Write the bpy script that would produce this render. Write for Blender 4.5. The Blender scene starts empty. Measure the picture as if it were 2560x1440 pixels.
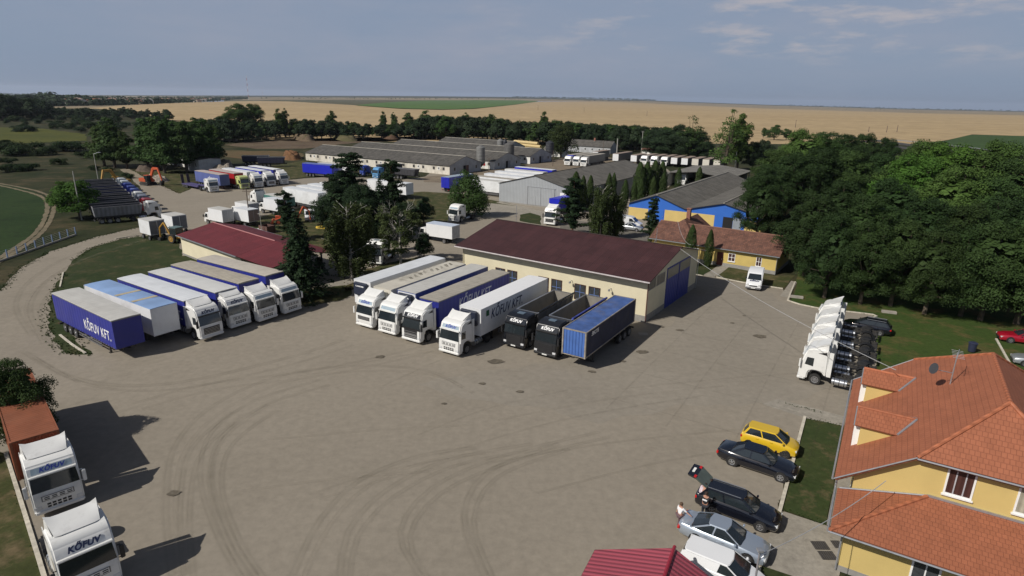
import bpy, bmesh, math, random
import numpy as np
from mathutils import Vector, Matrix, Quaternion
R=math.radians
SC=bpy.context.scene
COL=SC.collection
# ---------------------------------------------------------------- camera
F,YH,ROLL,H=1525.0,248.5,1.04,24.0
PITCH=math.atan((720-YH)/F)
cam=bpy.data.cameras.new('camera'); co=bpy.data.objects.new('camera',cam); COL.objects.link(co)
cam.sensor_width=36; cam.lens=36*F/2560; cam.clip_end=60000; cam.clip_start=.5
co.matrix_world=Matrix.Translation((0,0,H))@Matrix.Rotation(R(90)-PITCH,4,'X')@Matrix.Rotation(R(ROLL),4,'Z')
SC.camera=co
# ---------------------------------------------------------------- sun and sky
SAZ,SEL=238.0,41.5
SV=Vector((math.sin(R(SAZ))*math.cos(R(SEL)),math.cos(R(SAZ))*math.cos(R(SEL)),math.sin(R(SEL))))
sl=bpy.data.lights.new('sun','SUN'); sl.energy=4.2; sl.angle=R(.5); sl.color=(1,.95,.87)
so=bpy.data.objects.new('sun',sl); COL.objects.link(so); so.rotation_euler=SV.to_track_quat('Z','Y').to_euler()
W=bpy.data.worlds.new('World'); SC.world=W; W.use_nodes=True
nt=W.node_tree; N=nt.nodes; LK=nt.links
for n in list(N): N.remove(n)
out=N.new('ShaderNodeOutputWorld'); bg=N.new('ShaderNodeBackground'); LK.new(bg.outputs[0],out.inputs[0])
sky=N.new('ShaderNodeTexSky'); sky.sky_type='NISHITA'; sky.sun_disc=False; sky.sun_elevation=R(SEL); sky.sun_rotation=R(SAZ)
sky.air_density=1.0; sky.dust_density=2.0; sky.ozone_density=2.0; sky.altitude=200
bg.inputs[1].default_value=.062
tc=N.new('ShaderNodeTexCoord'); mp=N.new('ShaderNodeMapping'); mp.inputs['Scale'].default_value=(1,1,3.6)
LK.new(tc.outputs['Generated'],mp.inputs[0])
def wn(scale,det,rough,loc):
    m=N.new('ShaderNodeMapping'); m.inputs['Location'].default_value=loc; m.inputs['Scale'].default_value=(1,1,4.5); LK.new(tc.outputs['Generated'],m.inputs[0])
    n=N.new('ShaderNodeTexNoise'); n.inputs['Scale'].default_value=scale; n.inputs['Detail'].default_value=det; n.inputs['Roughness'].default_value=rough; LK.new(m.outputs[0],n.inputs[0]); return n
def ramp(nodes,links,src,stops):
    r=nodes.new('ShaderNodeValToRGB'); links.new(src,r.inputs[0]); e=r.color_ramp.elements
    while len(e)<len(stops): e.new(.5)
    for i,(p,c) in enumerate(stops): e[i].position=p; e[i].color=(c,c,c,1) if not isinstance(c,tuple) else (*c,1)
    return r
# even summer haze colour laid over the blue, then soft cloud
mx=N.new('ShaderNodeMixRGB'); mx.inputs[2].default_value=(3.95,5.05,7.05,1); LK.new(sky.outputs[0],mx.inputs[1])
n1=wn(1.7,6,.55,(2.3,.4,.2)); n2=wn(5.5,7,.6,(.3,1.2,.1))
r1=ramp(N,LK,n1.outputs[0],[(.38,0.),(.72,1.)]); r2=ramp(N,LK,n2.outputs[0],[(.30,0.15),(.75,1.)])
ml=N.new('ShaderNodeMath'); ml.operation='MULTIPLY'; LK.new(r1.outputs[0],ml.inputs[0]); LK.new(r2.outputs[0],ml.inputs[1])
ms=N.new('ShaderNodeMath'); ms.operation='MULTIPLY'; LK.new(ml.outputs[0],ms.inputs[0]); ms.inputs[1].default_value=.75
m2=N.new('ShaderNodeMixRGB'); LK.new(ms.outputs[0],m2.inputs[0]); LK.new(mx.outputs[0],m2.inputs[1]); m2.inputs[2].default_value=(5.9,5.9,7.0,1)
# bank of brighter cumulus low over the right of the view
sx=N.new('ShaderNodeSeparateXYZ'); LK.new(tc.outputs['Generated'],sx.inputs[0])
def mth(op,a,b):
    m=N.new('ShaderNodeMath'); m.operation=op
    for i,v in enumerate((a,b)):
        if hasattr(v,'is_linked'): LK.new(v,m.inputs[i])
        else: m.inputs[i].default_value=v
    return m.outputs[0]
def smooth(v,a,b):
    m=N.new('ShaderNodeMapRange'); m.interpolation_type='SMOOTHSTEP'; m.inputs[1].default_value=a; m.inputs[2].default_value=b; LK.new(v,m.inputs[0]); return m.outputs[0]
n3=wn(9,9,.62,(1.1,.2,.75)); c3=smooth(n3.outputs[0],.47,.70)
msk=mth('MULTIPLY',smooth(sx.outputs[0],-.25,.4),mth('MULTIPLY',smooth(sx.outputs[2],.04,.085),mth('SUBTRACT',1.0,smooth(sx.outputs[2],.12,.26))))
c3=mth('MULTIPLY',mth('MULTIPLY',c3,msk),.8)
m3=N.new('ShaderNodeMixRGB'); LK.new(c3,m3.inputs[0]); LK.new(m2.outputs[0],m3.inputs[1]); m3.inputs[2].default_value=(7.6,7.1,7.4,1)
LK.new(m3.outputs[0],bg.inputs[0])
hzf=mth('SUBTRACT',.86,mth('MULTIPLY',smooth(sx.outputs[2],.16,.5),.86)); LK.new(hzf,mx.inputs[0])
zf=mth('SUBTRACT',1.0,mth('MULTIPLY',smooth(sx.outputs[2],.2,.8),.35)); LK.new(mth('MULTIPLY',zf,.062),bg.inputs[1])
SC.view_settings.view_transform='Standard'; SC.view_settings.look='None'; SC.view_settings.gamma=1; SC.view_settings.exposure=0
SC.render.engine='CYCLES'
# ---------------------------------------------------------------- helpers
def ray(x,y):
    c,s=math.cos(R(ROLL)),math.sin(R(ROLL)); u=x-1280; v=y-720; u2=c*u+s*v; v2=-s*u+c*v
    return (u2,F*math.cos(PITCH)-v2*math.sin(PITCH),-F*math.sin(PITCH)-v2*math.cos(PITCH))
def G(x,y,z=0.):
    "ground (or height z) point of the survey direction x,y"
    d=ray(x,y); t=(z-H)/d[2]; return (d[0]*t,d[1]*t)
def hz(x): return YH+(x-1280)*.01815
def D2(a): return Vector((math.sin(R(a)),math.cos(R(a))))
def off(p,a,d): v=D2(a); return (p[0]+v.x*d,p[1]+v.y*d)
_m={}
def mat(name,c,rough=.6,metal=0.,var=.12,scale=3.,bump=0.,spec=.5,coat=0.,rand=0.,stripe=None,dirt=0.,trans=0.):
    if name in _m: return _m[name]
    m=bpy.data.materials.new(name); m.use_nodes=True; t=m.node_tree; n=t.nodes; l=t.links; b=n['Principled BSDF']
    b.inputs['Roughness'].default_value=rough; b.inputs['Metallic'].default_value=metal; b.inputs['Specular IOR Level'].default_value=spec
    if coat: b.inputs['Coat Weight'].default_value=coat
    co=n.new('ShaderNodeTexCoord'); no=n.new('ShaderNodeTexNoise'); no.inputs['Scale'].default_value=scale; no.inputs['Detail'].default_value=5; l.new(co.outputs['Object'],no.inputs[0])
    hi=tuple(min(1,x*(1+var)) for x in c); lo=tuple(x*(1-var) for x in c)
    r=ramp(n,l,no.outputs[0],[(.3,lo),(.7,hi)]); cur=r.outputs[0]
    if dirt:
        n2=n.new('ShaderNodeTexNoise'); n2.inputs['Scale'].default_value=scale*.35; n2.inputs['Detail'].default_value=7; n2.inputs['Roughness'].default_value=.7; l.new(co.outputs['Object'],n2.inputs[0])
        r2=ramp(n,l,n2.outputs[0],[(.5,0.),(.72,dirt)]); mm=n.new('ShaderNodeMixRGB'); l.new(r2.outputs[0],mm.inputs[0]); l.new(cur,mm.inputs[1]); mm.inputs[2].default_value=(.16,.14,.11,1); cur=mm.outputs[0]
    if rand:
        oi=n.new('ShaderNodeObjectInfo'); hs=n.new('ShaderNodeHueSaturation'); mr=n.new('ShaderNodeMapRange'); mr.inputs[3].default_value=1-rand; mr.inputs[4].default_value=1+rand
        l.new(oi.outputs['Random'],mr.inputs[0]); l.new(mr.outputs[0],hs.inputs['Value']); l.new(cur,hs.inputs['Color']); cur=hs.outputs[0]
        mh=n.new('ShaderNodeMapRange'); mh.inputs[3].default_value=.5-rand*.07; mh.inputs[4].default_value=.5+rand*.05
        m7=n.new('ShaderNodeMath'); m7.operation='FRACT'; m8=n.new('ShaderNodeMath'); m8.operation='MULTIPLY'; m8.inputs[1].default_value=7.3; l.new(oi.outputs['Random'],m8.inputs[0]); l.new(m8.outputs[0],m7.inputs[0]); l.new(m7.outputs[0],mh.inputs[0]); l.new(mh.outputs[0],hs.inputs['Hue'])
    hgt=None
    if stripe:  # (axis, period m, darkening, bump)
        ax,per,dk,bp=stripe; w=n.new('ShaderNodeTexWave'); w.wave_type='BANDS'; w.bands_direction=ax; w.inputs['Scale'].default_value=math.pi*2/per/20; w.inputs['Distortion'].default_value=0
        l.new(co.outputs['Object'],w.inputs[0]); mm=n.new('ShaderNodeMixRGB'); mm.blend_type='MULTIPLY'; mr=n.new('ShaderNodeMapRange'); mr.inputs[3].default_value=1-dk; l.new(w.outputs['Fac'],mr.inputs[0])
        mm.inputs[0].default_value=1; l.new(cur,mm.inputs[1]); l.new(mr.outputs[0],mm.inputs[2]); cur=mm.outputs[0]; hgt=w.outputs['Fac']; bstr=bp
    l.new(cur,b.inputs['Base Color'])
    if bump or hgt:
        bu=n.new('ShaderNodeBump'); bu.inputs['Strength'].default_value=bstr if hgt else bump; bu.inputs['Distance'].default_value=.05; l.new(hgt if hgt else no.outputs[0],bu.inputs['Height']); l.new(bu.outputs[0],b.inputs['Normal'])
    if trans:
        tb=n.new('ShaderNodeBsdfTranslucent'); ms=n.new('ShaderNodeMixShader'); ms.inputs[0].default_value=trans; l.new(cur,tb.inputs[0]); l.new(b.outputs[0],ms.inputs[1]); l.new(tb.outputs[0],ms.inputs[2]); l.new(ms.outputs[0],n['Material Output'].inputs[0])
    _m[name]=m; return m
def tilemat(name,c1,c2,w=.3,h=.35,mort=(.1,.04,.03),axes='xz',rough=.75,big=.25):
    if name in _m: return _m[name]
    m=bpy.data.materials.new(name); m.use_nodes=True; t=m.node_tree; n=t.nodes; l=t.links; b=n['Principled BSDF']; b.inputs['Roughness'].default_value=rough; b.inputs['Specular IOR Level'].default_value=.3
    uv=n.new('ShaderNodeUVMap'); br=n.new('ShaderNodeTexBrick'); l.new(uv.outputs[0],br.inputs[0]); br.inputs['Scale'].default_value=1; br.inputs['Brick Width'].default_value=w; br.inputs['Row Height'].default_value=h
    br.inputs['Mortar Size'].default_value=.022; br.inputs['Mortar Smooth'].default_value=.6; br.inputs['Color1'].default_value=(*c1,1); br.inputs['Color2'].default_value=(*c2,1); br.inputs['Mortar'].default_value=(*mort,1); br.inputs['Bias'].default_value=-.1
    no=n.new('ShaderNodeTexNoise'); no.inputs['Scale'].default_value=.9; no.inputs['Detail'].default_value=8; no.inputs['Roughness'].default_value=.65; l.new(uv.outputs[0],no.inputs[0]); rr=ramp(n,l,no.outputs[0],[(.3,1-big),(.7,1+big*.6)])
    mm=n.new('ShaderNodeMixRGB'); mm.blend_type='MULTIPLY'; mm.inputs[0].default_value=1; l.new(br.outputs[0],mm.inputs[1]); l.new(rr.outputs[0],mm.inputs[2]); l.new(mm.outputs[0],b.inputs['Base Color'])
    bu=n.new('ShaderNodeBump'); bu.inputs['Strength'].default_value=.5; bu.inputs['Distance'].default_value=.03; bu.invert=True; l.new(br.outputs['Fac'],bu.inputs['Height']); l.new(bu.outputs[0],b.inputs['Normal'])
    _m[name]=m; return m
class MB:
    def __init__(s): s.v=[]; s.f=[]; s.m=[]; s.uv={}
    def face(s,pts,mi=0,uv=None):
        b=len(s.v); s.v+=[tuple(p) for p in pts]; s.f.append(tuple(range(b,b+len(pts)))); s.m.append(mi)
        if uv: s.uv[len(s.f)-1]=uv
    def add(s,vs,fs,mi=0):
        b=len(s.v); s.v+=[tuple(p) for p in vs]
        for f in fs: s.f.append(tuple(b+i for i in f)); s.m.append(mi)
    def box(s,x0,x1,y0,y1,z0,z1,mi=0):
        s.add([(x0,y0,z0),(x1,y0,z0),(x1,y1,z0),(x0,y1,z0),(x0,y0,z1),(x1,y0,z1),(x1,y1,z1),(x0,y1,z1)],[(0,3,2,1),(4,5,6,7),(0,1,5,4),(1,2,6,5),(2,3,7,6),(3,0,4,7)],mi)
    def prism(s,prof,x0,x1,mi=0,tap=None):
        "profile of (y,z) extruded along x, counter-clockwise seen from +x"
        n=len(prof); a=[(x0,y,z) for y,z in prof]; b=[(x1,y,z) for y,z in (tap or prof)]
        s.add(a+b,[tuple(range(n))[::-1],tuple(range(n,2*n))]+[(i,(i+1)%n,n+(i+1)%n,n+i) for i in range(n)],mi)
    def loft(s,rings,mi=0,caps=True):
        n=len(rings[0]); vs=[p for r in rings for p in r]; fs=[]
        for k in range(len(rings)-1):
            for i in range(n): fs.append((k*n+i,k*n+(i+1)%n,(k+1)*n+(i+1)%n,(k+1)*n+i))
        if caps: fs+=[tuple(range(n))[::-1],tuple(range((len(rings)-1)*n,len(rings)*n))]
        s.add(vs,fs,mi)
    def tube(s,p0,p1,r0,r1=None,n=8,mi=0,caps=True):
        p0=Vector(p0); p1=Vector(p1); r1=r0 if r1 is None else r1; d=(p1-p0).normalized(); a=d.orthogonal().normalized(); b=d.cross(a)
        s.loft([[p+ (a*math.cos(t*2*math.pi/n)+b*math.sin(t*2*math.pi/n))*r for t in range(n)] for p,r in ((p0,r0),(p1,r1))],mi,caps)
    def build(s,name,mats,parent=None,smooth=False,bevel=0.,seg=2,loc=None):
        me=bpy.data.meshes.new(name); me.from_pydata(s.v,[],s.f)
        for m in (mats if isinstance(mats,(list,tuple)) else [mats]): me.materials.append(m)
        me.polygons.foreach_set('material_index',s.m)
        if s.uv:
            ul=me.uv_layers.new(name='UVMap')
            for i,u in s.uv.items():
                for k,li in enumerate(me.polygons[i].loop_indices): ul.data[li].uv=u[k]
        me.update()
        bm=bmesh.new(); bm.from_mesh(me); bmesh.ops.remove_doubles(bm,verts=bm.verts,dist=1e-4)
        try: bmesh.ops.recalc_face_normals(bm,faces=bm.faces)
        except Exception: pass
        if bevel:
            ed=[e for e in bm.edges if len(e.link_faces)==2 and e.calc_face_angle(0)>R(25)]
            bmesh.ops.bevel(bm,geom=ed,offset=bevel,segments=seg,affect='EDGES',clamp_overlap=True)
        bm.to_mesh(me); bm.free()
        if smooth:
            me.polygons.foreach_set('use_smooth',[True]*len(me.polygons)); 
            try: me.set_sharp_from_angle(angle=R(35))
            except Exception: pass
        o=bpy.data.objects.new(name,me); COL.objects.link(o)
        if parent: o.parent=parent
        if loc: o.location=loc
        return o
LABELS=set()
def tag(o,label,cat,group=None):
    o['label']=label; o['category']=cat
    if group: o['group']=group
    elif 'group' in o: del o['group']
    if label in LABELS and not group: print('DUPLABEL',label)
    if len(label.split())>16: print('LONG',len(label.split()),label)
    LABELS.add(label); return o
def thing(name,label,cat,xy=(0,0),head=0.,group=None,z=0.):
    o=bpy.data.objects.new(name,None); COL.objects.link(o); o.empty_display_size=.3
    o.location=(xy[0],xy[1],z); o.rotation_euler=(0,0,-R(head)); return tag(o,label,cat,group)
def struct(name,o=None,kind='structure'):
    o['kind']=kind; return o
def clone(src,xy,head,label,group=None,z=0.,s=None,cat=None):
    def cp(o,p):
        c=o.copy(); COL.objects.link(c); c.parent=p
        for k in o.children: cp(k,c)
        return c
    r=cp(src,None); r.location=(xy[0],xy[1],z); r.rotation_euler=(0,0,-R(head))
    if s: r.scale=(s,s,s) if not isinstance(s,tuple) else s
    return tag(r,label,cat or src['category'],group)
def move(o,xy,head,label,group=None,z=0.):
    o.location=(xy[0],xy[1],z); o.rotation_euler=(0,0,-R(head)); return tag(o,label,o['category'],group)
_t={}
def text(body,size,m,parent,loc,rot,shear=0.,fat=.012,sx=1.,name='lettering'):
    k=(body,size,shear,fat,m.name,sx)
    if k not in _t:
        cu=bpy.data.curves.new('txt','FONT'); cu.body=body; cu.size=size; cu.align_x='CENTER'; cu.align_y='CENTER'; cu.shear=shear; cu.offset=fat; cu.extrude=.004; cu.resolution_u=3; cu.space_character=1.08
        o=bpy.data.objects.new('txt',cu); COL.objects.link(o); bpy.context.view_layer.update()
        me=bpy.data.meshes.new_from_object(o.evaluated_get(bpy.context.evaluated_depsgraph_get())); bpy.data.objects.remove(o); bpy.data.curves.remove(cu)
        for v in me.vertices: v.co.x*=sx
        me.materials.clear(); me.materials.append(m); _t[k]=me
    o=bpy.data.objects.new(name,_t[k]); COL.objects.link(o); o.parent=parent; o.location=loc; o.rotation_euler=rot; return o
def joinpts(*a): return list(a)
# ---------------------------------------------------------------- shared materials
WHITE=mat('white_paint',(.74,.74,.72),.32,0,.04,1.3,coat=.3,dirt=.42)
BLACK=mat('black_plastic',(.018,.018,.02),.5,0,.2)
DARKM=mat('chassis_metal',(.035,.034,.034),.6,.2,.3,dirt=.5)
RUB=mat('rubber',(.022,.021,.02),.85,0,.2)
RIM=mat('rim_steel',(.33,.33,.34),.4,.7,.15)
GLASS=mat('dark_glass',(.018,.024,.028),.06,0,.1,spec=.9)
SILV=mat('silver_metal',(.55,.57,.6),.3,.85,.1)
CHAS=mat('grey_steel',(.2,.2,.21),.5,.5,.2)
LAMP=mat('lamp_lens',(.62,.63,.64),.15,0,.1,coat=.5)
RED=mat('red_lens',(.5,.012,.012),.25,0,.1,coat=.5)
PLATE=mat('number_plate',(.75,.75,.72),.5)
CONC=mat('concrete',(.30,.275,.235),.9,0,.14,1.2,dirt=.25,bump=.2)
BLUET=mat('blue_letters',(.03,.05,.32),.5); NAVY=mat('navy_letters',(.02,.03,.09),.5); WHT=mat('white_letters',(.8,.8,.8),.5); GREYL=mat('grey_letters',(.5,.52,.6),.5)
# ================================================================ vehicles (front at local y=0, body towards -y, x right)
def wheel(parent,x,y,r=.5,w=.3,rim=RIM,deep=.03,name='wheel',det=True):
    s=1 if x>0 else -1; b=MB(); n=20
    def ring(rr,xx): return [(xx,y+rr*math.cos(t*2*math.pi/n),r+rr*math.sin(t*2*math.pi/n)) for t in range(n)]
    xi=x-s*w; b.loft([ring(r*.55,xi),ring(r*.93,xi),ring(r,xi+s*.05),ring(r,x-s*.05),ring(r*.93,x),ring(r*.58,x-s*.01)])
    o=b.build(name,RUB,parent,smooth=True)
    if det:
        b=MB(); b.loft([ring(r*.63,x-s*.03),ring(r*.62,x+s*.012),ring(r*.54,x+s*.002),ring(r*.24,x-s*.004),ring(r*.2,x+s*.02),ring(r*.08,x+s*.022)])
        ns=5 if r<.4 else 8
        for k in range(ns):
            a=k*2*math.pi/ns; w_=.32 if ns==5 else .16; q=[(r*.27,-w_*.8),(r*.5,-w_),(r*.5,w_),(r*.27,w_*.8)]; b.face([(x+s*(.0085 if rr<r*.4 else .0125),y+rr*math.cos(a+d),r+rr*math.sin(a+d)) for rr,d in q],1)
        b.build('rim',[rim,BLACK],o)
    return o
def quadpanel(b,p,mi=0): b.face(p,mi)
_tr={}
def tractor(color=WHITE,style='volvo',sign=None,accent=None,spoil=True,roof=3.5,bare=True,det=True):
    key=(color.name,style,sign,accent.name if accent else '',spoil,roof,bare)
    if key in _tr: return None,key
    return True,key
def make_tractor(label,xy,head,color=WHITE,style='volvo',sign=None,accent=None,spoil=True,roof=3.5,group=None,signcol=None,grille=None):
    key=(color.name,style,sign,accent.name if accent else '',spoil,roof,grille)
    if key in _tr: return clone(_tr[key],xy,head,label,group)
    t=thing('truck_tractor',label,'truck',xy,head,group); _tr[key]=t
    zr=roof; W2=1.24; ac=accent or color
    prof=[(-.06,.42),(0,.75),(0,1.25),(-.05,1.62),(-.28,2.62),(-.5,min(3.2,zr-.25)),(-.95,zr-.04),(-2.2,zr),(-2.28,1.0),(-2.1,.95),(-1.98,1.2),(-1.7,1.33),(-1.4,1.36),(-1.1,1.33),(-.85,1.2),(-.76,.9),(-.74,.42)]
    b=MB(); b.prism(prof,-W2,W2); b.build('cab',color,t,smooth=True,bevel=.09,seg=3)
    # windscreen, slightly wrapped round the corners
    def wy(z): return -.05-(z-1.62)/1.0*.23
    b=MB(); z0,z1=1.68,2.56
    b.loft([[( -1.16,wy(z0)+.012,z0),(-1.1,wy(z1)+.012,z1),(-1.1,wy(z1)-.05,z1),(-1.16,wy(z0)-.05,z0)],[(1.16,wy(z0)+.012,z0),(1.1,wy(z1)+.012,z1),(1.1,wy(z1)-.05,z1),(1.16,wy(z0)-.05,z0)]]); b.build('windscreen',GLASS,t)
    b=MB(); b.box(-1.17,1.17,wy(2.6)-.02,wy(2.6)+.16,2.6,2.72); b.build('sun_visor',ac if accent else BLACK if style=='daf' else color,t,bevel=.03)
    for s in (-1,1):
        b=MB(); X=s*(W2+.004); p=[(X,-.42,1.8),(X,-.55,2.5),(X,-1.12,2.5),(X,-1.12,1.72)]; b.loft([[(q[0]-s*.03,q[1],q[2]) for q in p],p]); b.build('side_window',GLASS,t)
        b=MB(); x=s*1.42; b.box(x-.1,x+.1,-.12,.02,1.55,2.3); b.box(min(s*1.2,x),max(s*1.2,x),-.1,-.04,2.32,2.38); b.box(min(s*1.2,x),max(s*1.2,x),-.1,-.04,1.6,1.66); m_=b.build('mirror',color if style=='volvo' else BLACK,t,bevel=.03)
    # grille and bumper
    b=MB(); dark=(style in('daf','scania','new')) or grille
    if dark:
        z0,z1=(.72,1.4) if style=='daf' else (1.02,1.42) if grille else (.62,1.5); b.box(-.85,.85,-.02,.018,z0,z1)
        for i in range(4): zz=z0+.09+i*(z1-z0-.1)/4; b.box(-.8,.8,.014,.03,zz,zz+.03,1)
        b.build('grille',[BLACK,SILV if style!='scania' else BLACK],t)
    else:
        b.box(-.8,.8,0,.014,1.08,1.42,2); b.box(-.74,.74,.012,.022,1.12,1.38,0)
        for i in range(4): b.box(-.7+i*.37,-.45+i*.37,.02,.03,1.16,1.22,1); b.box(-.7+i*.37,-.45+i*.37,.02,.03,1.27,1.33,1)
        for k in (0,1):
            for i in range(5): b.box(-.6+i*.25,-.42+i*.25,.0,.015,.62+k*.17,.73+k*.17,1)
        b.build('grille',[color,BLACK,CHAS],t)
    b=MB(); b.box(-1.23,1.23,-.6,.06,.3,.56); b.build('bumper',color if style!='daf' else color,t,smooth=True,bevel=.07,seg=3)
    b=MB(); b.box(-.26,.26,.055,.075,.38,.5); b.build('number_plate',PLATE,t)
    if accent:
        b=MB(); b.box(-1.18,1.18,-.1,-.018,1.5,1.68); b.box(-1.2,1.2,-.45,-.255,2.57,2.6); b.build('windscreen_surround',accent,t)
        b=MB()
        for zz in (.72,.95): b.box(-.82,.82,.03,.05,zz,zz+.11)
        b.build('grille_bar',SILV,t)
    for s in (-1,1):
        b=MB(); b.box(s*1.0-.18,s*1.0+.18,-.12,.022,.6,.86); b.build('headlight',LAMP if color!=BLACK else LAMP,t,bevel=.03)
    # roof sign panel
    if sign:
        zz=2.92; yy=-.36; tilt=R(69) if roof>3.3 else R(69)
        if style in('volvo',):
            b=MB(); b.loft([[(-1.0,-.315,2.76),(-.96,-.45,3.08),(-.96,-.52,3.08),(-1.0,-.38,2.76)],[(1.0,-.315,2.76),(.96,-.45,3.08),(.96,-.52,3.08),(1.0,-.38,2.76)]]); p=b.build('roof_sign',mat('sign_glass',(.32,.4,.46),.25,0,.1),t)
            if sign!='-': text(sign,.36,BLUET,p,(0,-.365,2.92),(R(67),0,R(180)),.25,.014)
        else:
            if accent:
                b=MB(); b.loft([[(-1.1,-.29,2.73),(-1.04,-.47,3.12),(-1.04,-.54,3.12),(-1.1,-.36,2.73)],[(1.1,-.29,2.73),(1.04,-.47,3.12),(1.04,-.54,3.12),(1.1,-.36,2.73)]]); p=b.build('roof_sign',accent,t)
            else: p=t
            if sign!='-': text(sign,.40,signcol or NAVY,p,(0,-.37,2.93),(R(66),0,R(180)),.25,.018)
    if spoil:
        b=MB(); n=9; top=[];bot=[]
        for i in range(n):
            u=i/(n-1); y=-.98-u*1.15; z=zr-.02+.48*u**.8
            row=[]
            for j in range(9):
                q=j/8*2-1; zz=z+ (abs(q)**6)*(.12*u) ; row.append((q*(.95+.17*u),y-(.06 if abs(q)>.9 else 0),zz))
            top.append(row)
        vs=[p for r in top for p in r]; fs=[(i*9+j,i*9+j+1,(i+1)*9+j+1,(i+1)*9+j) for i in range(n-1) for j in range(8)]
        vs2=[(x,y-.02,z-.05) for x,y,z in vs]; o=len(vs); b.add(vs+vs2,fs+[tuple(o+k for k in f)[::-1] for f in fs]+[(i*9+j0,(i+1)*9+j0,o+(i+1)*9+j0,o+i*9+j0) for i in range(n-1) for j0 in (0,8)]+[((n-1)*9+j,(n-1)*9+j+1,o+(n-1)*9+j+1,o+(n-1)*9+j) for j in range(8)])
        for s in (-1,1):
            for u in (.25,): b.loft([[(s*1.0,-1.1,zr-.03),(s*1.09,-2.1,zr+.46),(s*1.12,-2.14,zr-.03)],[(s*1.03,-1.1,zr-.03),(s*1.12,-2.1,zr+.46),(s*1.15,-2.14,zr-.03)]],0)
        b.build('roof_deflector',color,t,smooth=True)
    if style=='scania' or style=='new':
        b=MB(); b.box(-.38,.38,-1.75,-1.2,zr-.02,zr+.03); b.build('roof_hatch',mat('hatch_glass',(.1,.14,.18),.15),t)
    if spoil or roof>3.3:
        for s in (-1,1):
            b=MB(); X=s*(W2+.003); b.loft([[(X-s*.02,-1.35,zr-.42),(X-s*.02,-2.05,zr-.2),(X-s*.02,-2.1,zr-.5)],[(X,-1.35,zr-.42),(X,-2.05,zr-.2),(X,-2.1,zr-.5)]]); b.build('deflector_vent',BLACK,t)
    # side fairing behind the cab
    for s in (-1,1):
        b=MB(); x0=s*1.22; b.box(min(x0,x0-s*.04),max(x0,x0-s*.04),-2.6,-2.26,1.0,zr-.15); b.build('side_fairing',color,t)
    # chassis
    b=MB()
    for s in (-1,1): b.box(s*.42-.05,s*.42+.05,-6.0,-1.0,.72,.98)
    for y in (-2.6,-3.4,-4.2,-5.9): b.box(-.42,.42,y-.06,y+.06,.74,.94)
    b.box(-.6,.6,-5.35,-4.5,1.0,1.1); b.box(-1.1,1.1,-6.05,-5.9,.6,.78); b.tube((-1.0,-1.4,.5),(1.0,-1.4,.5),.08); b.tube((-1,-5.05,.5),(1,-5.05,.5),.14)
    b.build('chassis',DARKM,t)
    b=MB(); b.loft([[( -.5+.0,-4.5,1.12),(.5,-4.5,1.12),(.5,-4.5,1.2),(-.5,-4.5,1.2)],[(-.5,-5.2,1.12),(.5,-5.2,1.12),(.5,-5.2,1.2),(-.5,-5.2,1.2)]]); b.tube((0,-4.85,1.1),(0,-4.85,1.24),.45,n=16); b.build('fifth_wheel',DARKM,t)
    for s in (-1,1):
        b=MB(); X=s*.95; b.tube((X,-3.95,.66),(X,-2.75,.66),.31,n=14)
        b.build('fuel_tank',SILV,t,smooth=True)
        b=MB()
        for y in (-2.95,-3.35,-3.75): b.tube((X,y-.03,.66),(X,y+.03,.66),.325,n=14)
        b.build('tank_strap',DARKM,t)
        wheel(t,s*1.2,-1.42,.5,.3); wheel(t,s*1.22,-5.05,.5,.6,rim=DARKM,deep=.1)
        b=MB(); n=9; ar=[(-5.05+.62*math.cos(a),.52+.62*math.sin(a)) for a in [math.pi*(.08+.84*i/(n-1)) for i in range(n)]]
        x0,x1=sorted((s*.62,s*1.24)); vs=[]; 
        for y,z in ar: vs+=[(x0,y,z),(x1,y,z),(x1,y,z+.03),(x0,y,z+.03)]
        b.add(vs,[(4*i+k,4*i+(k+1)%4,4*i+4+(k+1)%4,4*i+4+k) for i in range(n-1) for k in range(4)]+[(0,3,2,1),(4*n-4,4*n-3,4*n-2,4*n-1)]); b.build('mudguard',BLACK,t)
    return t
def stripes(b,L,z,w,n,mi): 
    for i in range(n):
        y=-L+L*(i+.5)/n
        for s in (-1,1): b.box(*sorted((s*(w+.001),s*(w+.016))),y-.03,y+.03,z-.12,z+.1,mi)
_tl={}
def undercarriage(t,L,axles,side=True,zc=1.15,legs=True,wheels=True,guard=True):
    b=MB()
    for s in (-1,1): b.box(s*.5-.06,s*.5+.06,-L+.1,-.3,zc-.32,zc-.004)
    for i in range(8): y=-.6-(L-1)*i/7; b.box(-.5,.5,y-.05,y+.05,zc-.25,zc-.1)
    b.box(-1.15,1.15,-L,-L+.15,.5,.68); b.box(-.12,.12,-1.7,-1.5,.95,1.12)
    for y in axles: b.tube((-1.0,y,.5),(1.0,y,.5),.09)
    b.build('chassis',DARKM,t)
    if legs:
        for s in (-1,1): b=MB(); b.box(s*.8-.07,s*.8+.07,-2.75,-2.6,.06,zc-.01); b.box(s*.8-.15,s*.8+.15,-2.8,-2.5,0,.06); b.build('landing_leg',DARKM,t)
    if guard:
        for s in (-1,1): 
            b=MB(); x=s*1.2; y0,y1=-3.3,max(axles)+.9
            if y1<y0-.5:
                for z in (.55,.8): b.box(x-.02,x+.02,y1,y0,z,z+.12)
                for y in (y0-.1,(y0+y1)/2,y1+.1): b.box(x-.03,x-.02*s,y-.03,y+.03,.5,zc-.02)
                b.build('side_guard',CHAS,t)
    if wheels:
        for y in axles:
            for s in (-1,1): wheel(t,s*1.22,y,.5,.38)
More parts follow.
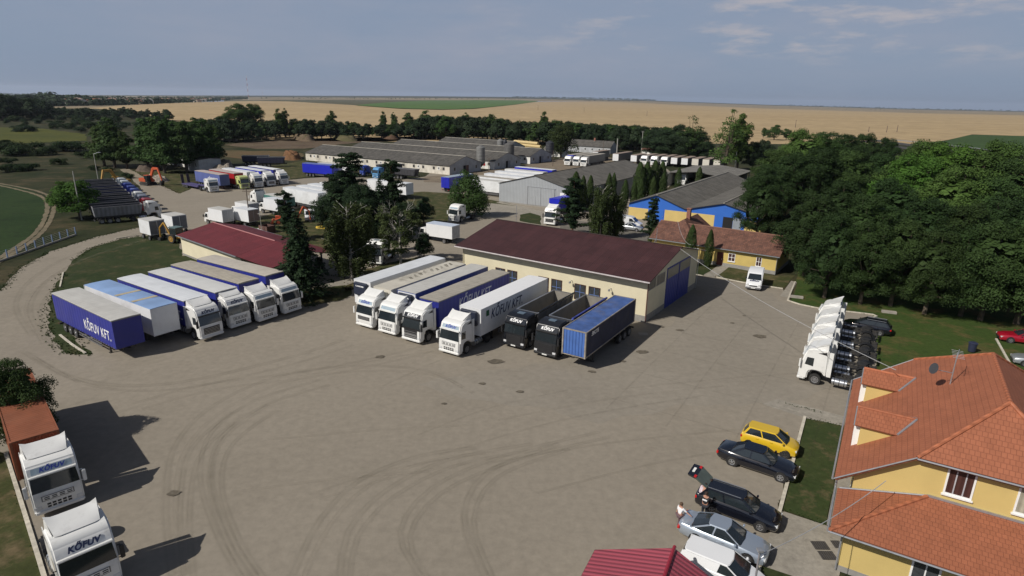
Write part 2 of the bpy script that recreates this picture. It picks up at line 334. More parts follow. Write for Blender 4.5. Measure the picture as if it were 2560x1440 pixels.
def trailer(label,xy,head,side,roofm,L=13.6,h=4.0,w=2.55,kind='curtain',front=None,txt=None,txtm=WHT,txts=1.0,txtsides=(1,-1),reefer=None,axles=None,group=None,cat='semi-trailer',name='semi_trailer',txty=-3.6,cant=True,txtz=2.6,legs=True,det=True,txtshear=.0):
    key=(side.name,roofm.name,L,h,kind,front.name if front else '',txt,reefer,txtsides,legs)
    if key in _tl: return clone(_tl[key],xy,head,label,group)
    t=thing(name,label,cat,xy,head,group); _tl[key]=t; w2=w/2; z0=1.15
    axles=axles or (-L+1.6,-L+2.9,-L+4.2)
    b=MB(); b.box(-w2,w2,-L,0,z0,h-.05)
    if kind=='curtain': b.box(-w2-.01,w2+.01,-L-.01,.01,h-.14,h-.05,1); stripes(b,L,z0+.02,w2,26,2)
    else:
        for y in (-.03,-L+.03):
            for s in (-1,1): b.box(s*w2-.04,s*w2+.04,y-.035,y+.035,z0-.02,h-.03,1)
    body=b.build('cargo_box',[side,CHAS if kind=='curtain' else side,BLACK],t)
    if front: b=MB(); b.box(-w2+.05,w2-.05,.005,.03,z0+.05,h-.15); b.build('front_wall',front,t)
    b=MB(); nx=7
    prof=[(-w2-.02,h-.05),(w2+.02,h-.05),(w2+.01,h-.01),(w2*.4,h+.025),(-w2*.4,h+.025),(-w2-.01,h-.01)]
    b.loft([[(x,.02,z) for x,z in prof],[(x,-L-.02,z) for x,z in prof]]); b.build('roof',roofm,t)
    b=MB()
    for s in (-1,1): b.box(*sorted((s*.02,s*(w2-.06))),-L-.035,-L-.012,z0+.05,h-.2,0)
    for x in (-.3,.3,-.9,.9): b.tube((x,-L-.05,z0+.08),(x,-L-.05,h-.25),.02,n=6,mi=1)
    b.build('rear_door',[side if kind!='curtain' else mat('door_grey',(.42,.43,.45),.5),CHAS],t)
    undercarriage(t,L,axles,legs=legs,wheels=True)
    b=MB()
    for s in (-1,1): b.box(s*1.05-.14,s*1.05+.14,-L-.03,-L+.0,.55,.66)
    b.build('tail_light',RED,t)
    if txt:
        for s in txtsides: text(txt,txts,txtm,body,(s*(w2+.012),txty if s>0 else txty,txtz),(R(90),0,R(90)*s),txtshear,.016,.74)
    if reefer:
        if reefer=='old':
            b=MB(); b.box(-.85,.3,.03,.5,h-1.0,h-.3); b.build('refrigeration_unit',mat('beige_unit',(.6,.58,.5),.5),t,smooth=True,bevel=.08)
        else:
            b=MB(); b.box(-1.05,1.05,.02,.42,h-1.75,h-.22); u=b.build('refrigeration_unit',mat('unit_navy',(.022,.028,.05),.4),t,smooth=True,bevel=.12,seg=3)
            if reefer=='sign': text('CARRIER',.2,WHT,u,(.0,.435,h-.62),(R(90),0,R(180)),0,.01,1.5)
    return t
_tp={}
def tipper(label,xy,head,out,inn,L=7.6,h=3.5,group=None,ztop=None,name='tipper_trailer',axn=3,cover=None,rim=None):
    key=(out.name,inn.name,L,h,cover.name if cover else '')
    if key in _tp: return clone(_tp[key],xy,head,label,group)
    t=thing(name,label,'tipper trailer',xy,head,group); _tp[key]=t; z0=1.35
    b=MB(); wt,wb=1.27,1.0; th=.06
    def ring(w,y0,y1,z): return [(-w,y0,z),(w,y0,z),(w,y1,z),(-w,y1,z)]
    o=[ring(wb,-L+.15,-.5,z0),ring(wt,-L,0,h)]; i=[ring(wt-th,-L+th,-th,h),ring(wb-th,-L+.15+th,-.5-th,z0+.08)]
    vs=o[0]+o[1]+i[0]+i[1]; fs=[(0,3,2,1)]; mi=[0]
    for a,bn,m in ((0,4,0),(4,8,0),(8,12,1)):
        for k in range(4): fs.append((a+k,a+(k+1)%4,bn+(k+1)%4,bn+k)); mi.append(m)
    fs.append((12,13,14,15)); mi.append(1); base=len(b.v); b.v+=vs; b.f+=[tuple(q+base for q in f) for f in fs]; b.m+=mi
    for k in range(int(L/1.1)):
        y=-.7-k*1.1
        if y>-L+.3:
            for s in (-1,1): b.loft([[(s*wb,y-.05,z0),(s*wb,y+.05,z0),(s*(wb+.05),y+.05,z0),(s*(wb+.05),y-.05,z0)],[(s*wt,y-.05,h-.1),(s*wt,y+.05,h-.1),(s*(wt+.03),y+.05,h-.1),(s*(wt+.03),y-.05,h-.1)]],0)
    b.build('tipper_body',[out,inn],t)
    b=MB()
    for s in (-1,1): b.box(s*(wt-.03)-.06,s*(wt-.03)+.06,-L,0,h-.01,h+.06)
    b.box(-wt+.06,wt-.06,-.06,.04,h-.009,h+.055); b.box(-wt+.06,wt-.06,-L-.02,-L+.07,h-.009,h+.055); b.build('top_rail',rim or SILV,t)
    if cover:
        b=MB(); b.tube((-wt-.05,-.1,h+.14),(-wt-.05,-L+.1,h+.14),.12,n=8); b.build('rolled_cover',cover,t,smooth=True)
    b=MB()
    for s in (-1,1): b.box(s*.45-.06,s*.45+.06,-L+.1,.6,z0-.35,z0-.02)
    b.tube((0,-.25,1.1),(0,-.25,h-.3),.11,n=8); b.box(-1.1,1.1,-L,-L+.12,.5,.65)
    ax=[-L+1.1+1.3*k for k in range(axn)]
    for y in ax: b.tube((-1,y,.5),(1,y,.5),.09)
    b.build('chassis',DARKM,t)
    for y in ax:
        for s in (-1,1): wheel(t,s*1.22,y,.5,.35)
    return t
def container(label,xy,head,m,L=12.19,z=1.3,h=2.6,front=None,frame=None,txt=None,group=None,name='shipping_container',sidem=None):
    t=thing(name,label,'container',xy,head,group,z=z); w2=1.22; fr=frame or m
    b=MB()
    def wav(n,a,f0,f1,flip):  # trapezoid corrugation from f0 to f1 along axis
        pts=[]
        for i in range(n):
            u0=f0+(f1-f0)*i/n; d=(f1-f0)/n
            pts+=[(u0,0),(u0+d*.35,0),(u0+d*.5,-a),(u0+d*.85,-a)]
        return pts+[(f1,0)]
    side=wav(int(L/.28),.036,-L+.1,-.1,0)
    for s in (-1,1):
        for (u0,a0),(u1,a1) in zip(side,side[1:]): b.face([(s*(w2-.02+a0),u0,.12),(s*(w2-.02+a1),u1,.12),(s*(w2-.02+a1),u1,h-.1),(s*(w2-.02+a0),u0,h-.1)])
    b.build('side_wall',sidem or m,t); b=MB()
    for (u0,a0),(u1,a1) in zip(side,side[1:]): b.face([(-w2+.08,u0,h-.03+a0*.6),(w2-.08,u0,h-.03+a0*.6),(w2-.08,u1,h-.03+a1*.6),(-w2+.08,u1,h-.03+a1*.6)])
    b.face([(-w2,-L,.14),(w2,-L,.14),(w2,0,.14),(-w2,0,.14)]); b.build('corrugated_roof',m,t)
    b=MB(); fw=wav(7,.05,-w2+.1,w2-.1,0)
    for (u0,a0),(u1,a1) in zip(fw,fw[1:]): b.face([(u0,-.02+a0,.14),(u1,-.02+a1,.14),(u1,-.02+a1,h-.1),(u0,-.02+a0,h-.1)])
    b.build('front_wall',front or m,t)
    b=MB(); b.box(-w2+.1,w2-.1,-L+.0,-L+.05,.14,h-.1)
    for x in (-.9,-.35,.35,.9): b.tube((x,-L-.03,.15),(x,-L-.03,h-.12),.025,n=6)
    b.build('rear_door',m,t)
    b=MB()
    for y in (-.1,-L+.1):
        for s in (-1,1): b.box(s*(w2-.06)-.07,s*(w2-.06)+.07,y-.1,y+.1,0,h)
        b.box(-w2+.13,w2-.13,y-.06,y+.06,h-.1,h-.004); b.box(-w2+.13,w2-.13,y-.06,y+.06,.01,.13)
    for s in (-1,1): b.box(s*(w2-.03)-.04,s*(w2-.03)+.04,-L+.2,-.2,h-.09,h-.003); b.box(s*(w2-.03)-.04,s*(w2-.03)+.04,-L+.2,-.2,.0,.13)
    b.build('corner_frame',fr,t)
    return t
def skeletal(label,xy,head,L=12.4,legs=True):
    t=thing('container_chassis',label,'semi-trailer',xy,head); undercarriage(t,L,(-L+1.4,-L+2.7,-L+4.0),zc=1.28,legs=legs,guard=False); return t
_bt={}
def boxtruck(label,xy,head,side,roofm,L=6.2,h=3.3,group=None,cabc=WHITE,doorm=None,w=2.3):
    key=(side.name,roofm.name,L,h,cabc.name,doorm.name if doorm else '')
    if key in _bt: return clone(_bt[key],xy,head,label,group)
    t=thing('box_truck',label,'truck',xy,head,group); _bt[key]=t; w2=w/2; c=1.05
    b=MB(); prof=[(-.04,.4),(0,.6),(0,1.1),(-.1,1.35),(-.4,2.15),(-.7,2.3),(-1.75,2.32),(-1.75,.8),(-1.4,.95),(-.9,.95),(-.62,.75),(-.6,.4)]; b.prism(prof,-c,c); b.build('cab',cabc,t,smooth=True,bevel=.08,seg=3)
    b=MB(); b.loft([[(-.95,-.115,1.4),(-.9,-.385,2.1),(-.9,-.43,2.1),(-.95,-.16,1.4)],[(.95,-.115,1.4),(.9,-.385,2.1),(.9,-.43,2.1),(.95,-.16,1.4)]]); b.build('windscreen',GLASS,t)
    for s in (-1,1):
        b=MB(); X=s*(c+.003); p=[(X,-.35,1.4),(X,-.62,2.08),(X,-1.3,2.08),(X,-1.3,1.35)]; b.loft([[(q[0]-s*.03,q[1],q[2]) for q in p],p]); b.build('side_window',GLASS,t)
        b=MB(); b.box(s*1.25-.09,s*1.25+.09,-.3,-.18,1.4,1.85); b.build('mirror',BLACK,t)
        b=MB(); b.box(s*.8-.16,s*.8+.16,-.03,.015,.62,.82); b.build('headlight',LAMP,t)
        wheel(t,s*1.03,-1.15,.42,.26); wheel(t,s*1.05,-L*.78-.6,.42,.45)
    b=MB(); b.box(-.6,.6,-.01,.012,.85,1.05); b.build('grille',BLACK,t)
    b=MB(); b.box(-w2,w2,-L-1.0,-1.9,1.0,h-.03)
    b.build('cargo_box',side,t)
    b=MB(); b.box(-w2-.015,w2+.015,-L-1.02,-1.88,h-.03,h+.02); b.build('roof',roofm,t)
    b=MB()
    for s in (-1,1): b.box(*sorted((s*.03,s*(w2-.08))),-L-1.03,-L-1.004,1.1,h-.15)
    b.build('rear_door',doorm or mat('door_grey',(.42,.43,.45),.5),t)
    b=MB()
    for s in (-1,1): b.box(s*.4-.05,s*.4+.05,-L-.9,-1.0,.65,.98)
    b.box(-1.0,1.0,-L-1.0,-L-.9,.5,.62); b.build('chassis',DARKM,t)
    return t
# ---- cars.  st: stations (y, halfwidth, ztop, zbot) of the lower body; gh: greenhouse
def car(label,xy,head,paint,W,L,Hh,st,gh,kind='sedan',rims=RIM,group=None,r=.33,axl=(-.85,None),opengate=False,glass=GLASS,roofc=None,rails=False,win=None):
    t=thing('parked_car',label,'car',xy,head,group); a0=axl[0]; a1=axl[1]; w2=W/2
    b=MB(); rings=[]
    for (y,w,zt,zb) in st:
        zm=zb+(zt-zb)*.5
        rings.append([(-w*.86,y,zb),(-w*.98,y,zb+.1),(-w,y,zm),(-w*.965,y,zt-.13),(-w*.86,y,zt-.02),(-w*.4,y,zt+.02),(w*.4,y,zt+.02),(w*.86,y,zt-.02),(w*.965,y,zt-.13),(w,y,zm),(w*.98,y,zb+.1),(w*.86,y,zb)])
    b.loft(rings); b.build('body',paint,t,smooth=True)
    # greenhouse: (y0 base front, y1 top front, y2 top rear, y3 base rear, z base, z top, w base, w top)
    y0,y1,y2,y3,zb,zt,wb,wt=gh; n=5; B=[];T=[]
    def ring(k):
        z=zb+(zt-zb)*k; w=wb+(wt-wb)*k; ya=y0+(y1-y0)*k; yb=y3+(y2-y3)*k
        return [(-w,ya-.1,z),(-w*.75,ya-.02,z),(0,ya+.05,z),(w*.75,ya-.02,z),(w,ya-.1,z),(w,yb+.1,z),(w*.75,yb+.02,z),(0,yb-.04,z),(-w*.75,yb+.02,z),(-w,yb+.1,z)]
    b=MB(); b.loft([ring(0),ring(.5),ring(1)]); g=b.build('window_glass',glass,t,smooth=False)
    b=MB(); k1=1.0; rr=ring(1.0); up=[(x*.93,y*.97+(y1+y2)/2*.03,zt+.055) for x,y,z in rr]; b.loft([[(x*1.01,y,zt-.03) for x,y,z in rr],[(x*1.0,y,zt+.02) for x,y,z in rr],up]); b.build('roof_panel',roofc or paint,t,smooth=True)
    b=MB()
    for s in (-1,1):
        for (pa,pb,th) in (((s*wb,y0-.1,zb),(s*wt,y1-.1,zt),.045),((s*wb,(y0+y3)/2-.1,zb),(s*wt,(y1+y2)/2-.1,zt),.04),((s*wb,y3+.12,zb),(s*wt,y2+.1,zt),.08)):
            pa=Vector(pa);pb=Vector(pb); b.loft([[pa+Vector(q) for q in ((-.02,-th,0),(.02,-th,0),(.02,th,0),(-.02,th,0))],[pb+Vector(q) for q in ((-.02,-th,0),(.02,-th,0),(.02,th,0),(-.02,th,0))]])
        if kind=='van': pass
    b.build('pillar',paint,t)
    for s in (-1,1):
        b=MB(); xs=s*(w2*.66); zq=st[1][2]-.2; b.box(xs-.15,xs+.15,-.3,-.045,zq,zq+.13); b.build('headlight',LAMP,t)
        yl=st[-1][0]; b=MB(); xs=s*(w2*.78); b.box(xs-.16,xs+.13,yl-.015,yl+.12,st[-1][2]-.25,st[-1][2]-.08); b.build('tail_light',RED,t,bevel=.02)
        b=MB(); b.box(s*(w2+.07)-.09,s*(w2+.07)+.09,y0-.32,y0-.2,zb+.0,zb+.13); b.build('side_mirror',paint,t,bevel=.03)
        for ya in (a0,a1):
            b=MB(); nn=16; X=s*(w2-.015); b.tube((X-s*.08,ya,r),(X+s*.004,ya,r),r+.055,n=nn); b.build('wheel_arch',BLACK,t)
            ww=wheel(t,s*(w2+.015),ya,r,.2,rim=rims,deep=.015)
        for yd in ((y0+y3)/2+.5,(y0+y3)/2-.45): b=MB(); b.box(*sorted((s*(w2-.01),s*(w2+.02))),yd-.09,yd+.09,zb-.14,zb-.11); b.build('door_handle',paint if paint.name!='white_paint' else CHAS,t)
    b=MB(); b.box(-.5,.5,-.05,.012,.3,.5); b.build('grille',BLACK,t)
    b=MB(); b.box(-.26,.26,-L-.012,-L+.02,.62,.73); b.build('number_plate',PLATE,t)
    if rails:
        for s in (-1,1): b=MB(); b.tube((s*wt*.9,y1-.2,zt+.1),(s*wt*.9,y2+.1,zt+.1),.025,n=6); b.build('roof_rail',SILV,t)
    return t
def cyl_between(b,p,q,r,n=6,mi=0): b.tube(p,q,r,n=n,mi=mi)
# ================================================================ building tools
def corrmat(name,c,per=.18,row=1.9,sheet=1.0,rough=.7,dk=.25,big=.3,moss=None,spec=.3):
    if name in _m: return _m[name]
    m=bpy.data.materials.new(name); m.use_nodes=True; t=m.node_tree; n=t.nodes; l=t.links; b=n['Principled BSDF']; b.inputs['Roughness'].default_value=rough; b.inputs['Specular IOR Level'].default_value=spec
    uv=n.new('ShaderNodeUVMap'); w=n.new('ShaderNodeTexWave'); w.wave_type='BANDS'; w.bands_direction='X'; w.inputs['Scale'].default_value=math.pi*2/per/20; l.new(uv.outputs[0],w.inputs[0])
    br=n.new('ShaderNodeTexBrick'); l.new(uv.outputs[0],br.inputs[0]); br.offset=0; br.inputs['Scale'].default_value=1; br.inputs['Brick Width'].default_value=sheet; br.inputs['Row Height'].default_value=row; br.inputs['Mortar Size'].default_value=.03; br.inputs['Mortar Smooth'].default_value=.8
    br.inputs['Color1'].default_value=(*[x*.88 for x in c],1); br.inputs['Color2'].default_value=(*[min(1,x*1.12) for x in c],1); br.inputs['Mortar'].default_value=(*[x*.45 for x in c],1)
    no=n.new('ShaderNodeTexNoise'); no.inputs['Scale'].default_value=.45; no.inputs['Detail'].default_value=9; no.inputs['Roughness'].default_value=.68; mp=n.new('ShaderNodeMapping'); mp.inputs['Scale'].default_value=(1.6,.7,1); l.new(uv.outputs[0],mp.inputs[0]); l.new(mp.outputs[0],no.inputs[0])
    rr=ramp(n,l,no.outputs[0],[(.3,1-big),(.7,1+big*.5)]); mm=n.new('ShaderNodeMixRGB'); mm.blend_type='MULTIPLY'; mm.inputs[0].default_value=1; l.new(br.outputs[0],mm.inputs[1]); l.new(rr.outputs[0],mm.inputs[2])
    mr=n.new('ShaderNodeMapRange'); mr.inputs[3].default_value=1-dk; l.new(w.outputs['Fac'],mr.inputs[0]); m2=n.new('ShaderNodeMixRGB'); m2.blend_type='MULTIPLY'; m2.inputs[0].default_value=1; l.new(mm.outputs[0],m2.inputs[1]); l.new(mr.outputs[0],m2.inputs[2]); cur=m2.outputs[0]
    if moss:
        n2=n.new('ShaderNodeTexNoise'); n2.inputs['Scale'].default_value=.8; n2.inputs['Detail'].default_value=8; n2.inputs['Roughness'].default_value=.75; l.new(uv.outputs[0],n2.inputs[0]); r2=ramp(n,l,n2.outputs[0],[(.5,0.),(.68,.8)]); m3=n.new('ShaderNodeMixRGB'); l.new(r2.outputs[0],m3.inputs[0]); l.new(cur,m3.inputs[1]); m3.inputs[2].default_value=(*moss,1); cur=m3.outputs[0]
    l.new(cur,b.inputs['Base Color']); bu=n.new('ShaderNodeBump'); bu.inputs['Strength'].default_value=.6; bu.inputs['Distance'].default_value=.03; l.new(w.outputs['Fac'],bu.inputs['Height']); l.new(bu.outputs[0],b.inputs['Normal'])
    _m[name]=m; return m
def slab(b,p,th=.1,mi=0,us=1.,u0=0.,fl=None):
    "p: eave0, eave1, ridge1, ridge0 (top surface). uv in metres, u along the eave, v up the slope"
    P=[Vector(q) for q in p]; e=(P[1]-P[0]).normalized(); nn=(P[1]-P[0]).cross(P[-1]-P[0]).normalized(); s=nn.cross(e)
    if nn.z<0: nn=-nn
    uv=[((q-P[0]).dot(e)+u0,(q-P[0]).dot(s)) for q in P]; Q=[q-nn*th for q in P]; k=len(P)
    b.face(P,mi,uv); b.face(Q[::-1],mi,uv[::-1])
    for i in range(k): j=(i+1)%k; b.face([P[i],Q[i],Q[j],P[j]],mi,[uv[i],uv[i],uv[j],uv[j]])
def capline(b,p,q,r=.1,n=6,mi=0): b.tube(p,q,r,n=n,mi=mi)
CREAM=mat('cream_render',(.66,.60,.43),.85,0,.05,.6,dirt=.12); PLINTH=mat('plinth_grey',(.26,.25,.23),.9,0,.12)
YELL=mat('yellow_render',(.56,.42,.155),.85,0,.05,.8,dirt=.08); YELL2=mat('yellow_render_old',(.54,.41,.13),.85,0,.08,.8,dirt=.15)
GUT=mat('zinc_gutter',(.42,.43,.45),.4,.6,.1); WFR=mat('white_frame',(.78,.78,.76),.4,0,.03); DKB=mat('dark_brown_frame',(.06,.025,.02),.5)
WGL=mat('window_glass_grey',(.05,.055,.06),.08,0,.3,spec=.9)
LIME=mat('limewash_wall',(.62,.58,.50),.9,0,.12,.7,dirt=.7); GABW=mat('grey_render_wall',(.40,.41,.42),.9,0,.14,.6,dirt=.5)
def win(parent,P0,dr,u,z,w,h,frame=WFR,glass=WGL,bars=(1,1),fw=.07,sill=True,barm=None,name='window',proud=.04,curtain=None):
    dr=Vector((dr[0],dr[1],0)); nr=Vector((dr.y,-dr.x,0)); O=Vector((P0[0],P0[1],0))
    def pt(a,c,d): q=O+dr*a+nr*d; return (q.x,q.y,c)
    def bx(b,a0,a1,c0,c1,d0,d1,mi=0): b.loft([[pt(a0,c0,d0),pt(a1,c0,d0),pt(a1,c1,d0),pt(a0,c1,d0)],[pt(a0,c0,d1),pt(a1,c0,d1),pt(a1,c1,d1),pt(a0,c1,d1)]],mi)
    b=MB(); bx(b,u,u+fw,z,z+h,-.02,proud); bx(b,u+w-fw,u+w,z,z+h,-.02,proud); bx(b,u+fw,u+w-fw,z,z+fw,-.02,proud); bx(b,u+fw,u+w-fw,z+h-fw,z+h,-.02,proud)
    for i in range(1,bars[0]+1): c=u+w*i/(bars[0]+1); bx(b,c-.03,c+.03,z+fw,z+h-fw,-.01,proud-.008,1)
    for i in range(1,bars[1]+1): c=z+h*i/(bars[1]+1); bx(b,u+fw,u+w-fw,c-.03,c+.03,-.01,proud-.012,1)
    o=b.build(name,[frame,barm or frame],parent)
    b=MB(); bx(b,u+fw*.6,u+w-fw*.6,z+fw*.6,z+h-fw*.6,-.015,.012); b.build('pane',curtain or glass,o)
    if sill: b=MB(); bx(b,u-.06,u+w+.06,z-.08,z-.005,-.01,.12); b.build('sill',frame,o)
    return o
def door(parent,P0,dr,u,z,w,h,m,name='door',proud=.05,handle=True,frame=None):
    dr=Vector((dr[0],dr[1],0)); nr=Vector((dr.y,-dr.x,0)); O=Vector((P0[0],P0[1],0))
    def pt(a,c,d): q=O+dr*a+nr*d; return (q.x,q.y,c)
    def bx(b,a0,a1,c0,c1,d0,d1,mi=0): b.loft([[pt(a0,c0,d0),pt(a1,c0,d0),pt(a1,c1,d0),pt(a0,c1,d0)],[pt(a0,c0,d1),pt(a1,c0,d1),pt(a1,c1,d1),pt(a0,c1,d1)]],mi)
    b=MB(); bx(b,u,u+w,z,z+h,-.01,proud); o=b.build(name,m,parent)
    if frame: b=MB(); bx(b,u-.08,u,z,z+h+.08,-.01,proud+.03); bx(b,u+w,u+w+.08,z,z+h+.08,-.01,proud+.03); bx(b,u,u+w,z+h,z+h+.08,-.01,proud+.03); b.build('frame',frame,o)
    if handle: b=MB(); bx(b,u+w-.2,u+w-.12,z+h*.45,z+h*.45+.15,proud+.002,proud+.06); b.build('handle',SILV,o)
    return o
def gable(name,label,cat,xy,az,Wd,Ln,ze,zr,wm,rm,oh=.5,ohg=.4,th=.1,plinth=None,gut=True,cap=None,group=None,wallname='wall',endm=None,ridge=.5):
    "ridge along local y (azimuth az), width Wd along local x"
    t=thing(name,label,cat,xy,az,group); b=MB(); xr=Wd*ridge
    # long walls / gable walls use material 0 / 1
    b.face([(0,0,0),(0,0,ze),(0,Ln,ze),(0,Ln,0)],0); b.face([(Wd,0,0),(Wd,Ln,0),(Wd,Ln,ze),(Wd,0,ze)],0)
    for y in (0,Ln): b.face([(0,y,0),(Wd,y,0),(Wd,y,ze),(xr,y,zr),(0,y,ze)],1)
    b.build(wallname,[wm,endm or wm],t)
    if plinth:
        b=MB(); b.box(-.03,Wd+.03,-.03,Ln+.03,0,plinth[1]); b.build('plinth',plinth[0],t)
    b=MB(); d=.03
    for s,x0 in ((-1,0.),(1,Wd)):
        sl=(zr-ze)/abs(xr-x0); xe=x0+s*oh; z=ze-sl*oh+d
        slab(b,[(xe,-ohg,z+th),(xe,Ln+ohg,z+th),(xr,Ln+ohg,zr+d+th),(xr,-ohg,zr+d+th)],th)
    rf=b.build('roof',rm,t)
    b=MB(); capline(b,(xr,-ohg,zr+th),(xr,Ln+ohg,zr+th),.13); b.build('ridge_cap',cap or rm if cap else rm,rf) if not cap else b.build('ridge_cap',cap,rf)
    if gut:
        for s,x0 in ((-1,0.),(1,Wd)):
            sl=(zr-ze)/abs(xr-x0); b=MB(); xe=x0+s*(oh+.07); z=ze-sl*oh+.03; b.box(xe-.06,xe+.06,-ohg,Ln+ohg,z-.06,z+.06); b.build('gutter',GUT if gut is True else gut,rf)
    return t,rf
def pipe(parent,x,y,z0,z1,m=GUT,r=.05,name='downpipe'): b=MB(); b.tube((x,y,z0),(x,y,z1),r,n=8); return b.build(name,m,parent)

# ---------------------------------------------------------------- workshop
RB=corrmat('maroon_corrugated',(.064,.026,.027),.2,2.0,1.15,.65,.25,.25); RBR=corrmat('red_corrugated',(.148,.026,.031),.2,2.0,1.15,.6,.22,.2)
WS,wrf=gable('workshop','long cream workshop with a dark maroon roof behind the parked trucks','building',(15.15,65.29),304.5,17.0,26.5,5.25,7.2,CREAM,RB,1.0,.65,.08,(PLINTH,.75),gut=mat('pale_gutter',(.55,.5,.5),.5))
for u in (27.6-10.35,27.6-8.6,): pass
def wsw(y,w=1.55): # window on the long front by distance from the near corner
    return win(WS,(0,26.5),(0,-1),26.5-y-w,.98,w,1.98,DKB,WGL,(1,1),.1,False,mat('blue_bar',(.12,.19,.42),.5))
for y in (5.75,7.67,10.95,12.85,17.6,19.5): wsw(y)
dm=mat('blue_door',(.022,.04,.29),.5,0,.08,.8,stripe=('X',.6,.3,.4)); 
for k,x in enumerate((5.8,9.95)):
    o=door(WS,(0,0),(1,0),x,.08,4.0,5.05,dm,'sliding_door',.06,handle=False)
    b=MB(); b.box(x+.15,x+3.85,-.075,-.063,3.75,4.95); b.build('door_window',mat('ribbed_grey_glass',(.17,.16,.13),.3,stripe=('X',.35,.5,0)),o)
for x,w in ((.15,2.25),(2.65,2.5)): win(WS,(0,0),(1,0),x,3.65,w,1.25,mat('grey_frame',(.3,.29,.27),.6),mat('ribbed_grey_glass',(.17,.16,.13)),(2,0),.07,False)
pipe(WS,-.1,-.12,0,5.2,mat('brown_pipe',(.12,.04,.035),.5)); pipe(WS,17.0,-.15,0,5.2,GUT); pipe(WS,-.12,26.4,0,5.2,CREAM)
for y in (4.4,9.6): b=MB(); b.box(-.5,-.01,y-.03,y+.03,3.2,3.25); b.box(-.62,-.42,y-.1,y+.1,3.0,3.21); b.build('wall_lamp',GUT,WS)
b=MB()
for i in range(6): y=1.+i*2.6; b.box(-.35,-.3,y,y+2.4,4.83,4.9)
b.build('eaves_duct',mat('pale_gutter',(.55,.5,.5)),WS)
b=MB(); b.tube((9.23,3.,7.2),(9.23,3.,9.),.03); b.tube((8.6,3.,7.3),(9.23,3.,7.9),.03); b.build('roof_antenna',GUT,WS); b=MB(); b.tube((9.23,24.2,7.2),(9.23,24.2,9.6),.03); b.tube((8.7,24.2,8.),(9.7,24.2,8.),.02); b.build('roof_antenna',GUT,WS)
# ---------------------------------------------------------------- low red roof building with open canopy end
def cpyroof(t,Wd,y0,y1,ze,zr,oh,rm,name='canopy_roof',th=.08,capm=None,ridge=.5):
    b=MB(); xr=Wd*ridge
    for s,x0 in ((-1,0.),(1,Wd)):
        xe=x0+s*oh; sl=(zr-ze)/abs(xr-x0); slab(b,[(xe,y0,ze-sl*oh+.03+th),(xe,y1,ze-sl*oh+.03+th),(xr,y1,zr+.03+th),(xr,y0,zr+.03+th)],th)
    return b.build(name,rm,t)
SH,_=gable('long_shed','low cream shed with a bright red roof left of the dark spruce','building',off((-51.3,92.0),130,19.),310,9.6,19.,3.25,4.3,CREAM,RBR,.6,.0,.08,(PLINTH,.3),cap=mat('pale_red_ridge',(.30,.12,.12),.6),ridge=.54)
cpyroof(SH,9.6,-9.0,-.04,3.25,4.3,.6,RBR,ridge=.54)
for y in (-8.6,-4.6):
    for x in (.2,9.4): b=MB(); b.box(x-.09,x+.09,y-.09,y+.09,0,3.15); b.build('canopy_post',mat('navy_post',(.02,.03,.12),.5),SH)
# ---------------------------------------------------------------- office with orange tiles
OT=tilemat('orange_tiles',(.33,.117,.061),(.295,.104,.054),.24,.3,(.245,.084,.045),big=.14)
UAZ=31.5
OF=thing('office_building','yellow office building with orange tiled roof, two dormers and white framed windows','building',(17.83,27.1),UAZ)  # local y=U depth, x=V right
XR=6.3; ZE=3.7; SL=.75; ZA=6.3; UF=2.95; UB=18.3; ZR=ZE+SL*(XR+.95)-.0; ZR=9.1; XA=2.6; WR=12.6
b=MB(); yf,yb=3.4,17.8
def zl(x): return ZE+SL*(x+.95)-.18
zt=ZA-.22
b.face([(0,yf,0),(0,yf,zl(0)),(XA-.2,yf,zt),(WR-XA+.2,yf,zt),(WR,yf,zl(0)),(WR,yf,0)]); b.face([(0,yb,0),(0,yb,zl(0)),(XA-.2,yb,zt),(WR-XA+.2,yb,zt),(WR,yb,zl(0)),(WR,yb,0)])
b.face([(0,yf,0),(0,yb,0),(0,yb,zl(0)),(0,yf,zl(0))]); b.face([(WR,yf,0),(WR,yb,0),(WR,yb,zl(0)),(WR,yf,zl(0))]); b.build('wall',YELL,OF)
b=MB(); HY0,HY1=6.4,14.2
L4=[(-.95,UF,ZE),(-.95,UB,ZE),(XA,UB,ZA),(XR,HY1,ZR),(XR,HY0,ZR),(XA,UF,ZA)]
slab(b,L4,.12); slab(b,[(2*XR-x,y,z) for x,y,z in L4],.12)
slab(b,[(XA,UF,ZA),(2*XR-XA,UF,ZA),(XR,HY0,ZR)],.12); slab(b,[(XA,UB,ZA),(2*XR-XA,UB,ZA),(XR,HY1,ZR)],.12)
ORF=b.build('roof',OT,OF)
OC=mat('ridge_tiles',(.40,.13,.06),.7,0,.15,4,stripe=('Y',.38,.3,.3))
for p,q in (((XA,UF,ZA),(XR,HY0,ZR)),((XR,HY0,ZR),(XR,HY1,ZR)),((XA,UB,ZA),(XR,HY1,ZR)),((2*XR-XA,UF,ZA),(XR,HY0,ZR)),((2*XR-XA,UB,ZA),(XR,HY1,ZR))): b=MB(); capline(b,p,q,.11,8); b.build('ridge_cap',OC,ORF,smooth=True)
for p,q in (((-.97,UF-.04,ZE),(XA,UF-.04,ZA)),((-.97,UB+.04,ZE),(XA,UB+.04,ZA))): b=MB(); b.tube(p,q,.04); b.build('verge_trim',GUT,ORF)
b=MB(); b.tube((XA,UF-.08,ZA-.05),(2*XR-XA,UF-.08,ZA-.05),.055); b.tube((-1.04,UF,ZE-.05),(-1.04,UB,ZE-.05),.055); b.build('gutter',GUT,ORF)
b=MB(); b.box(.02,XA,UF+.02,yf,3.35,3.5)
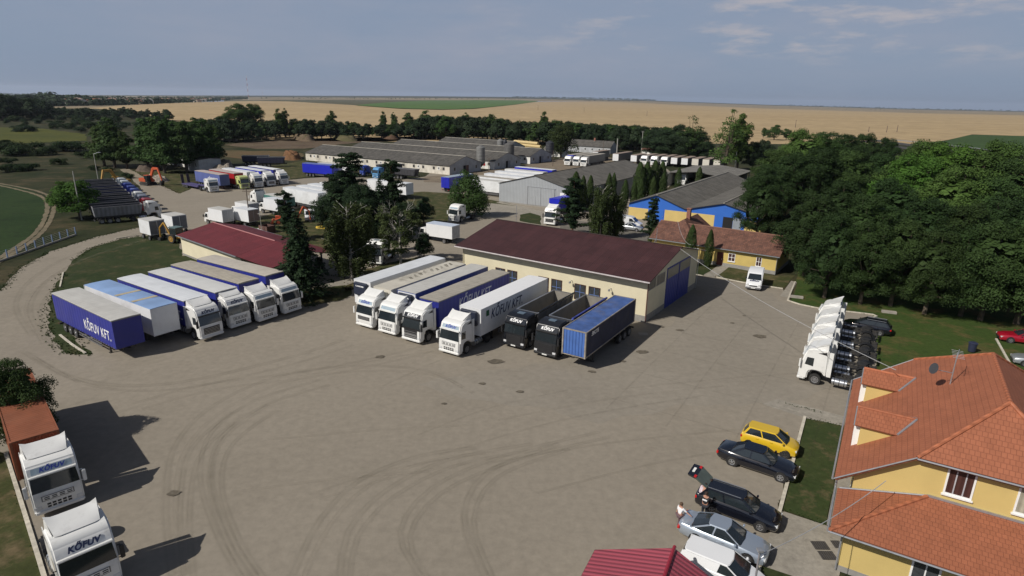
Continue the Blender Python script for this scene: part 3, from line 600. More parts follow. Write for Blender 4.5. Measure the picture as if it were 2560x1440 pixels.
# soffit board, brown
SO=mat('brown_soffit',(.10,.02,.015),.6); b=MB(); b.face([(-.85,UF+.03,ZE-.14),(XA,UF+.03,ZA-.16),(XA,yf,ZA-.16),(-.85,yf,ZE-.14)]); b.box(XA,WR-XA,UF+.03,yf-.01,ZA-.2,ZA-.15); b.build('soffit',SO,ORF)
# lower hipped roof over the front part
b=MB(); LZ=2.9; JX,JZ=3.45,4.0
slab(b,[(-.7,-.9,LZ),(WR+.7,-.9,LZ),(WR-JX,yf-.02,JZ),(JX,yf-.02,JZ)],.12); slab(b,[(-.7,yf-.03,LZ),(-.7,-.9,LZ),(JX,yf-.03,JZ)],.12); slab(b,[(WR+.7,yf-.03,LZ),(WR+.7,-.9,LZ),(WR-JX,yf-.03,JZ)],.12)
lr=b.build('lower_roof',OT,OF)
b=MB(); capline(b,(-.7,-.9,LZ),(JX,yf-.05,JZ),.11,8); b.build('ridge_cap',OC,lr,smooth=True)
b=MB(); b.tube((-.75,-.98,LZ-.07),(WR+.7,-.98,LZ-.07),.055); b.tube((-.78,-.95,LZ-.07),(-.78,yf,LZ-.07),.055); b.build('gutter',GUT,lr)
b=MB(); b.tube((-.6,yf-.06,LZ+.08),(JX,yf-.06,JZ+.06),.05); b.build('flashing',GUT,lr); b=MB(); b.box(JX,WR-JX,yf-.1,yf-.02,JZ,JZ+.12); b.build('flashing',GUT,lr)
b=MB(); b.box(0,WR,0,yf-.01,0,LZ-.1); b.build('lower_wall',YELL,OF); b=MB(); b.box(-.03,WR+.03,-.03,yf,0,.35); b.box(-.03,WR+.03,yf,yb,0,.3); b.build('plinth',PLINTH,OF)
BL=mat('blind_brown',(.07,.03,.025),.4,stripe=('X',.25,.3,0)); CU=mat('pale_curtain',(.42,.39,.3),.6,stripe=('X',.3,.3,.3))
win(OF,(0,yf),(1,0),4.05,4.45,1.25,1.55,WFR,WGL,(2,0),.09,True,mat('grey_bar',(.4,.4,.42)),curtain=BL); win(OF,(0,yf),(1,0),7.0,4.45,1.3,1.55,WFR,WGL,(1,0),.09,True,curtain=CU); win(OF,(0,yf),(1,0),9.6,4.45,1.3,1.55,WFR,WGL,(1,0),.09,True)
for u in (3.1,7.4): win(OF,(0,0),(1,0),u,.95,1.25,1.35,WFR,WGL,(1,0),.09,True)
for u in (6.,11.,15.): win(OF,(0,yb),(0,-1),yb-u,1.0,1.2,1.3)
pipe(OF,-.08,-.1,.1,2.8); pipe(OF,-.8,UF+.5,.3,ZE-.1)
for u0 in (14.3,7.6):   # dormers facing left
    d=MB(); zd=6.36; hw=1.35; ed=5.72; zf=3.75
    d.face([(-.12,u0-1.15,zf),(-.12,u0+1.15,zf),(-.12,u0+1.15,ed),(-.12,u0,zd-.12),(-.12,u0-1.15,ed)]); 
    for s in (-1,1): d.face([(-.12,u0+s*1.15,zf+.0),(-.12,u0+s*1.15,ed),(1.8,u0+s*1.15,ed),(1.8,u0+s*1.15,ed-.1)]); 
    dw=d.build('dormer',YELL,OF)
    b=MB()
    for s in (-1,1): slab(b,[(-.45,u0+s*hw,ed-.02),(1.75,u0+s*hw,ed-.02),(2.6,u0,zd),(-.45,u0,zd)],.08)
    b.build('dormer_roof',OT,dw); b=MB(); capline(b,(-.45,u0,zd),(2.6,u0,zd),.09,8); b.build('ridge_cap',OC,dw,smooth=True)
    b=MB()
    for s in (-1,1): b=MB(); b.tube((1.75,u0+s*hw,ed+.02),(2.6,u0+s*.05,zd+.02),.07); b.build('flashing',GUT,dw); b=MB(); b.tube((-.47,u0+s*hw,ed-.05),(-.47,u0,zd-.05),.04); b.build('verge_trim',GUT,dw)
    win(dw,(-.12,u0+.95),(0,-1),0,4.05,1.9,1.4,WFR,WGL,(1,0),.12,True,proud=.3)
b=MB(); ax,ay=4.2,11.5; za=ZE+SL*(ax+.95); b.tube((ax,ay,za-.1),(ax,ay,za+2.1),.035); b.tube((ax-.1,ay-1,za+2.0),(ax+.1,ay+.6,za+2.1),.02)
for k in range(6): y=ay-.9+k*.28; b.tube((ax-.3,y,za+2.03),(ax+.3,y,za+2.03),.012)
b.tube((ax,ay,za+.7),(ax-.9,ay-.5,za+.9),.025); b.build('roof_antenna',GUT,OF)
b=MB(); c=Vector((ax-1.0,ay-.55,za+.95)); nrm=Vector((-.8,-.5,.35)).normalized(); a=nrm.orthogonal().normalized(); bb=nrm.cross(a)
b.loft([[c+nrm*d+ (a*math.cos(k*math.pi/6)+bb*math.sin(k*math.pi/6))*r for k in range(12)] for r,d in ((.36,.08),(.2,.02),(.05,0))]); b.build('satellite_dish',mat('dark_dish',(.05,.05,.055),.5),OF)
# ---------------------------------------------------------------- yellow house with brown tiles
HT=tilemat('old_brown_tiles',(.19,.090,.062),(.12,.060,.046),.28,.3,(.06,.035,.028),big=.4)
hp=(38.83,86.59); HS,hrf=gable('tiled_house','low yellow house with an old brown tiled roof','building',(hp[0]-.1,hp[1]),305.0,8.0,19.5,2.95,4.95,YELL2,HT,.45,.35,.1,(PLINTH,.55),cap=mat('old_ridge',(.18,.09,.06),.8))
door(HS,(0,19.5),(0,-1),19.5-8.75,.1,.95,2.05,mat('brown_door',(.08,.02,.015),.5)); 
win(HS,(0,19.5),(0,-1),19.5-7.05,.95,1.05,1.25,WFR,mat('net_curtain',(.06,.03,.03),.3)); win(HS,(0,19.5),(0,-1),19.5-2.95,.85,.8,1.4,WFR,mat('net_curtain',(.06,.03,.03)))
win(HS,(0,19.5),(0,-1),19.5-12.8,.95,1.1,1.25); pipe(HS,-.1,.05,0,2.9); pipe(HS,-.1,10.6,0,2.9)
# cross wing to the rear left with a hip and a chimney
b=MB(); Lw=19.5; slab(b,[(-.4,Lw+.3,2.75),(-.4,Lw-7.6,2.75),(4.1,Lw-3.6,5.75)],.1); slab(b,[(10.5,Lw+.3,2.85),(-.4,Lw+.3,2.85),(4.1,Lw-3.6,5.75),(10.5,Lw-3.6,5.75)],.1); slab(b,[(-.4,Lw-7.6,2.85),(10.5,Lw-7.6,2.85),(10.5,Lw-3.6,5.75),(4.1,Lw-3.6,5.75)],.1)
w=b.build('wing_roof',HT,HS); b=MB(); b.box(7.7,10.3,Lw-7.3,Lw-.1,0,2.8); b.face([(10.31,Lw-7.3,2.8),(10.31,Lw-.1,2.8),(10.31,Lw-3.6,5.7)]); b.build('wing_wall',YELL2,HS)
b=MB(); b.box(5.5,6.1,Lw-4.0,Lw-3.4,5.0,7.2); b.box(5.42,6.18,Lw-4.08,Lw-3.32,7.2,7.32); b.build('chimney',mat('chimney_brick',(.24,.10,.07),.85,0,.3,8,dirt=.5),w)
# ---------------------------------------------------------------- blue and yellow warehouse (two naves)
FC=corrmat('fibre_cement',(.155,.145,.128),.18,1.6,1.1,.85,.2,.4,moss=(.085,.08,.072)); FCD=corrmat('fibre_cement_dark',(.10,.094,.086),.18,1.6,1.1,.85,.2,.45,moss=(.15,.14,.12)); FCL=corrmat('fibre_cement_pale',(.21,.20,.18),.18,1.6,1.1,.85,.2,.3)
BLW=mat('blue_render',(.022,.12,.48),.8,0,.06,.5); PG=mat('pale_ridge',(.34,.32,.28),.8)
wp=(24.85,130.8); WH=thing('warehouse','blue and yellow warehouse with two grey gabled roofs','building',wp,33)
X=[0,12.3,27.5]; Z=[(3.2,5.4),(3.2,5.1)]; LNW=56
b=MB()
for k in (0,1):
    x0,x1=X[k],X[k+1]; xm=(x0+x1)/2; ze,zr=Z[k]
    b.face([(x0,0,0),(x1,0,0),(x1,0,ze),(xm,0,zr),(x0,0,ze)],0); b.face([(x0,LNW,0),(x1,LNW,0),(x1,LNW,ze),(xm,LNW,zr),(x0,LNW,ze)],0)
b.face([(0,0,0),(0,LNW,0),(0,LNW,3.2),(0,0,3.2)],1); b.face([(27.5,0,0),(27.5,LNW,0),(27.5,LNW,3.2),(27.5,0,3.2)],1); b.build('wall',[BLW,YELL],WH)
for x0,x1,z1 in ((.0,4.4,2.35),(8.0,12.3,2.6),(12.31,18.3,2.6),(24.2,27.45,2.2)): b=MB(); b.box(x0,x1,-.03,.02,0,z1); b.build('yellow_panel',YELL,WH)
b=MB()
for k in (0,1):
    x0,x1=X[k],X[k+1]; xm=(x0+x1)/2; ze,zr=Z[k]; s=(zr-ze)/(xm-x0)
    e0=.5 if k==0 else .02; e1=.5 if k==1 else .02
    slab(b,[(x0-e0,-.4,ze-s*e0+.1),(x0-e0,LNW,ze-s*e0+.1),(xm,LNW,zr+.1),(xm,-.4,zr+.1)],.1); slab(b,[(x1+e1,-.4,ze-s*e1+.1),(x1+e1,LNW,ze-s*e1+.1),(xm,LNW,zr+.1),(xm,-.4,zr+.1)],.1)
wr_=b.build('roof',FC,WH)
for k in (0,1): b=MB(); xm=(X[k]+X[k+1])/2; capline(b,(xm,-.4,Z[k][1]+.12),(xm,LNW,Z[k][1]+.12),.14); b.build('ridge_cap',PG,wr_)
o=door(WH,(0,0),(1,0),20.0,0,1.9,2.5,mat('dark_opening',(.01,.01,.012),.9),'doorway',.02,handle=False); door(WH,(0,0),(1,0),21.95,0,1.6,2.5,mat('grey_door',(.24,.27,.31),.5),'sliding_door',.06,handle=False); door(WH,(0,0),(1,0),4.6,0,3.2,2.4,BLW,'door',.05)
# ---------------------------------------------------------------- metal hall
MW=mat('metal_cladding',(.40,.42,.44),.5,.2,.05,.6,stripe=('X',.42,.22,.5),dirt=.1)
HL,hr=gable('metal_hall','large pale grey corrugated metal hall with sliding doors','building',(-3.56,148.83),33,20.2,52,4.55,7.1,MW,FC,.3,.25,.1,(PLINTH,.3),gut=False)
for x in (8.3,11.9): o=door(HL,(0,0),(1,0),x,.32,3.5,4.1,MW,'sliding_door',.07,handle=False)
door(HL,(0,0),(1,0),9.4,.4,1.1,2.0,MW,'door',.1); b=MB(); b.box(8.0,15.7,-.12,-.02,4.45,4.55); b.box(8.15,8.25,-.1,-.01,.3,4.44); b.box(15.45,15.55,-.1,-.01,.3,4.44); b.build('door_rail',GUT,HL)
b=MB(); b.box(16.9,18.4,-.08,-.02,2.3,3.8); b.build('notice_board',WFR,HL); b=MB(); b.box(15.8,16.6,-.9,-.01,.0,1.4); b.box(15.7,16.7,-1.,0,1.41,1.5); b.build('meter_cabinet',CONC,HL)
# ---------------------------------------------------------------- animal barns and silos
bar=[('long low barn nearest the blue trailer, limewashed with many small windows',(-21.09,201.56),72,(17.2,2.9,5.4),1),('second limewashed barn, with a red panel on its white side',(-7.03,219.96),76,(17,2.9,5.4),1),('third limewashed barn, beside the stacked straw bales',(6.15,242.05),76,(16.5,2.9,5.4),1),('farthest grey roofed barn below the tree belt',(-4.0,284),42,(16,2.8,5.3),0)]
for i,(lb,p,Ln,(wd,ze,zr),dt) in enumerate(bar):
    B,_=gable('livestock_barn',lb,'barn',p,303.5,wd,Ln,ze,zr,LIME if i==0 else mat('white_limewash',(.75,.74,.70),.9,0,.08,.7,dirt=.5),FCD if i else FCD,.35,.15,.08,gut=False,cap=PG,group='livestock barns',endm=GABW)
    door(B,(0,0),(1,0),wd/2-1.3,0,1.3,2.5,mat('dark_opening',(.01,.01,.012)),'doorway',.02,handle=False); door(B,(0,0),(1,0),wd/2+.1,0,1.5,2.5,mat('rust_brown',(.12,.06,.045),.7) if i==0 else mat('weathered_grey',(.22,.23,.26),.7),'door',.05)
    for u in (2.2,wd-3.2): win(B,(0,0),(1,0),u,1.1,.9,1.1,mat('old_frame',(.3,.28,.25),.8),WGL,(0,0),.08,False)
    if dt:
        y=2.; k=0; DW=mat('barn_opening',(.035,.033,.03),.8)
        while y<Ln-3:
            if i==1 and k==1: b=MB(); b.box(-.1,-.02,y,y+1.7,1.1,2.6); b.build('red_panel',mat('red_sheet',(.35,.02,.03),.5),B)
            elif k%4!=3: win(B,(0,Ln),(0,-1),Ln-y-1,1.3,1.0,1.05,mat('old_frame',(.3,.28,.25)) if k%4!=1 else WFR,DW,(1,0) if k%2 else (0,0),.1 if k%4!=1 else .2,False)
            y+=2.1 if k%4!=3 else 2.6; k+=1
def silo(label,xy,r,z1,m=None):
    t=thing('feed_silo',label,'silo',xy,20,'feed silos by the barns'); m=m or mat('silo_metal',(.25,.25,.24),.5,.4,.2,1.2,dirt=.5)
    b=MB(); 
    def rg(rr,z): return [(rr*math.cos(k*math.pi/8),rr*math.sin(k*math.pi/8),z) for k in range(16)]
    z0=1.7; b.loft([rg(.25,z0-.6),rg(r,z0+.8),rg(r,z1-.8),rg(.3,z1)]); b.build('hopper',m,t,smooth=True)
    b=MB(); 
    for k in range(int((z1-z0-1.6)/1.1)): z=z0+1.0+k*1.1; b.loft([rg(r+.05,z),rg(r+.05,z+.09)])
    b.build('band',mat('dark_band',(.12,.12,.12),.6),t)
    for k in range(4): a=math.pi/4+k*math.pi/2; b=MB(); b.tube((r*.85*math.cos(a),r*.85*math.sin(a),0),(r*.85*math.cos(a),r*.85*math.sin(a),z0+.9),.08); b.build('leg',DARKM,t)
s1=G(1181,425); silo('banded grey feed silo at the gable of the nearest barn',(-11.8,217.5),1.5,8.6)
silo('dark feed silo standing behind the second barn gable',(-2.0,240.5),1.9,8.3,mat('silo_dark',(.13,.125,.12),.6,.3,.2,1)); silo('pale feed silo behind the ridge of the third barn',(-6.,262.5),1.4,8.2); silo('black feed silo at the far corner of the third barn gable',(14.8,262),1.7,7.8,mat('silo_black',(.05,.052,.06),.5,.3,.2,1)); silo('small grey feed silo next to the pale one',(-4.0,261),.9,8.0,mat('silo_black',(.05,.052,.06)))
# ---------------------------------------------------------------- other farm and yard buildings
def smallhouse(label,xy,az,w,l,ze,zr,wm,rm,name='small_house',cat='house',wins=3,chim=0,group=None,det=True):
    B,rf=gable(name,label,cat,xy,az,w,l,ze,zr,wm,rm,.35,.25,.08,gut=False,group=group)
    for k in range(wins): u=(k+.5)*l/wins; win(B,(0,l),(0,-1),u-.5,ze*.35,1.0,ze*.38,WFR,WGL,(0,0),.1,False)
    for k in range(chim): b=MB(); y=l*(.3+.4*k); b.box(w/2-.4,w/2+.4,y-.4,y+.4,zr-.3,zr+1.2); b.build('chimney',mat('chimney_brick',(.24,.10,.07)),rf)
    return B
p=G(1410,397); smallhouse('long grey roofed farmhouse with two chimneys behind the trucks',(G(1525,385)[0],G(1525,385)[1]),303,8,34,3.0,5.6,GABW,FCD,'farmhouse',wins=9,chim=2)
smallhouse('small white shed at the foot of the willow',G(1405,393),300,6,9,3.2,4.6,mat('white_limewash',(.75,.74,.7)),FCL,'small_shed','shed',0)
smallhouse('grey roofed cottage half hidden in the belt trees',G(1575,368),290,8,12,3,5.5,GABW,FCD,'cottage')
smallhouse('tiny white hut by the big trees',G(1625,388),300,3.5,4,2.3,3.2,mat('white_limewash',(.75,.74,.7)),mat('hut_roof',(.35,.16,.12),.8),'small_hut','hut',1)
smallhouse('ruined white building under the left trees',G(462,418),310,7,26,3.6,4.2,mat('white_limewash',(.75,.74,.7)),mat('dark_ruin_roof',(.05,.045,.04),.9),'ruined_building','building',7)
smallhouse('grey block building under the left trees',G(500,432),310,7,9,4,4.3,GABW,mat('dark_ruin_roof',(.05,.045,.04)),'ruined_building','building',2)
# ================================================================ foliage
def leafmat(name,c,rand=.18,var=.35,scale=.9,trans=.18): return mat(name,c,.75,0,var,scale,spec=.15,rand=rand,trans=trans)
LM={'belt':leafmat('leaf_belt',(.030,.050,.024)),'mid':leafmat('leaf_mid',(.043,.078,.022)),'big':leafmat('leaf_big',(.027,.052,.016)),'light':leafmat('leaf_light',(.060,.105,.024)),'maple':leafmat('leaf_maple',(.034,.060,.017)),
    'conif':leafmat('leaf_conifer',(.022,.042,.018),.1),'birch':leafmat('leaf_birch',(.048,.066,.022)),'thuja':leafmat('leaf_thuja',(.038,.062,.018),.12),'shrub':leafmat('leaf_shrub',(.022,.042,.014)),'bright':leafmat('leaf_bright',(.05,.11,.018)),'dry':leafmat('leaf_dry',(.11,.095,.055))}
BARK=mat('bark',(.09,.07,.05),.9,0,.3,3); BARKW=mat('birch_bark',(.40,.38,.34),.8,0,.25,4,dirt=.8); BARKR=mat('pine_bark',(.13,.07,.04),.9,0,.3,3)
def quads(name,C,Nn,S,asp,m,parent,down=None):
    "leaf cards: centres C, normals Nn, sizes S"
    rs=np.random.RandomState(len(C)); n=len(C); Nn=Nn/np.linalg.norm(Nn,axis=1,keepdims=True)
    t=rs.normal(size=(n,3)) if down is None else down; t=t-Nn*(t*Nn).sum(1,keepdims=True); t/=np.linalg.norm(t,axis=1,keepdims=True)+1e-9; u=np.cross(Nn,t)
    S=S[:,None]; V=np.empty((n,4,3)); V[:,0]=C-t*S*asp; V[:,1]=C+u*S*.55+t*S*.1*rs.uniform(-1,1,(n,1)); V[:,2]=C+t*S*asp; V[:,3]=C-u*S*.55
    me=bpy.data.meshes.new(name); me.vertices.add(n*4); me.vertices.foreach_set('co',V.reshape(-1)); me.loops.add(n*4); me.loops.foreach_set('vertex_index',np.arange(n*4)); me.polygons.add(n); me.polygons.foreach_set('loop_start',np.arange(0,n*4,4)); me.polygons.foreach_set('loop_total',np.full(n,4)); me.update(); me.materials.append(m)
    o=bpy.data.objects.new(name,me); COL.objects.link(o); o.parent=parent; return o
def sph(rs,n):
    v=rs.normal(size=(n,3)); return v/np.linalg.norm(v,axis=1,keepdims=True)
_tt={}
def tree(kind,label,xy,h,wr=1.,group=None,seed=0,leaf=None,nvar=3,head=None):
    """unit trees of height 10 m scaled to height h; wr widens the crown"""
    v=seed%nvar; key=(kind,v,leaf); head=random.Random(seed*7+int(xy[0]*10)).uniform(0,360) if head is None else head
    if key not in _tt: _tt[key]=maketree(kind,v,leaf)
    s=h/10.; k=(s*wr,s*wr,s)
    if not _tt[key].get('placed'):
        _tt[key]['placed']=1; r=_tt[key]['o']; r.location=(xy[0],xy[1],0); r.rotation_euler=(0,0,-R(head)); r.scale=k; return tag(r,label,'tree' if 'shrub' not in kind else 'shrub',group)
    return clone(_tt[key]['o'],xy,head,label,group,s=k)
def maketree(kind,v,leaf):
    rs=np.random.RandomState(hash_(kind)+v*13); name={'broad':'broadleaf_tree','big':'broadleaf_tree','poplar':'poplar_tree','birch':'birch_tree','spruce':'spruce_tree','pine':'pine_tree','thuja':'thuja_tree','bare':'bare_birch_tree','shrub':'shrub','willow':'willow_tree','far':'broadleaf_tree','sparse':'poplar_tree'}[kind]
    t=thing(name,'tree '+kind+str(v)+str(leaf),'tree'); LABELS.discard('tree '+kind+str(v)+str(leaf)); tr=MB(); C=[];Nn=[];S=[];down=None
    def clumps(cs,per,size,flat=.8,outw=.75):
        for (c,r) in cs:
            n=int(per*r*r); d=sph(rs,n); d[:,2]=np.where(d[:,2]<-.35,-d[:,2]*.6,d[:,2]); rad=r*rs.uniform(.62,1.03,(n,1)); p=np.array(c)+d*rad*np.array([1,1,flat*1.2]); C.append(p); nn=d*outw+sph(rs,n)*.55+np.array([0,0,.25]); Nn.append(nn); S.append(rs.uniform(.6,1.2,n)*size)
    if kind in('broad','big','far','poplar','sparse','willow'):
        tall={'broad':0,'big':0,'far':0,'poplar':1,'sparse':1,'willow':0}[kind]; nc={'broad':34,'big':64,'far':22,'poplar':40,'sparse':30,'willow':36}[kind]
        z0=1.7; tr.tube((0,0,-.2),(rs.uniform(-.2,.2),.1,4.5),.26,.16,8); cs=[]
        for i in range(nc):
            a=rs.uniform(0,2*math.pi); u=rs.uniform(0,1)
            if tall: z=1.6+u*7.6; prof=min(1,(9.9-z)/4.6)**.85*min(1,.45+z/5.); rr=2.3*prof*rs.uniform(.3,1.0); r=rs.uniform(.65,1.15)*(.65+.45*prof)
            else: z=z0+u*7.3; prof=min(1,(9.8-z)/4.4)**.8*min(1,.35+z/4.2); rr=3.6*prof*rs.uniform(.35,1.0)**.5; r=rs.uniform(.9,1.5) if kind!='big' else rs.uniform(.65,1.35)
            r=r*(1-.35*max(0,(z-6)/4)); c=(rr*math.cos(a),rr*math.sin(a),min(z,9.95-r*.9)); cs.append((c,r)); 
            if i%2==0: b0=min(c[2]-.6,rs.uniform(2,5)); tr.tube((0,0,b0),c,.08,.025,5)
        cs+=[((0,0,5.5),2.1 if not tall else 1.2)]
        core=[(0,0,4.9,2.5,3.6)] if not tall else [(0,0,4.6,1.35,3.4)]
        per={'broad':190,'big':470,'far':75,'poplar':260,'sparse':110,'willow':240}[kind]; sz={'broad':.2,'big':.118,'far':.36,'poplar':.19,'sparse':.17,'willow':.16}[kind]
        clumps(cs,per,sz)
        if kind=='willow':
            for (c,r) in cs: n=int(90*r); d=sph(rs,n)*r*.95; p=np.array(c)+d*[1,1,.3]-np.array([0,0,1.])*rs.uniform(.3,2.0,(n,1)); C.append(p); Nn.append(sph(rs,n)*[1,1,.3]); S.append(rs.uniform(.7,1.2,n)*.2)
    elif kind=='birch':   # weeping birch with hanging strands
        tr.tube((0,0,-.2),(.15,0,3.5),.16,.12,8); tr.tube((.15,0,3.5),(-.1,.1,8.8),.12,.03,6)
        for i in range(40):
            a=rs.uniform(0,6.28); z=2.8+6.6*(i/40); rr=(2.2*(1-((z-4.8)/5.6)**2)**.5)*rs.uniform(.5,1); p0=(0,0,z-.9); p1=(rr*math.cos(a),rr*math.sin(a),z+.3); tr.tube(p0,p1,.05,.015,4)
            for k in range(11):
                f=rs.uniform(.25,1.05); q=np.array([p1[0]*f+rs.uniform(-.25,.25),p1[1]*f+rs.uniform(-.25,.25),p0[2]+(p1[2]-p0[2])*f]); L=rs.uniform(.8,2.9); n=int(30*L); s=rs.uniform(0,1,n); pts=q+np.stack([rs.normal(size=n)*.1,rs.normal(size=n)*.1,-s*L],1); C.append(pts); Nn.append(sph(rs,n)*[1,1,.25]); S.append(rs.uniform(.6,1.2,n)*.14)
    elif kind=='bare':
        tr.tube((0,0,-.2),(.1,0,3.6),.17,.13,8); tr.tube((.1,0,3.6),(-.2,.1,7.6),.13,.05,6)
        def br(p,d,L,r,dep):
            q=p+d*L; tr.tube(p,q,r*.7,r*.4,5 if dep<2 else 4)
            if dep<3:
                for k in range(3 if dep<2 else 2): 
                    dd=d+Vector(rs.normal(size=3))*.45+Vector((0,0,.25)); dd.normalize(); br(p+d*L*rs.uniform(.45,1),dd,L*.66,r*.55,dep+1)
        for i in range(11):
            a=rs.uniform(0,6.28); z=2.9+4.9*i/11; d=Vector((math.cos(a),math.sin(a),rs.uniform(.6,1.3))).normalized(); br(Vector((0,0,z)),d,rs.uniform(1.3,2.2),.07,0)
        cs=[((rs.uniform(-2.2,2.2),rs.uniform(-2.2,2.2),rs.uniform(1.9,8.2)),rs.uniform(.45,.85)) for i in range(44)]; clumps(cs,420,.17)
    elif kind=='spruce':
        tr.tube((0,0,-.2),(0,0,9.6),.2,.02,8)
        for L in range(30):
            z=1.0+8.8*(L/30)**.97; R_=(3.1*(1-(z-1.0)/9.1)**.85)*rs.uniform(.8,1.1)
            for k in range(9):
                a=k*6.28/9+rs.uniform(-.3,.3)+L; rr=R_*rs.uniform(.75,1.1); n=int(18*rr)+5; s=rs.uniform(.12,1,n)**.8; sp=rs.normal(size=n)*.16*(rr*.45)*s**.5
                p=np.stack([np.cos(a)*s*rr-np.sin(a)*sp,np.sin(a)*s*rr+np.cos(a)*sp,z-s*rr*.28+rs.normal(size=n)*.05-.04],1); C.append(p); Nn.append(np.tile([math.cos(a)*.35,math.sin(a)*.35,.8],(n,1))+sph(rs,n)*.6); S.append(rs.uniform(.6,1.2,n)*.17)
    elif kind=='pine':
        tr.tube((0,0,-.2),(.2,0,9.3),.2,.04,8)
        for i in range(54):
            z=1.5+8.*(i/54); a=rs.uniform(0,6.28); R_=(3.0*(1-(z-1.8)/9.)**.6)*rs.uniform(.45,1.1); e=(R_*math.cos(a),R_*math.sin(a),z+R_*.12); tr.tube((.1,0,z-.3),e,.06,.02,4)
            for f in (.45,.75,1.0): clumps([((e[0]*f,e[1]*f,z+R_*.12*f),rs.uniform(.35,.68))],380,.14,.55,.5)
    elif kind=='thuja':
        tr.tube((0,0,-.2),(0,0,3),.15,.1,6); n=5200; z=rs.uniform(0,1,n)**.9; prof=np.minimum(1,(1-z)*2.6)**.6*np.minimum(1,.55+z*2.5); lob=1+.14*np.sin(rs.uniform(0,6.28,1)+z*9)
        a=rs.uniform(0,6.28,n); lobe=1+.13*np.sin(a*3+z*14)+.08*np.sin(a*5-z*22); rr=1.25*prof*lobe*rs.uniform(.8,1.04,n); C.append(np.stack([np.cos(a)*rr,np.sin(a)*rr,.25+z*9.7],1)); Nn.append(np.stack([np.cos(a),np.sin(a),np.full(n,.25)],1)+sph(rs,n)*.6); S.append(rs.uniform(.7,1.3,n)*.17)
    elif kind=='shrub':
        cs=[((rs.uniform(-5,5),rs.uniform(-4,4),rs.uniform(.8,5.2)),rs.uniform(2.,3.8)) for i in range(14)]; clumps(cs,30,.5,.85); tr.tube((0,0,-.2),(0,0,3),.3,.2,5)
    m=LM[leaf] if leaf else LM[{'broad':'mid','big':'big','far':'belt','poplar':'light','birch':'birch','bare':'birch','spruce':'conif','pine':'conif','thuja':'thuja','shrub':'shrub','willow':'mid','sparse':'light'}[kind]]
    if kind in('broad','big','far','poplar','willow','pine','spruce'):
        cx,cy,cz,cr,ch=core[0] if kind not in('pine','spruce') else (0,0,4.4,.9,2.6); bmk=MB(); bmk.loft([[(cr*math.sin(p)*math.cos(q*.785)*(1+.18*math.sin(q*2+p*3)),cr*math.sin(p)*math.sin(q*.785)*(1+.18*math.cos(q*3+p)),cz-ch*math.cos(p)) for q in range(8)] for p in (.25,.8,1.4,2.0,2.6,2.95)]); inner=bmk
    else: inner=None
    tr.build('trunk' if kind!='shrub' else 'stem',BARKW if kind in('birch','bare') else BARKR if kind=='pine' else BARK,t)
    if inner:
        r_=np.random.RandomState(3); n_=500; fs_=[f for f in inner.f if len(f)==4]; V_=np.array(inner.v); ii=r_.randint(0,len(fs_),n_); w_=r_.dirichlet([1]*4,n_); Q_=np.einsum('nk,nkd->nd',w_,V_[np.array([fs_[i] for i in ii])]); C.append(Q_); Nn.append(Q_-np.array([0,0,4.5])+sph(r_,n_)*.8); S.append(r_.uniform(.7,1.2,n_)*.55)
    quads('crown',np.concatenate(C),np.concatenate(Nn),np.concatenate(S),.75,m,t)
    return {'o':t}
def hash_(s): return sum(ord(c)*(i+3) for i,c in enumerate(s))%9973
def px_tree(kind,label,x,yb,yt,wr=1.,group=None,seed=0,leaf=None,zb=0.,**k):
    p=G(x,yb,zb); d=ray(x,yt); t=math.hypot(*p)/math.hypot(d[0],d[1]); h=H+d[2]*t
    return tree(kind,label,p,max(1.2,h),wr,group,seed,leaf,**k)
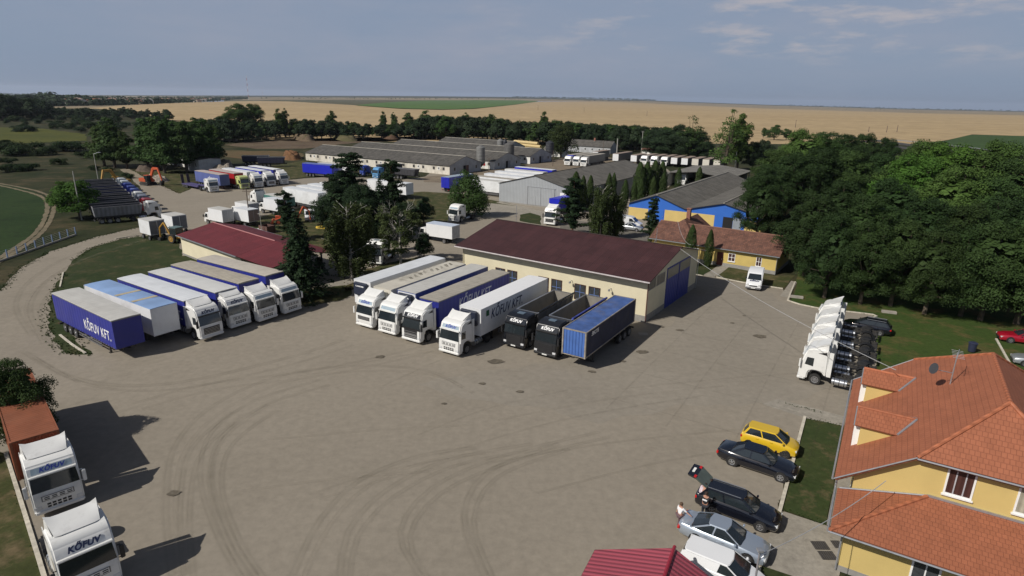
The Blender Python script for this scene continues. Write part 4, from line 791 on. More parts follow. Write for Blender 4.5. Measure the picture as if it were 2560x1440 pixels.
# ================================================================ land
def gmat(name,c1,c2,c3=None,s1=.05,s2=.9,rough=.95,stops=(.38,.62),bump=.25,stretch=None,c3r=(.55,.7),mot=(.66,1.3)):
    if name in _m: return _m[name]
    m=bpy.data.materials.new(name); m.use_nodes=True; t=m.node_tree; n=t.nodes; l=t.links; b=n['Principled BSDF']; b.inputs['Roughness'].default_value=rough; b.inputs['Specular IOR Level'].default_value=.15
    co=n.new('ShaderNodeTexCoord'); src=co.outputs['Object']
    if stretch:
        mp=n.new('ShaderNodeMapping'); mp.vector_type='TEXTURE'; mp.inputs['Rotation'].default_value=(0,0,-R(stretch[0])); mp.inputs['Scale'].default_value=(stretch[1],stretch[2],1); l.new(src,mp.inputs[0]); src=mp.outputs[0]
    a=n.new('ShaderNodeTexNoise'); a.inputs['Scale'].default_value=s1; a.inputs['Detail'].default_value=8; a.inputs['Roughness'].default_value=.62; l.new(src,a.inputs[0])
    d=n.new('ShaderNodeTexNoise'); d.inputs['Scale'].default_value=s2; d.inputs['Detail'].default_value=8; d.inputs['Roughness'].default_value=.7; l.new(co.outputs['Object'],d.inputs[0])
    r=ramp(n,l,a.outputs[0],[(stops[0],c1),(stops[1],c2)]); cur=r.outputs[0]
    if c3:
        e=n.new('ShaderNodeTexNoise'); e.inputs['Scale'].default_value=s1*3.1; e.inputs['Detail'].default_value=9; e.inputs['Roughness'].default_value=.7; l.new(src,e.inputs[0]); rr=ramp(n,l,e.outputs[0],[(c3r[0],0.),(c3r[1],1.)]); mm=n.new('ShaderNodeMixRGB'); l.new(rr.outputs[0],mm.inputs[0]); l.new(cur,mm.inputs[1]); mm.inputs[2].default_value=(*c3,1); cur=mm.outputs[0]
    r2=ramp(n,l,d.outputs[0],[(.25,mot[0]),(.75,mot[1])]); mm=n.new('ShaderNodeMixRGB'); mm.blend_type='MULTIPLY'; mm.inputs[0].default_value=1; l.new(cur,mm.inputs[1]); l.new(r2.outputs[0],mm.inputs[2]); l.new(mm.outputs[0],b.inputs['Base Color'])
    bu=n.new('ShaderNodeBump'); bu.inputs['Strength'].default_value=bump; bu.inputs['Distance'].default_value=.1; l.new(d.outputs[0],bu.inputs['Height']); l.new(bu.outputs[0],b.inputs['Normal']); _m[name]=m; m['mix']=mm.name; return m
def poly(name,pts,z,m,jit=0.,step=1.0,kind='structure',world=False,seed=1):
    P=[Vector((*(p if world else G(*p)),0)) for p in pts]; rs=random.Random(seed); Q=[]
    for i,a in enumerate(P):
        b=P[(i+1)%len(P)]; L=(b-a).length; n=max(1,min(400,int(L/step))) if jit else 1; nr=Vector((-(b-a).y,(b-a).x,0)).normalized() if L else Vector()
        for k in range(n):
            u=k/n; j=jit*(math.sin(u*L*1.3+i)*.35+math.sin(u*L*.37+i*2)*.6+rs.uniform(-.5,.5)) if 0<k else 0; Q.append(a.lerp(b,u)+nr*j)
    me=bpy.data.meshes.new(name); bm=bmesh.new(); vs=[bm.verts.new((q.x,q.y,z)) for q in Q]; f=bm.faces.new(vs); f.normal_update()
    if f.normal.z<0: f.normal_flip()
    bmesh.ops.triangulate(bm,faces=[f]); bm.to_mesh(me); bm.free(); me.materials.append(m); o=bpy.data.objects.new(name,me); COL.objects.link(o); o['kind']=kind; return o
def strip(name,pts,w,z,m,h=0.,world=False,kind='structure',jit=0.,seed=3,uvx=False):
    P=[Vector((*(p if world else G(*p)),0)) for p in pts]; rs=random.Random(seed)
    if jit or len(P)>2:   # resample as smooth curve
        Q=[]
        for i in range(len(P)-1):
            p0=P[max(0,i-1)];p1=P[i];p2=P[i+1];p3=P[min(len(P)-1,i+2)]; n=max(2,int((p2-p1).length/1.2)); n=min(n,60)
            for k in range(n): u=k/n; Q.append(.5*((2*p1)+(p2-p0)*u+(2*p0-5*p1+4*p2-p3)*u*u+(3*p1-p0-3*p2+p3)*u**3))
        Q.append(P[-1]); P=Q
    b=MB(); rows=[]
    for i,p in enumerate(P):
        d=(P[min(i+1,len(P)-1)]-P[max(i-1,0)]).normalized(); n=Vector((-d.y,d.x,0)); ww=w/2+rs.uniform(-jit,jit); rows.append((p+n*ww,p-n*(w/2+rs.uniform(-jit,jit))))
    for (a,c),(e,g) in zip(rows,rows[1:]):
        if h: 
            up=Vector((0,0,z+h)); dn=Vector((0,0,z-.02)); b.loft([[a+dn,c+dn,c+up,a+up],[e+dn,g+dn,g+up,e+up]])
        else: b.face([c+Vector((0,0,z)),g+Vector((0,0,z)),e+Vector((0,0,z)),a+Vector((0,0,z))],0,[(1,0),(1,1),(0,1),(0,0)] if uvx else None)
    o=b.build(name,m); o['kind']=kind; return o
# far land: gently rolling ground that reaches the visible skyline
RIDX=[-900,0,300,640,1000,1280,1600,1920,2240,2560,3400]; RIDY=[225,236,238,239,240,242.5,250.5,262,271,278,290]
def Wp(x,y):
    h=hz(x); y1=h+F*H/1500.; yr=min(np.interp(x,RIDX,RIDY),y1-6)
    if y>=y1: return (*G(x,y,.02),.02)
    t=(y1-y)/(y1-yr); D=math.hypot(*G(x,y1))*6**t; c=ray(x,y); k=D/math.hypot(c[0],c[1]); return (c[0]*k,c[1]*k,H+c[2]*k)
def band(name,top,bot,m,rows=14,dx=40,x0=-900,x1=3400,kind='structure',lift=0.):
    tx=[p[0] for p in top];ty=[p[1] for p in top];bx=[p[0] for p in bot];by=[p[1] for p in bot]; vs=[];fs=[]; xs=list(np.arange(max(x0,max(tx[0],bx[0])),min(x1,min(tx[-1],bx[-1]))+.1,dx)); n=len(xs)
    for x in xs:
        a=np.interp(x,tx,ty); b_=max(a+.01,np.interp(x,bx,by))
        for k in range(rows+1): u=(k/rows)**1.7; q=Wp(x,a+(b_-a)*u); vs.append((q[0],q[1],q[2]+lift))
    r=rows+1; fs=[(i*r+k,i*r+k+1,(i+1)*r+k+1,(i+1)*r+k) for i in range(n-1) for k in range(rows)]
    me=bpy.data.meshes.new(name); me.from_pydata(vs,[],fs); me.update(); bm=bmesh.new(); bm.from_mesh(me)
    for f in bm.faces:
        if f.normal.z<0: f.normal_flip()
    bm.to_mesh(me); bm.free(); me.polygons.foreach_set('use_smooth',[True]*len(me.polygons)); me.materials.append(m); o=bpy.data.objects.new(name,me); COL.objects.link(o); o['kind']=kind; return o
def mound(name,label,cx,cy,rx,ry,h,az,m,seed=1,cat='earth mound',rough=.25,n=36,flat=1.):
    rs=np.random.RandomState(seed); vs=[];fs=[]
    ph=rs.uniform(0,6.28,8)
    for i in range(n+1):
        for j in range(n+1):
            u=i/n*2-1; v=j/n*2-1; r=min(1,(u*u+v*v)**.5); base=min(1,1.7*max(0,1-r**2))*max(0,1-r**6); k=sum(math.sin(u*(3+q*2.3)+ph[q])*math.cos(v*(2+q*2.7)+ph[(q+3)%8])/(1+q) for q in range(5)); z=h*base*(1+rough*k)+rs.uniform(-1,1)*h*.06*base*rough*4
            vs.append((u*rx,v*ry,z-.08))
    fs=[(i*(n+1)+j,(i+1)*(n+1)+j,(i+1)*(n+1)+j+1,i*(n+1)+j+1) for i in range(n) for j in range(n)]
    me=bpy.data.meshes.new(name); me.from_pydata(vs,[],fs); me.update(); me.materials.append(m); me.polygons.foreach_set('use_smooth',[True]*len(fs)); o=bpy.data.objects.new(name,me); COL.objects.link(o); o.location=(cx,cy,0); o.rotation_euler=(0,0,-R(az)); return tag(o,label,cat)
GRS=gmat('grass_rough',(.020,.028,.010),(.040,.040,.018),(.085,.066,.036),.03,.5,c3r=(.50,.66))
LAWN=gmat('lawn',(.024,.038,.012),(.036,.046,.017),(.085,.070,.036),.12,2.2,c3r=(.50,.70))
LAWN2=gmat('lawn_worn',(.040,.050,.016),(.060,.062,.024),(.13,.10,.055),.16,2.2,c3r=(.48,.66))
DIRT=gmat('yard_dirt',(.272,.240,.194),(.247,.217,.174),(.225,.198,.158),.05,1.6,mot=(.84,1.13),stops=(.35,.65),c3r=(.50,.80),stretch=(33,1.0,1.7))
DIRT2=gmat('lot_dirt',(.27,.232,.175),(.23,.197,.15),(.19,.162,.12),.04,1.1,mot=(.82,1.14),c3r=(.54,.75))
CONCG=gmat('pale_concrete_slab',(.30,.275,.232),(.26,.238,.20),(.19,.172,.145),.25,2.,c3r=(.6,.8))
EARTH=gmat('bare_earth',(.10,.070,.050),(.14,.105,.07),(.05,.055,.022),.06,.8)
WHEAT=gmat('stubble_field',(.40,.30,.17),(.36,.265,.148),(.43,.33,.20),.006,.05,stops=(.4,.6),stretch=(95,1,9),bump=.05)
CROP=gmat('green_crop',(.016,.034,.009),(.027,.048,.014),(.012,.022,.008),.08,1.3,bump=.6)
SUNF=gmat('sunflower_field',(.085,.088,.018),(.06,.068,.016),(.03,.045,.012),.03,.6,bump=.5)
FGREEN=gmat('far_green_field',(.085,.155,.04),(.075,.13,.036),(.05,.09,.03),.004,.03,bump=.02); FBROWN=gmat('far_brown_field',(.10,.095,.05),(.085,.08,.05),(.075,.10,.04),.004,.03,bump=.02)
FPALE=gmat('far_pale_field',(.30,.24,.16),(.20,.165,.11),(.10,.10,.06),.0022,.02,bump=.02,stretch=(90,1,6)); FDARK=gmat('far_dark_land',(.045,.055,.035),(.07,.07,.045),(.16,.13,.085),.003,.02,bump=.02,stretch=(90,1,5))
ASPH=gmat('asphalt',(.075,.073,.07),(.062,.061,.06),None,.1,1.5)

def trackmat(name,c,amt):
    m=bpy.data.materials.new(name); m.use_nodes=True; t=m.node_tree; n=t.nodes; l=t.links; b=n['Principled BSDF']; b.inputs['Base Color'].default_value=(*c,1); b.inputs['Roughness'].default_value=.95; b.inputs['Specular IOR Level'].default_value=.1
    uv=n.new('ShaderNodeUVMap'); sp=n.new('ShaderNodeSeparateXYZ'); l.new(uv.outputs[0],sp.inputs[0]); co=n.new('ShaderNodeTexCoord'); no=n.new('ShaderNodeTexNoise'); no.inputs['Scale'].default_value=.8; no.inputs['Detail'].default_value=8; no.inputs['Roughness'].default_value=.7; l.new(co.outputs['Object'],no.inputs[0])
    r=n.new('ShaderNodeValToRGB'); l.new(sp.outputs[0],r.inputs[0]); e=r.color_ramp.elements; e[0].position=0; e[0].color=(0,0,0,1); e[1].position=1; e[1].color=(0,0,0,1)
    for p,v in ((.28,1.),(.42,.35),(.6,.55),(.76,.9)): q=e.new(p); q.color=(v,v,v,1)
    r2=ramp(n,l,no.outputs[0],[(.36,0.08),(.62,1.)]); mm=n.new('ShaderNodeMath'); mm.operation='MULTIPLY'; l.new(r.outputs[0],mm.inputs[0]); l.new(r2.outputs[0],mm.inputs[1]); m2=n.new('ShaderNodeMath'); m2.operation='MULTIPLY'; l.new(mm.outputs[0],m2.inputs[0]); m2.inputs[1].default_value=amt
    l.new(m2.outputs[0],b.inputs['Alpha']); return m
TRK=trackmat('worn_track',(.14,.125,.09),.18); TRK2=trackmat('pale_worn_track',(.33,.29,.23),.22)
def weeds(name,lines,n,m,size=.1,spread=.35,kind='stuff'):
    r=np.random.RandomState(n); C=[];Nn=[];S=[]
    segs=[]
    for L in lines:
        P=[G(*p) for p in L]; segs+=[(a,b,math.dist(a,b)) for a,b in zip(P,P[1:])]
    tot=sum(s[2] for s in segs)
    for a,b,L in segs:
        for k in range(max(1,int(n*L/tot))):
            if r.rand()<.35: continue
            u=r.rand(); x=a[0]+(b[0]-a[0])*u+r.normal()*spread; y=a[1]+(b[1]-a[1])*u+r.normal()*spread; q=6; d=sph(r,q); C.append(np.stack([x+d[:,0]*size,y+d[:,1]*size,.03+size*.6*r.uniform(.4,1.4,q)],1)); Nn.append(d*[1,1,.5]+[0,0,.4]); S.append(r.uniform(.5,1.3,q)*size)
    o=quads(name,np.concatenate(C),np.concatenate(Nn),np.concatenate(S),.9,m,None,down=None); o['kind']=kind; return o

TRKD=trackmat('joint_line',(.10,.09,.07),.2)
def LAx(al,lat,a=32): v=D2(a); u=D2(a+90); return (v.x*al+u.x*lat,v.y*al+u.y*lat)
# ================================================================ setting
b=MB(); n=72; RG=1240.
b.face([(RG*math.sin(k*2*math.pi/n),RG*math.cos(k*2*math.pi/n),-.03) for k in range(n)]); g=b.build('ground',GRS); g['kind']='structure'
poly('yard',[(2300,1900),(-900,1900),(-600,1400),(15,1135),(-500,1030),(-300,800),(0,728),(50,672),(125,628),(250,590),(330,572),(395,560),(402,540),(370,500),(352,470),(318,436),(300,424),(318,420),(352,438),(400,462),(450,484),(480,470),(520,455),(700,452),(760,446),(850,440),(1000,450),(1060,442),(1090,424),(1130,437),(1240,426),(1330,411),(1372,404),(1440,384),(1480,392),(1560,398),(1640,404),(1700,445),(1600,520),(1900,590),(1870,700),(1957,722),(1975,755),(2040,770),(2182,787),(2195,900),(2110,1062),(2012,1045),(1945,1292),(1895,1440)],.004,DIRT,.25,1.2)
# islands and lawns
poly('lawn',[(402,584),(300,598),(230,620),(180,652),(158,682),(133,735),(118,800),(128,852),(165,884),(232,886),(180,838),(240,822),(380,780),(520,745),(640,722),(720,712),(716,690),(560,640),(455,640),(448,596)],.010,LAWN,.3)
poly('lawn',[(560,556),(640,546),(700,528),(800,512),(880,496),(1000,482),(1060,479),(1180,488),(1295,514),(1245,533),(1135,548),(1060,566),(940,586),(860,604),(805,640),(740,604),(640,577)],.010,LAWN2,.4)
poly('lawn',[(762,768),(740,735),(800,716),(860,704),(880,735),(850,752)],.010,LAWN2,.3); poly('lawn',[(862,730),(880,690),(915,672),(1000,650),(1075,640),(1090,655),(1000,686),(900,716)],.010,LAWN2,.3)
poly('lawn',[(1300,537),(1325,532),(1354,538),(1352,562),(1300,553)],.010,LAWN,.1); poly('lawn',[(1724,683),(1757,690),(1800,660),(1755,648)],.010,LAWN,.1); poly('lawn',[(1791,692),(1860,706),(1957,722),(1987,688),(1938,690),(1822,668)],.010,LAWN2,.1)
poly('lawn',[(1977,754),(2040,770),(2182,787),(2192,900),(2190,960),(2300,1010),(3000,1000),(3000,690),(2400,640),(2000,640),(1990,720)],.010,gmat('lawn_bright',(.034,.062,.013),(.045,.070,.016),(.115,.085,.035),.075,2.2,c3r=(.50,.66)),.1)
LAWNB=gmat('kerb_lawn',(.034,.050,.016),(.046,.058,.020),(.12,.092,.05),.16,2.4,c3r=(.52,.68)); poly('lawn',[(2014,1047),(2112,1064),(2084,1225),(2066,1312),(1948,1272)],.010,LAWNB,.08); poly('lawn',[(1897,1412),(2010,1450),(2000,1560),(1850,1560)],.010,LAWN,.08); poly('lawn',[(14,1137),(112,1440),(140,1560),(-500,1560),(-500,1080)],.010,LAWN2,.1)
poly('path',[(1948,1275),(2066,1314),(2120,1330),(2098,1440),(2010,1450),(1897,1412)],.012,CONCG); poly('path',[(2084,1225),(2112,1064),(2190,1080),(2180,1330),(2098,1330),(2066,1312)],.0145,CONCG)
poly('path',[(1945,998),(2125,1045),(2112,1066),(2014,1046),(1905,1010)],.014,CONCG,.06); poly('path',[(1762,690),(1790,693),(1822,668),(1800,660)],.014,CONCG); poly('path',[(1950,740),(1972,745),(1992,706),(1978,702)],.016,CONCG)
poly('path',[(784,688),(815,668),(880,655),(915,690),(870,712),(800,720)],.012,CONCG,.1); poly('path',[(1195,505),(1290,515),(1420,540),(1410,560),(1352,560),(1352,540),(1325,532),(1300,536),(1240,545),(1135,548)],.014,CONCG,.15)
poly('path',[(1400,545),(1760,600),(1740,640),(1400,570)],.008,gmat('worn_asphalt',(.17,.155,.13),(.14,.13,.11),None,.2,1.5),.1); poly('path',[(1040,962),(1600,860),(1760,740),(1730,690),(1900,720),(1970,760),(2180,800),(2190,940),(2000,1000),(1950,1010),(1700,1010),(1500,1060)],.007,gmat('worn_concrete_yard',(.268,.24,.198),(.24,.214,.175),(.215,.19,.155),.06,1.5,mot=(.84,1.12),c3r=(.56,.78)),.6)
poly('path',[(1250,505),(1352,524),(1420,530),(1425,536),(1240,507)],.016,CONCG)
# kerbs
KM=mat('kerb_stone',(.50,.46,.38),.9,0,.2,3,dirt=.4)
for i,(pl,w) in enumerate([([(2012,1043),(1946,1290)],.22),([(1900,1410),(1890,1450),(1870,1540)],.22),([(15,1135),(110,1440),(140,1560)],.22),([(1724,684),(1757,690)],.15),([(1791,693),(1860,707),(1957,722)],.15),([(1988,705),(1972,745),(1976,754),(2040,770),(2182,787),(2184,794)],.18),([(158,682),(150,718)],.18),([(150,838),(180,862),(214,884)],.2),([(2490,848),(2530,920)],.2),([(288,598),(320,592),(375,586)],.12)]):
    strip('kerb',pl,w,.015,KM,.09)
# tyre tracks worn into the dirt: rings left by turning trucks
TR=gmat('wheel_track',(.12,.103,.08),(.155,.132,.10),(.20,.17,.13),.35,.9,stops=(.35,.6),c3r=(.42,.56)); TRP=gmat('pale_wheel_track',(.235,.2,.155),(.21,.18,.14),(.17,.145,.115),.3,.8)
tracks=[[(430,1440),(415,1250),(440,1110),(540,1010),(700,940),(880,915),(1060,925),(1160,970)],[(600,1440),(540,1330),(500,1190),(530,1080),(640,1000),(800,950)],[(640,1440),(575,1340),(530,1200),(560,1095),(670,1012)],[(330,1010),(520,960),(760,930),(960,890),(1060,865)],[(850,1440),(870,1330),(960,1230),(1120,1150),(1330,1110)],[(1210,1440),(1160,1290),(1220,1180),(1400,1110)],[(730,1440),(800,1300),(900,1200),(1050,1140),(1190,1120)],[(460,1440),(450,1260),(480,1120),(580,1030)],[(60,880),(200,950),(420,960),(700,900),(860,850)],[(80,840),(40,760),(90,690),(200,630),(360,580)],[(110,860),(75,770),(120,700),(220,640)],[(1050,1440),(1000,1330),(1080,1220),(1260,1140),(1500,1080)]]
for i,t_ in enumerate(tracks):
    strip('wheel_track',t_,[.6,.5,.5,.55,.6,.6,.6,.5,.8,.8,.8,.5][i],.0165+i*.0006,TRK,0,seed=i,uvx=True)
    strip('wheel_track',[(x+24,y+13) for x,y in t_],.5,.026+i*.0006,TRK2 if i%3==0 else TRK,0,seed=i+20,uvx=True)
rt=random.Random(8)
for i in range(12):
    x=rt.uniform(500,1700); y=rt.uniform(930,1250); dx=rt.uniform(300,700); dy=-dx*rt.uniform(.05,.35); strip('wheel_track',[(x,y),(x+dx*.5,y+dy*.62),(x+dx,y+dy)],rt.uniform(.25,.4),.036+i*.0006,TRK2 if i%2 else TRK,0,seed=i,uvx=True)
for k in range(5):   # slab joints and cracks in the worn concrete apron before the workshop
    a0=LAx(44+k*6.2,-18); a1=LAx(44+k*6.2,8); strip('slab_joint',[a0,((a0[0]+a1[0])/2+.1,(a0[1]+a1[1])/2),a1],.16,.046,TRKD,0,world=True,uvx=True,seed=k)
for k in range(6):
    a0=LAx(42,-17+k*5.); a1=LAx(74,-17+k*5.); strip('slab_joint',[a0,((a0[0]+a1[0])/2,(a0[1]+a1[1])/2+.1),a1],.16,.0475,TRKD,0,world=True,uvx=True,seed=k+9)
rs_=random.Random(5); OIL=gmat('oil_stain',(.11,.095,.075),(.15,.13,.10),None,1.,4.)
for x,y,r in [(1605,881,.5),(1900,842,.55),(1830,808,.2),(1655,818,.25),(1700,826,.3),(1470,842+60,.3),(1300,980,.25),(1730,780,.2),(1110,1010,.18),(1206,960,.25),(1860,790,.15),(950,893,.4),(1240,905,.6),(435,1234,.35),(1556,904,.25),(1480,930,.3)]:
    c=G(x,y); n=14; poly('oil_stain',[(c[0]+r*1.5*math.cos(k*6.283/n)*rs_.uniform(.6,1.1),c[1]+r*math.sin(k*6.283/n)*rs_.uniform(.6,1.1)) for k in range(n)],.052,OIL,world=True)
c=G(1608,836); poly('manhole_cover',[(c[0]-.5,c[1]-.4),(c[0]+.5,c[1]-.4),(c[0]+.5,c[1]+.4),(c[0]-.5,c[1]+.4)],.056,CONC,world=True)
for x,y,w,h in ((2050,1365,.42,.34),(2068,1390,.42,.34),(2092,1362,.25,.3)): c=G(x,y); poly('drain_grate',[(c[0]-w,c[1]-h),(c[0]+w,c[1]-h),(c[0]+w,c[1]+h),(c[0]-w,c[1]+h)],.054,mat('grate',(.07,.065,.06),.7,stripe=('X',.12,.6,.2)),world=True)
# fields near
poly('crop_field',[(-700,440),(0,462),(60,470),(106,492),(118,520),(104,560),(60,605),(0,650),(-500,760)],.005,CROP,.4,2); strip('dirt_track',[(-80,448),(0,459),(100,480),(132,505),(128,545),(95,590),(30,635),(-60,690)],.8,.02,gmat('track_dirt',(.20,.165,.11),(.14,.12,.08),(.07,.07,.03),.3,1.2),0,jit=.12); strip('dirt_track',[(-80,452),(0,464),(92,487),(117,508),(111,548),(80,590),(18,632),(-60,680)],.8,.025,_m['track_dirt'],0,jit=.12,seed=9)
poly('sunflower_field',[(-900,320),(0,318),(110,322),(215,336),(215,352),(120,356),(0,360),(-900,380)],.05,SUNF,1.5,6); poly('dirt_track',[(300,424),(318,420),(352,438),(400,462),(380,470),(340,450)],.015,DIRT2,.2)
poly('earth_field',[(560,362),(640,352),(760,348),(1000,342),(1120,338),(1180,345),(1000,352),(880,358),(760,372),(640,372)],.02,EARTH,1.,4); poly('earth_field',[(560,376),(700,378),(760,384),(756,396),(700,402),(640,400),(560,392)],.015,gmat('reddish_scrub',(.13,.085,.045),(.10,.08,.04),(.05,.055,.02),.1,1.),1.,3)
poly('lot_grass',[(480,470),(520,455),(640,420),(760,402),(850,430),(740,446),(700,452)],.010,LAWN2,.5); poly('lot_grass',[(330,420),(352,438),(400,462),(450,484),(480,470),(470,440),(420,425),(360,412)],.008,LAWN2,.4)
poly('barn_yard',[(1060,442),(1125,437),(1190,426),(1240,424),(1330,410),(1375,404),(1440,384),(1560,398),(1640,404),(1560,430),(1300,450),(1200,460),(1060,455)],.010,gmat('barn_yard_dirt',(.18,.145,.11),(.22,.18,.13),(.12,.095,.07),.08,.8),.5)
# far land bands
top=[(x,y) for x,y in zip(RIDX,RIDY)]
band('stubble_field',[(-900,262),(230,270),(300,264),(420,258),(560,253.5),(640,252),(720,253.5),(880,262.5),(1000,272),(1100,274.5),(1180,272.5),(1280,262.5),(1340,254),(1480,253.5),(1600,257),(1700,262.5),(1900,271),(2300,283),(2700,291),(3400,310)],[(-900,262.2),(230,271),(300,276),(430,300),(560,330),(700,352),(2250,362),(2360,352),(2430,336),(2560,340),(3400,365)],WHEAT,16,30)
band('brown_field',[(560,250.5),(700,249.5),(1300,251),(1345,253)],[(560,253.5),(640,252),(720,253.5),(880,262.5),(1000,272),(1100,274.5),(1180,272.5),(1280,262.5),(1345,254)],FBROWN,8,15)
band('green_field',[(890,263.5),(960,257),(1060,251.5),(1200,250.5),(1300,251),(1345,253)],[(890,264),(1000,272.3),(1100,274.8),(1180,272.8),(1280,262.8),(1345,254)],FGREEN,8,13,lift=1.2)
band('far_plain',[(x,y) for x,y in zip(RIDX,[225,238,240,243,244.5,246.5,252.5,263.5,273,280,293])],[(-900,262),(230,270),(300,264),(420,258),(560,250.5),(700,249.5),(1300,251),(1345,253),(1480,253.5),(1600,257),(1700,262.5),(1900,271),(2300,283),(2700,291),(3400,310)],FPALE,8,30)
band('far_hills',top,[(x,y) for x,y in zip(RIDX,[225.6,238,240,243,244.5,246.5,252.5,263.5,273,280,293])],FDARK,4,30)
band('green_field',[(2340,358),(2425,337),(2560,340),(3400,365)],[(2340,359),(2440,372),(2560,384),(3400,440)],gmat('near_green_field',(.048,.085,.026),(.04,.07,.022),None,.02,.3),6,20,lift=.03)
strip('road',[(2080,338),(2180,350),(2300,366),(2420,380),(2560,392),(2800,412)],12,.09,ASPH); strip('road',[(2150,352),(2300,376),(2450,396),(2560,408),(2800,430)],9,.09,ASPH)
for pl in ([(2230,352),(2340,362),(2420,371),(2490,380)],[(2490,386),(2560,392),(2760,408)],[(2480,402),(2560,406),(2760,422)],):
    t=thing('guard_rail','long grey guard rail beside the highway '+('under the green field' if pl[0][0]==2230 else 'at the right edge, upper one' if pl[0][0]==2490 and pl[0][1]==386 else 'at the right edge, lower one'),'guard rail'); P=[G(*p) for p in pl]
    b=MB()
    for p,q in zip(P,P[1:]): b.loft([[(p[0],p[1],.5),(p[0]+.1,p[1],.5),(p[0]+.1,p[1],1.0),(p[0],p[1],1.0)],[(q[0],q[1],.5),(q[0]+.1,q[1],.5),(q[0]+.1,q[1],1.0),(q[0],q[1],1.0)]])
    b.build('rail',GUT,t); b=MB()
    for p,q in zip(P,P[1:]):
        n=int(math.dist(p,q)/4)
        for k in range(n): x=p[0]+(q[0]-p[0])*k/n; y=p[1]+(q[1]-p[1])*k/n; b.box(x-.06,x+.06,y+.11,y+.2,0,.9)
    b.build('post',GUT,t)
poly('stubble_field',[(2510,420),(2560,414),(3000,440),(3000,640),(2560,530),(2500,470)],.03,gmat('golden_stubble',(.36,.27,.10),(.30,.22,.085),(.40,.31,.14),.05,.5,stretch=(60,1,5)))
# mounds, rubble, heaps
mound('earth_mound','broad brown earth mound before the belt, its cut face dark',*G(760,347),26,6,2.6,66,EARTH,3); mound('earth_mound','low grassy earth bank below the tree belt',*G(860,344),40,7,2.2,70,gmat('bank_grass',(.12,.10,.055),(.09,.085,.04),(.10,.07,.05),.1,.7),5); mound('earth_mound','reddish dark earth mound above the barns',*G(975,343),24,6,2.4,76,gmat('red_earth',(.085,.05,.035),(.11,.07,.045),None,.2,.9),7)
mound('earth_mound','small grey brown soil heap beside the ruined building',*G(372,425),6.5,4.0,1.6,60,gmat('soil_grey',(.13,.10,.085),(.09,.07,.055),None,.3,1.5),9)
RUBM=gmat('rubble_pale',(.33,.29,.24),(.16,.14,.12),(.24,.15,.11),1.3,3.); mound('rubble_heap','long pale rubble heap behind the curtain trailers',-97.5,205,14,4.2,2.6,58,RUBM,11,'rubble heap',.35,70); mound('rubble_heap','low scattered rubble heap at the left corner of the blue trailer',-103,177,7,3,1.2,50,RUBM,13,'rubble heap',.5,50); mound('rubble_heap','small rubble heap at the left foot of the belt',*G(575,350),9,4,2.2,60,RUBM,15,'rubble heap',.4)
mound('earth_mound','rusty brown soil heap at the end of the nearest barn',*G(730,396),9,4,2.4,70,gmat('rust_soil',(.20,.10,.05),(.13,.075,.04),None,.4,1.4),17)
WEED=leafmat('weed_green',(.035,.06,.016)); WEEDD=leafmat('weed_dry',(.12,.10,.05))
weeds('grass_tufts',[[(133,735),(118,800),(128,852),(165,884),(232,886)],[(180,838),(214,884)],[(158,682),(133,735)],[(402,584),(300,598),(230,620),(180,652)],[(0,728),(50,672),(125,628),(250,590),(330,572),(395,560)]],1500,WEED,.07,.35)
weeds('grass_tufts',[[(2014,1047),(1948,1272)],[(15,1135),(110,1440)],[(2014,1047),(2112,1064)],[(1897,1412),(1870,1500)],[(1948,1272),(2066,1312)],[(1945,1005),(2050,1030)],[(1977,754),(2040,770),(2182,787)]],900,WEED,.035,.09)
weeds('dry_weeds',[[(762,768),(740,735),(800,716)],[(862,730),(880,690),(915,672)],[(560,556),(640,577),(740,604)],[(1060,566),(940,586)],[(1135,548),(1060,566)],[(330,420),(400,462),(450,484)],[(1791,692),(1957,722)]],900,WEEDD,.08,.4)
# ================================================================ trees
def many(kind,rows,label,group,**k):
    for i,r in enumerate(rows): px_tree(kind,label,*r[:3],wr=r[3] if len(r)>3 else 1.,group=group,seed=i,**k)
rs=random.Random(11)
# shelter belt
bt=[(430,309),(470,300),(520,292),(560,288),(600,300),(660,299),(720,297),(780,296),(830,300),(850,302),(900,306),(940,309),(1000,303),(1060,290),(1100,283),(1140,284),(1200,289),(1250,296),(1300,299),(1400,298),(1460,303),(1520,306),(1600,310),(1680,318),(1760,335)]
k=0; x=425
while x<1745:
    yt=np.interp(x,[p[0] for p in bt],[p[1] for p in bt]); base=np.interp(x,[425,600,700,900,1000,1300,1400,1600,1750],[354,352,345,343,343,354,362,372,385])
    px_tree('far' if k%3 else 'broad','dark green broadleaf tree in the long shelter belt between yard and stubble field',x,base+rs.uniform(-3,5),yt+rs.uniform(-3,7),rs.uniform(1.05,1.4),'trees of the shelter belt',k,'belt' if k%4 else 'mid'); k+=1
    if k%2: px_tree('far','dark green broadleaf tree in the long shelter belt between yard and stubble field',x+9,base-7,yt+rs.uniform(-1,6),1.3,'trees of the shelter belt',k+5,'belt')
    x+=11.5
many('poplar',[(700,344,268,.8),(715,344,266,.8),(832,338,270,.9),(960,335,276,.8),(985,335,277,.8),(1022,340,275,1.1),(1065,345,273,1.3),(1163,348,277,1.1),(1228,350,278,1.2),(1358,358,275,.8)],'paler tree rising above the shelter belt','tall trees of the shelter belt',leaf='mid')
many('big',[(597,332,254,1.35),(636,330,256,1.3)],'rounded dark tree standing above the left end of the belt','tall trees of the shelter belt',leaf='mid')
px_tree('willow','grey green willow before the belt, beside the small white shed',1402,393,303,1.15,seed=1,leaf='birch')
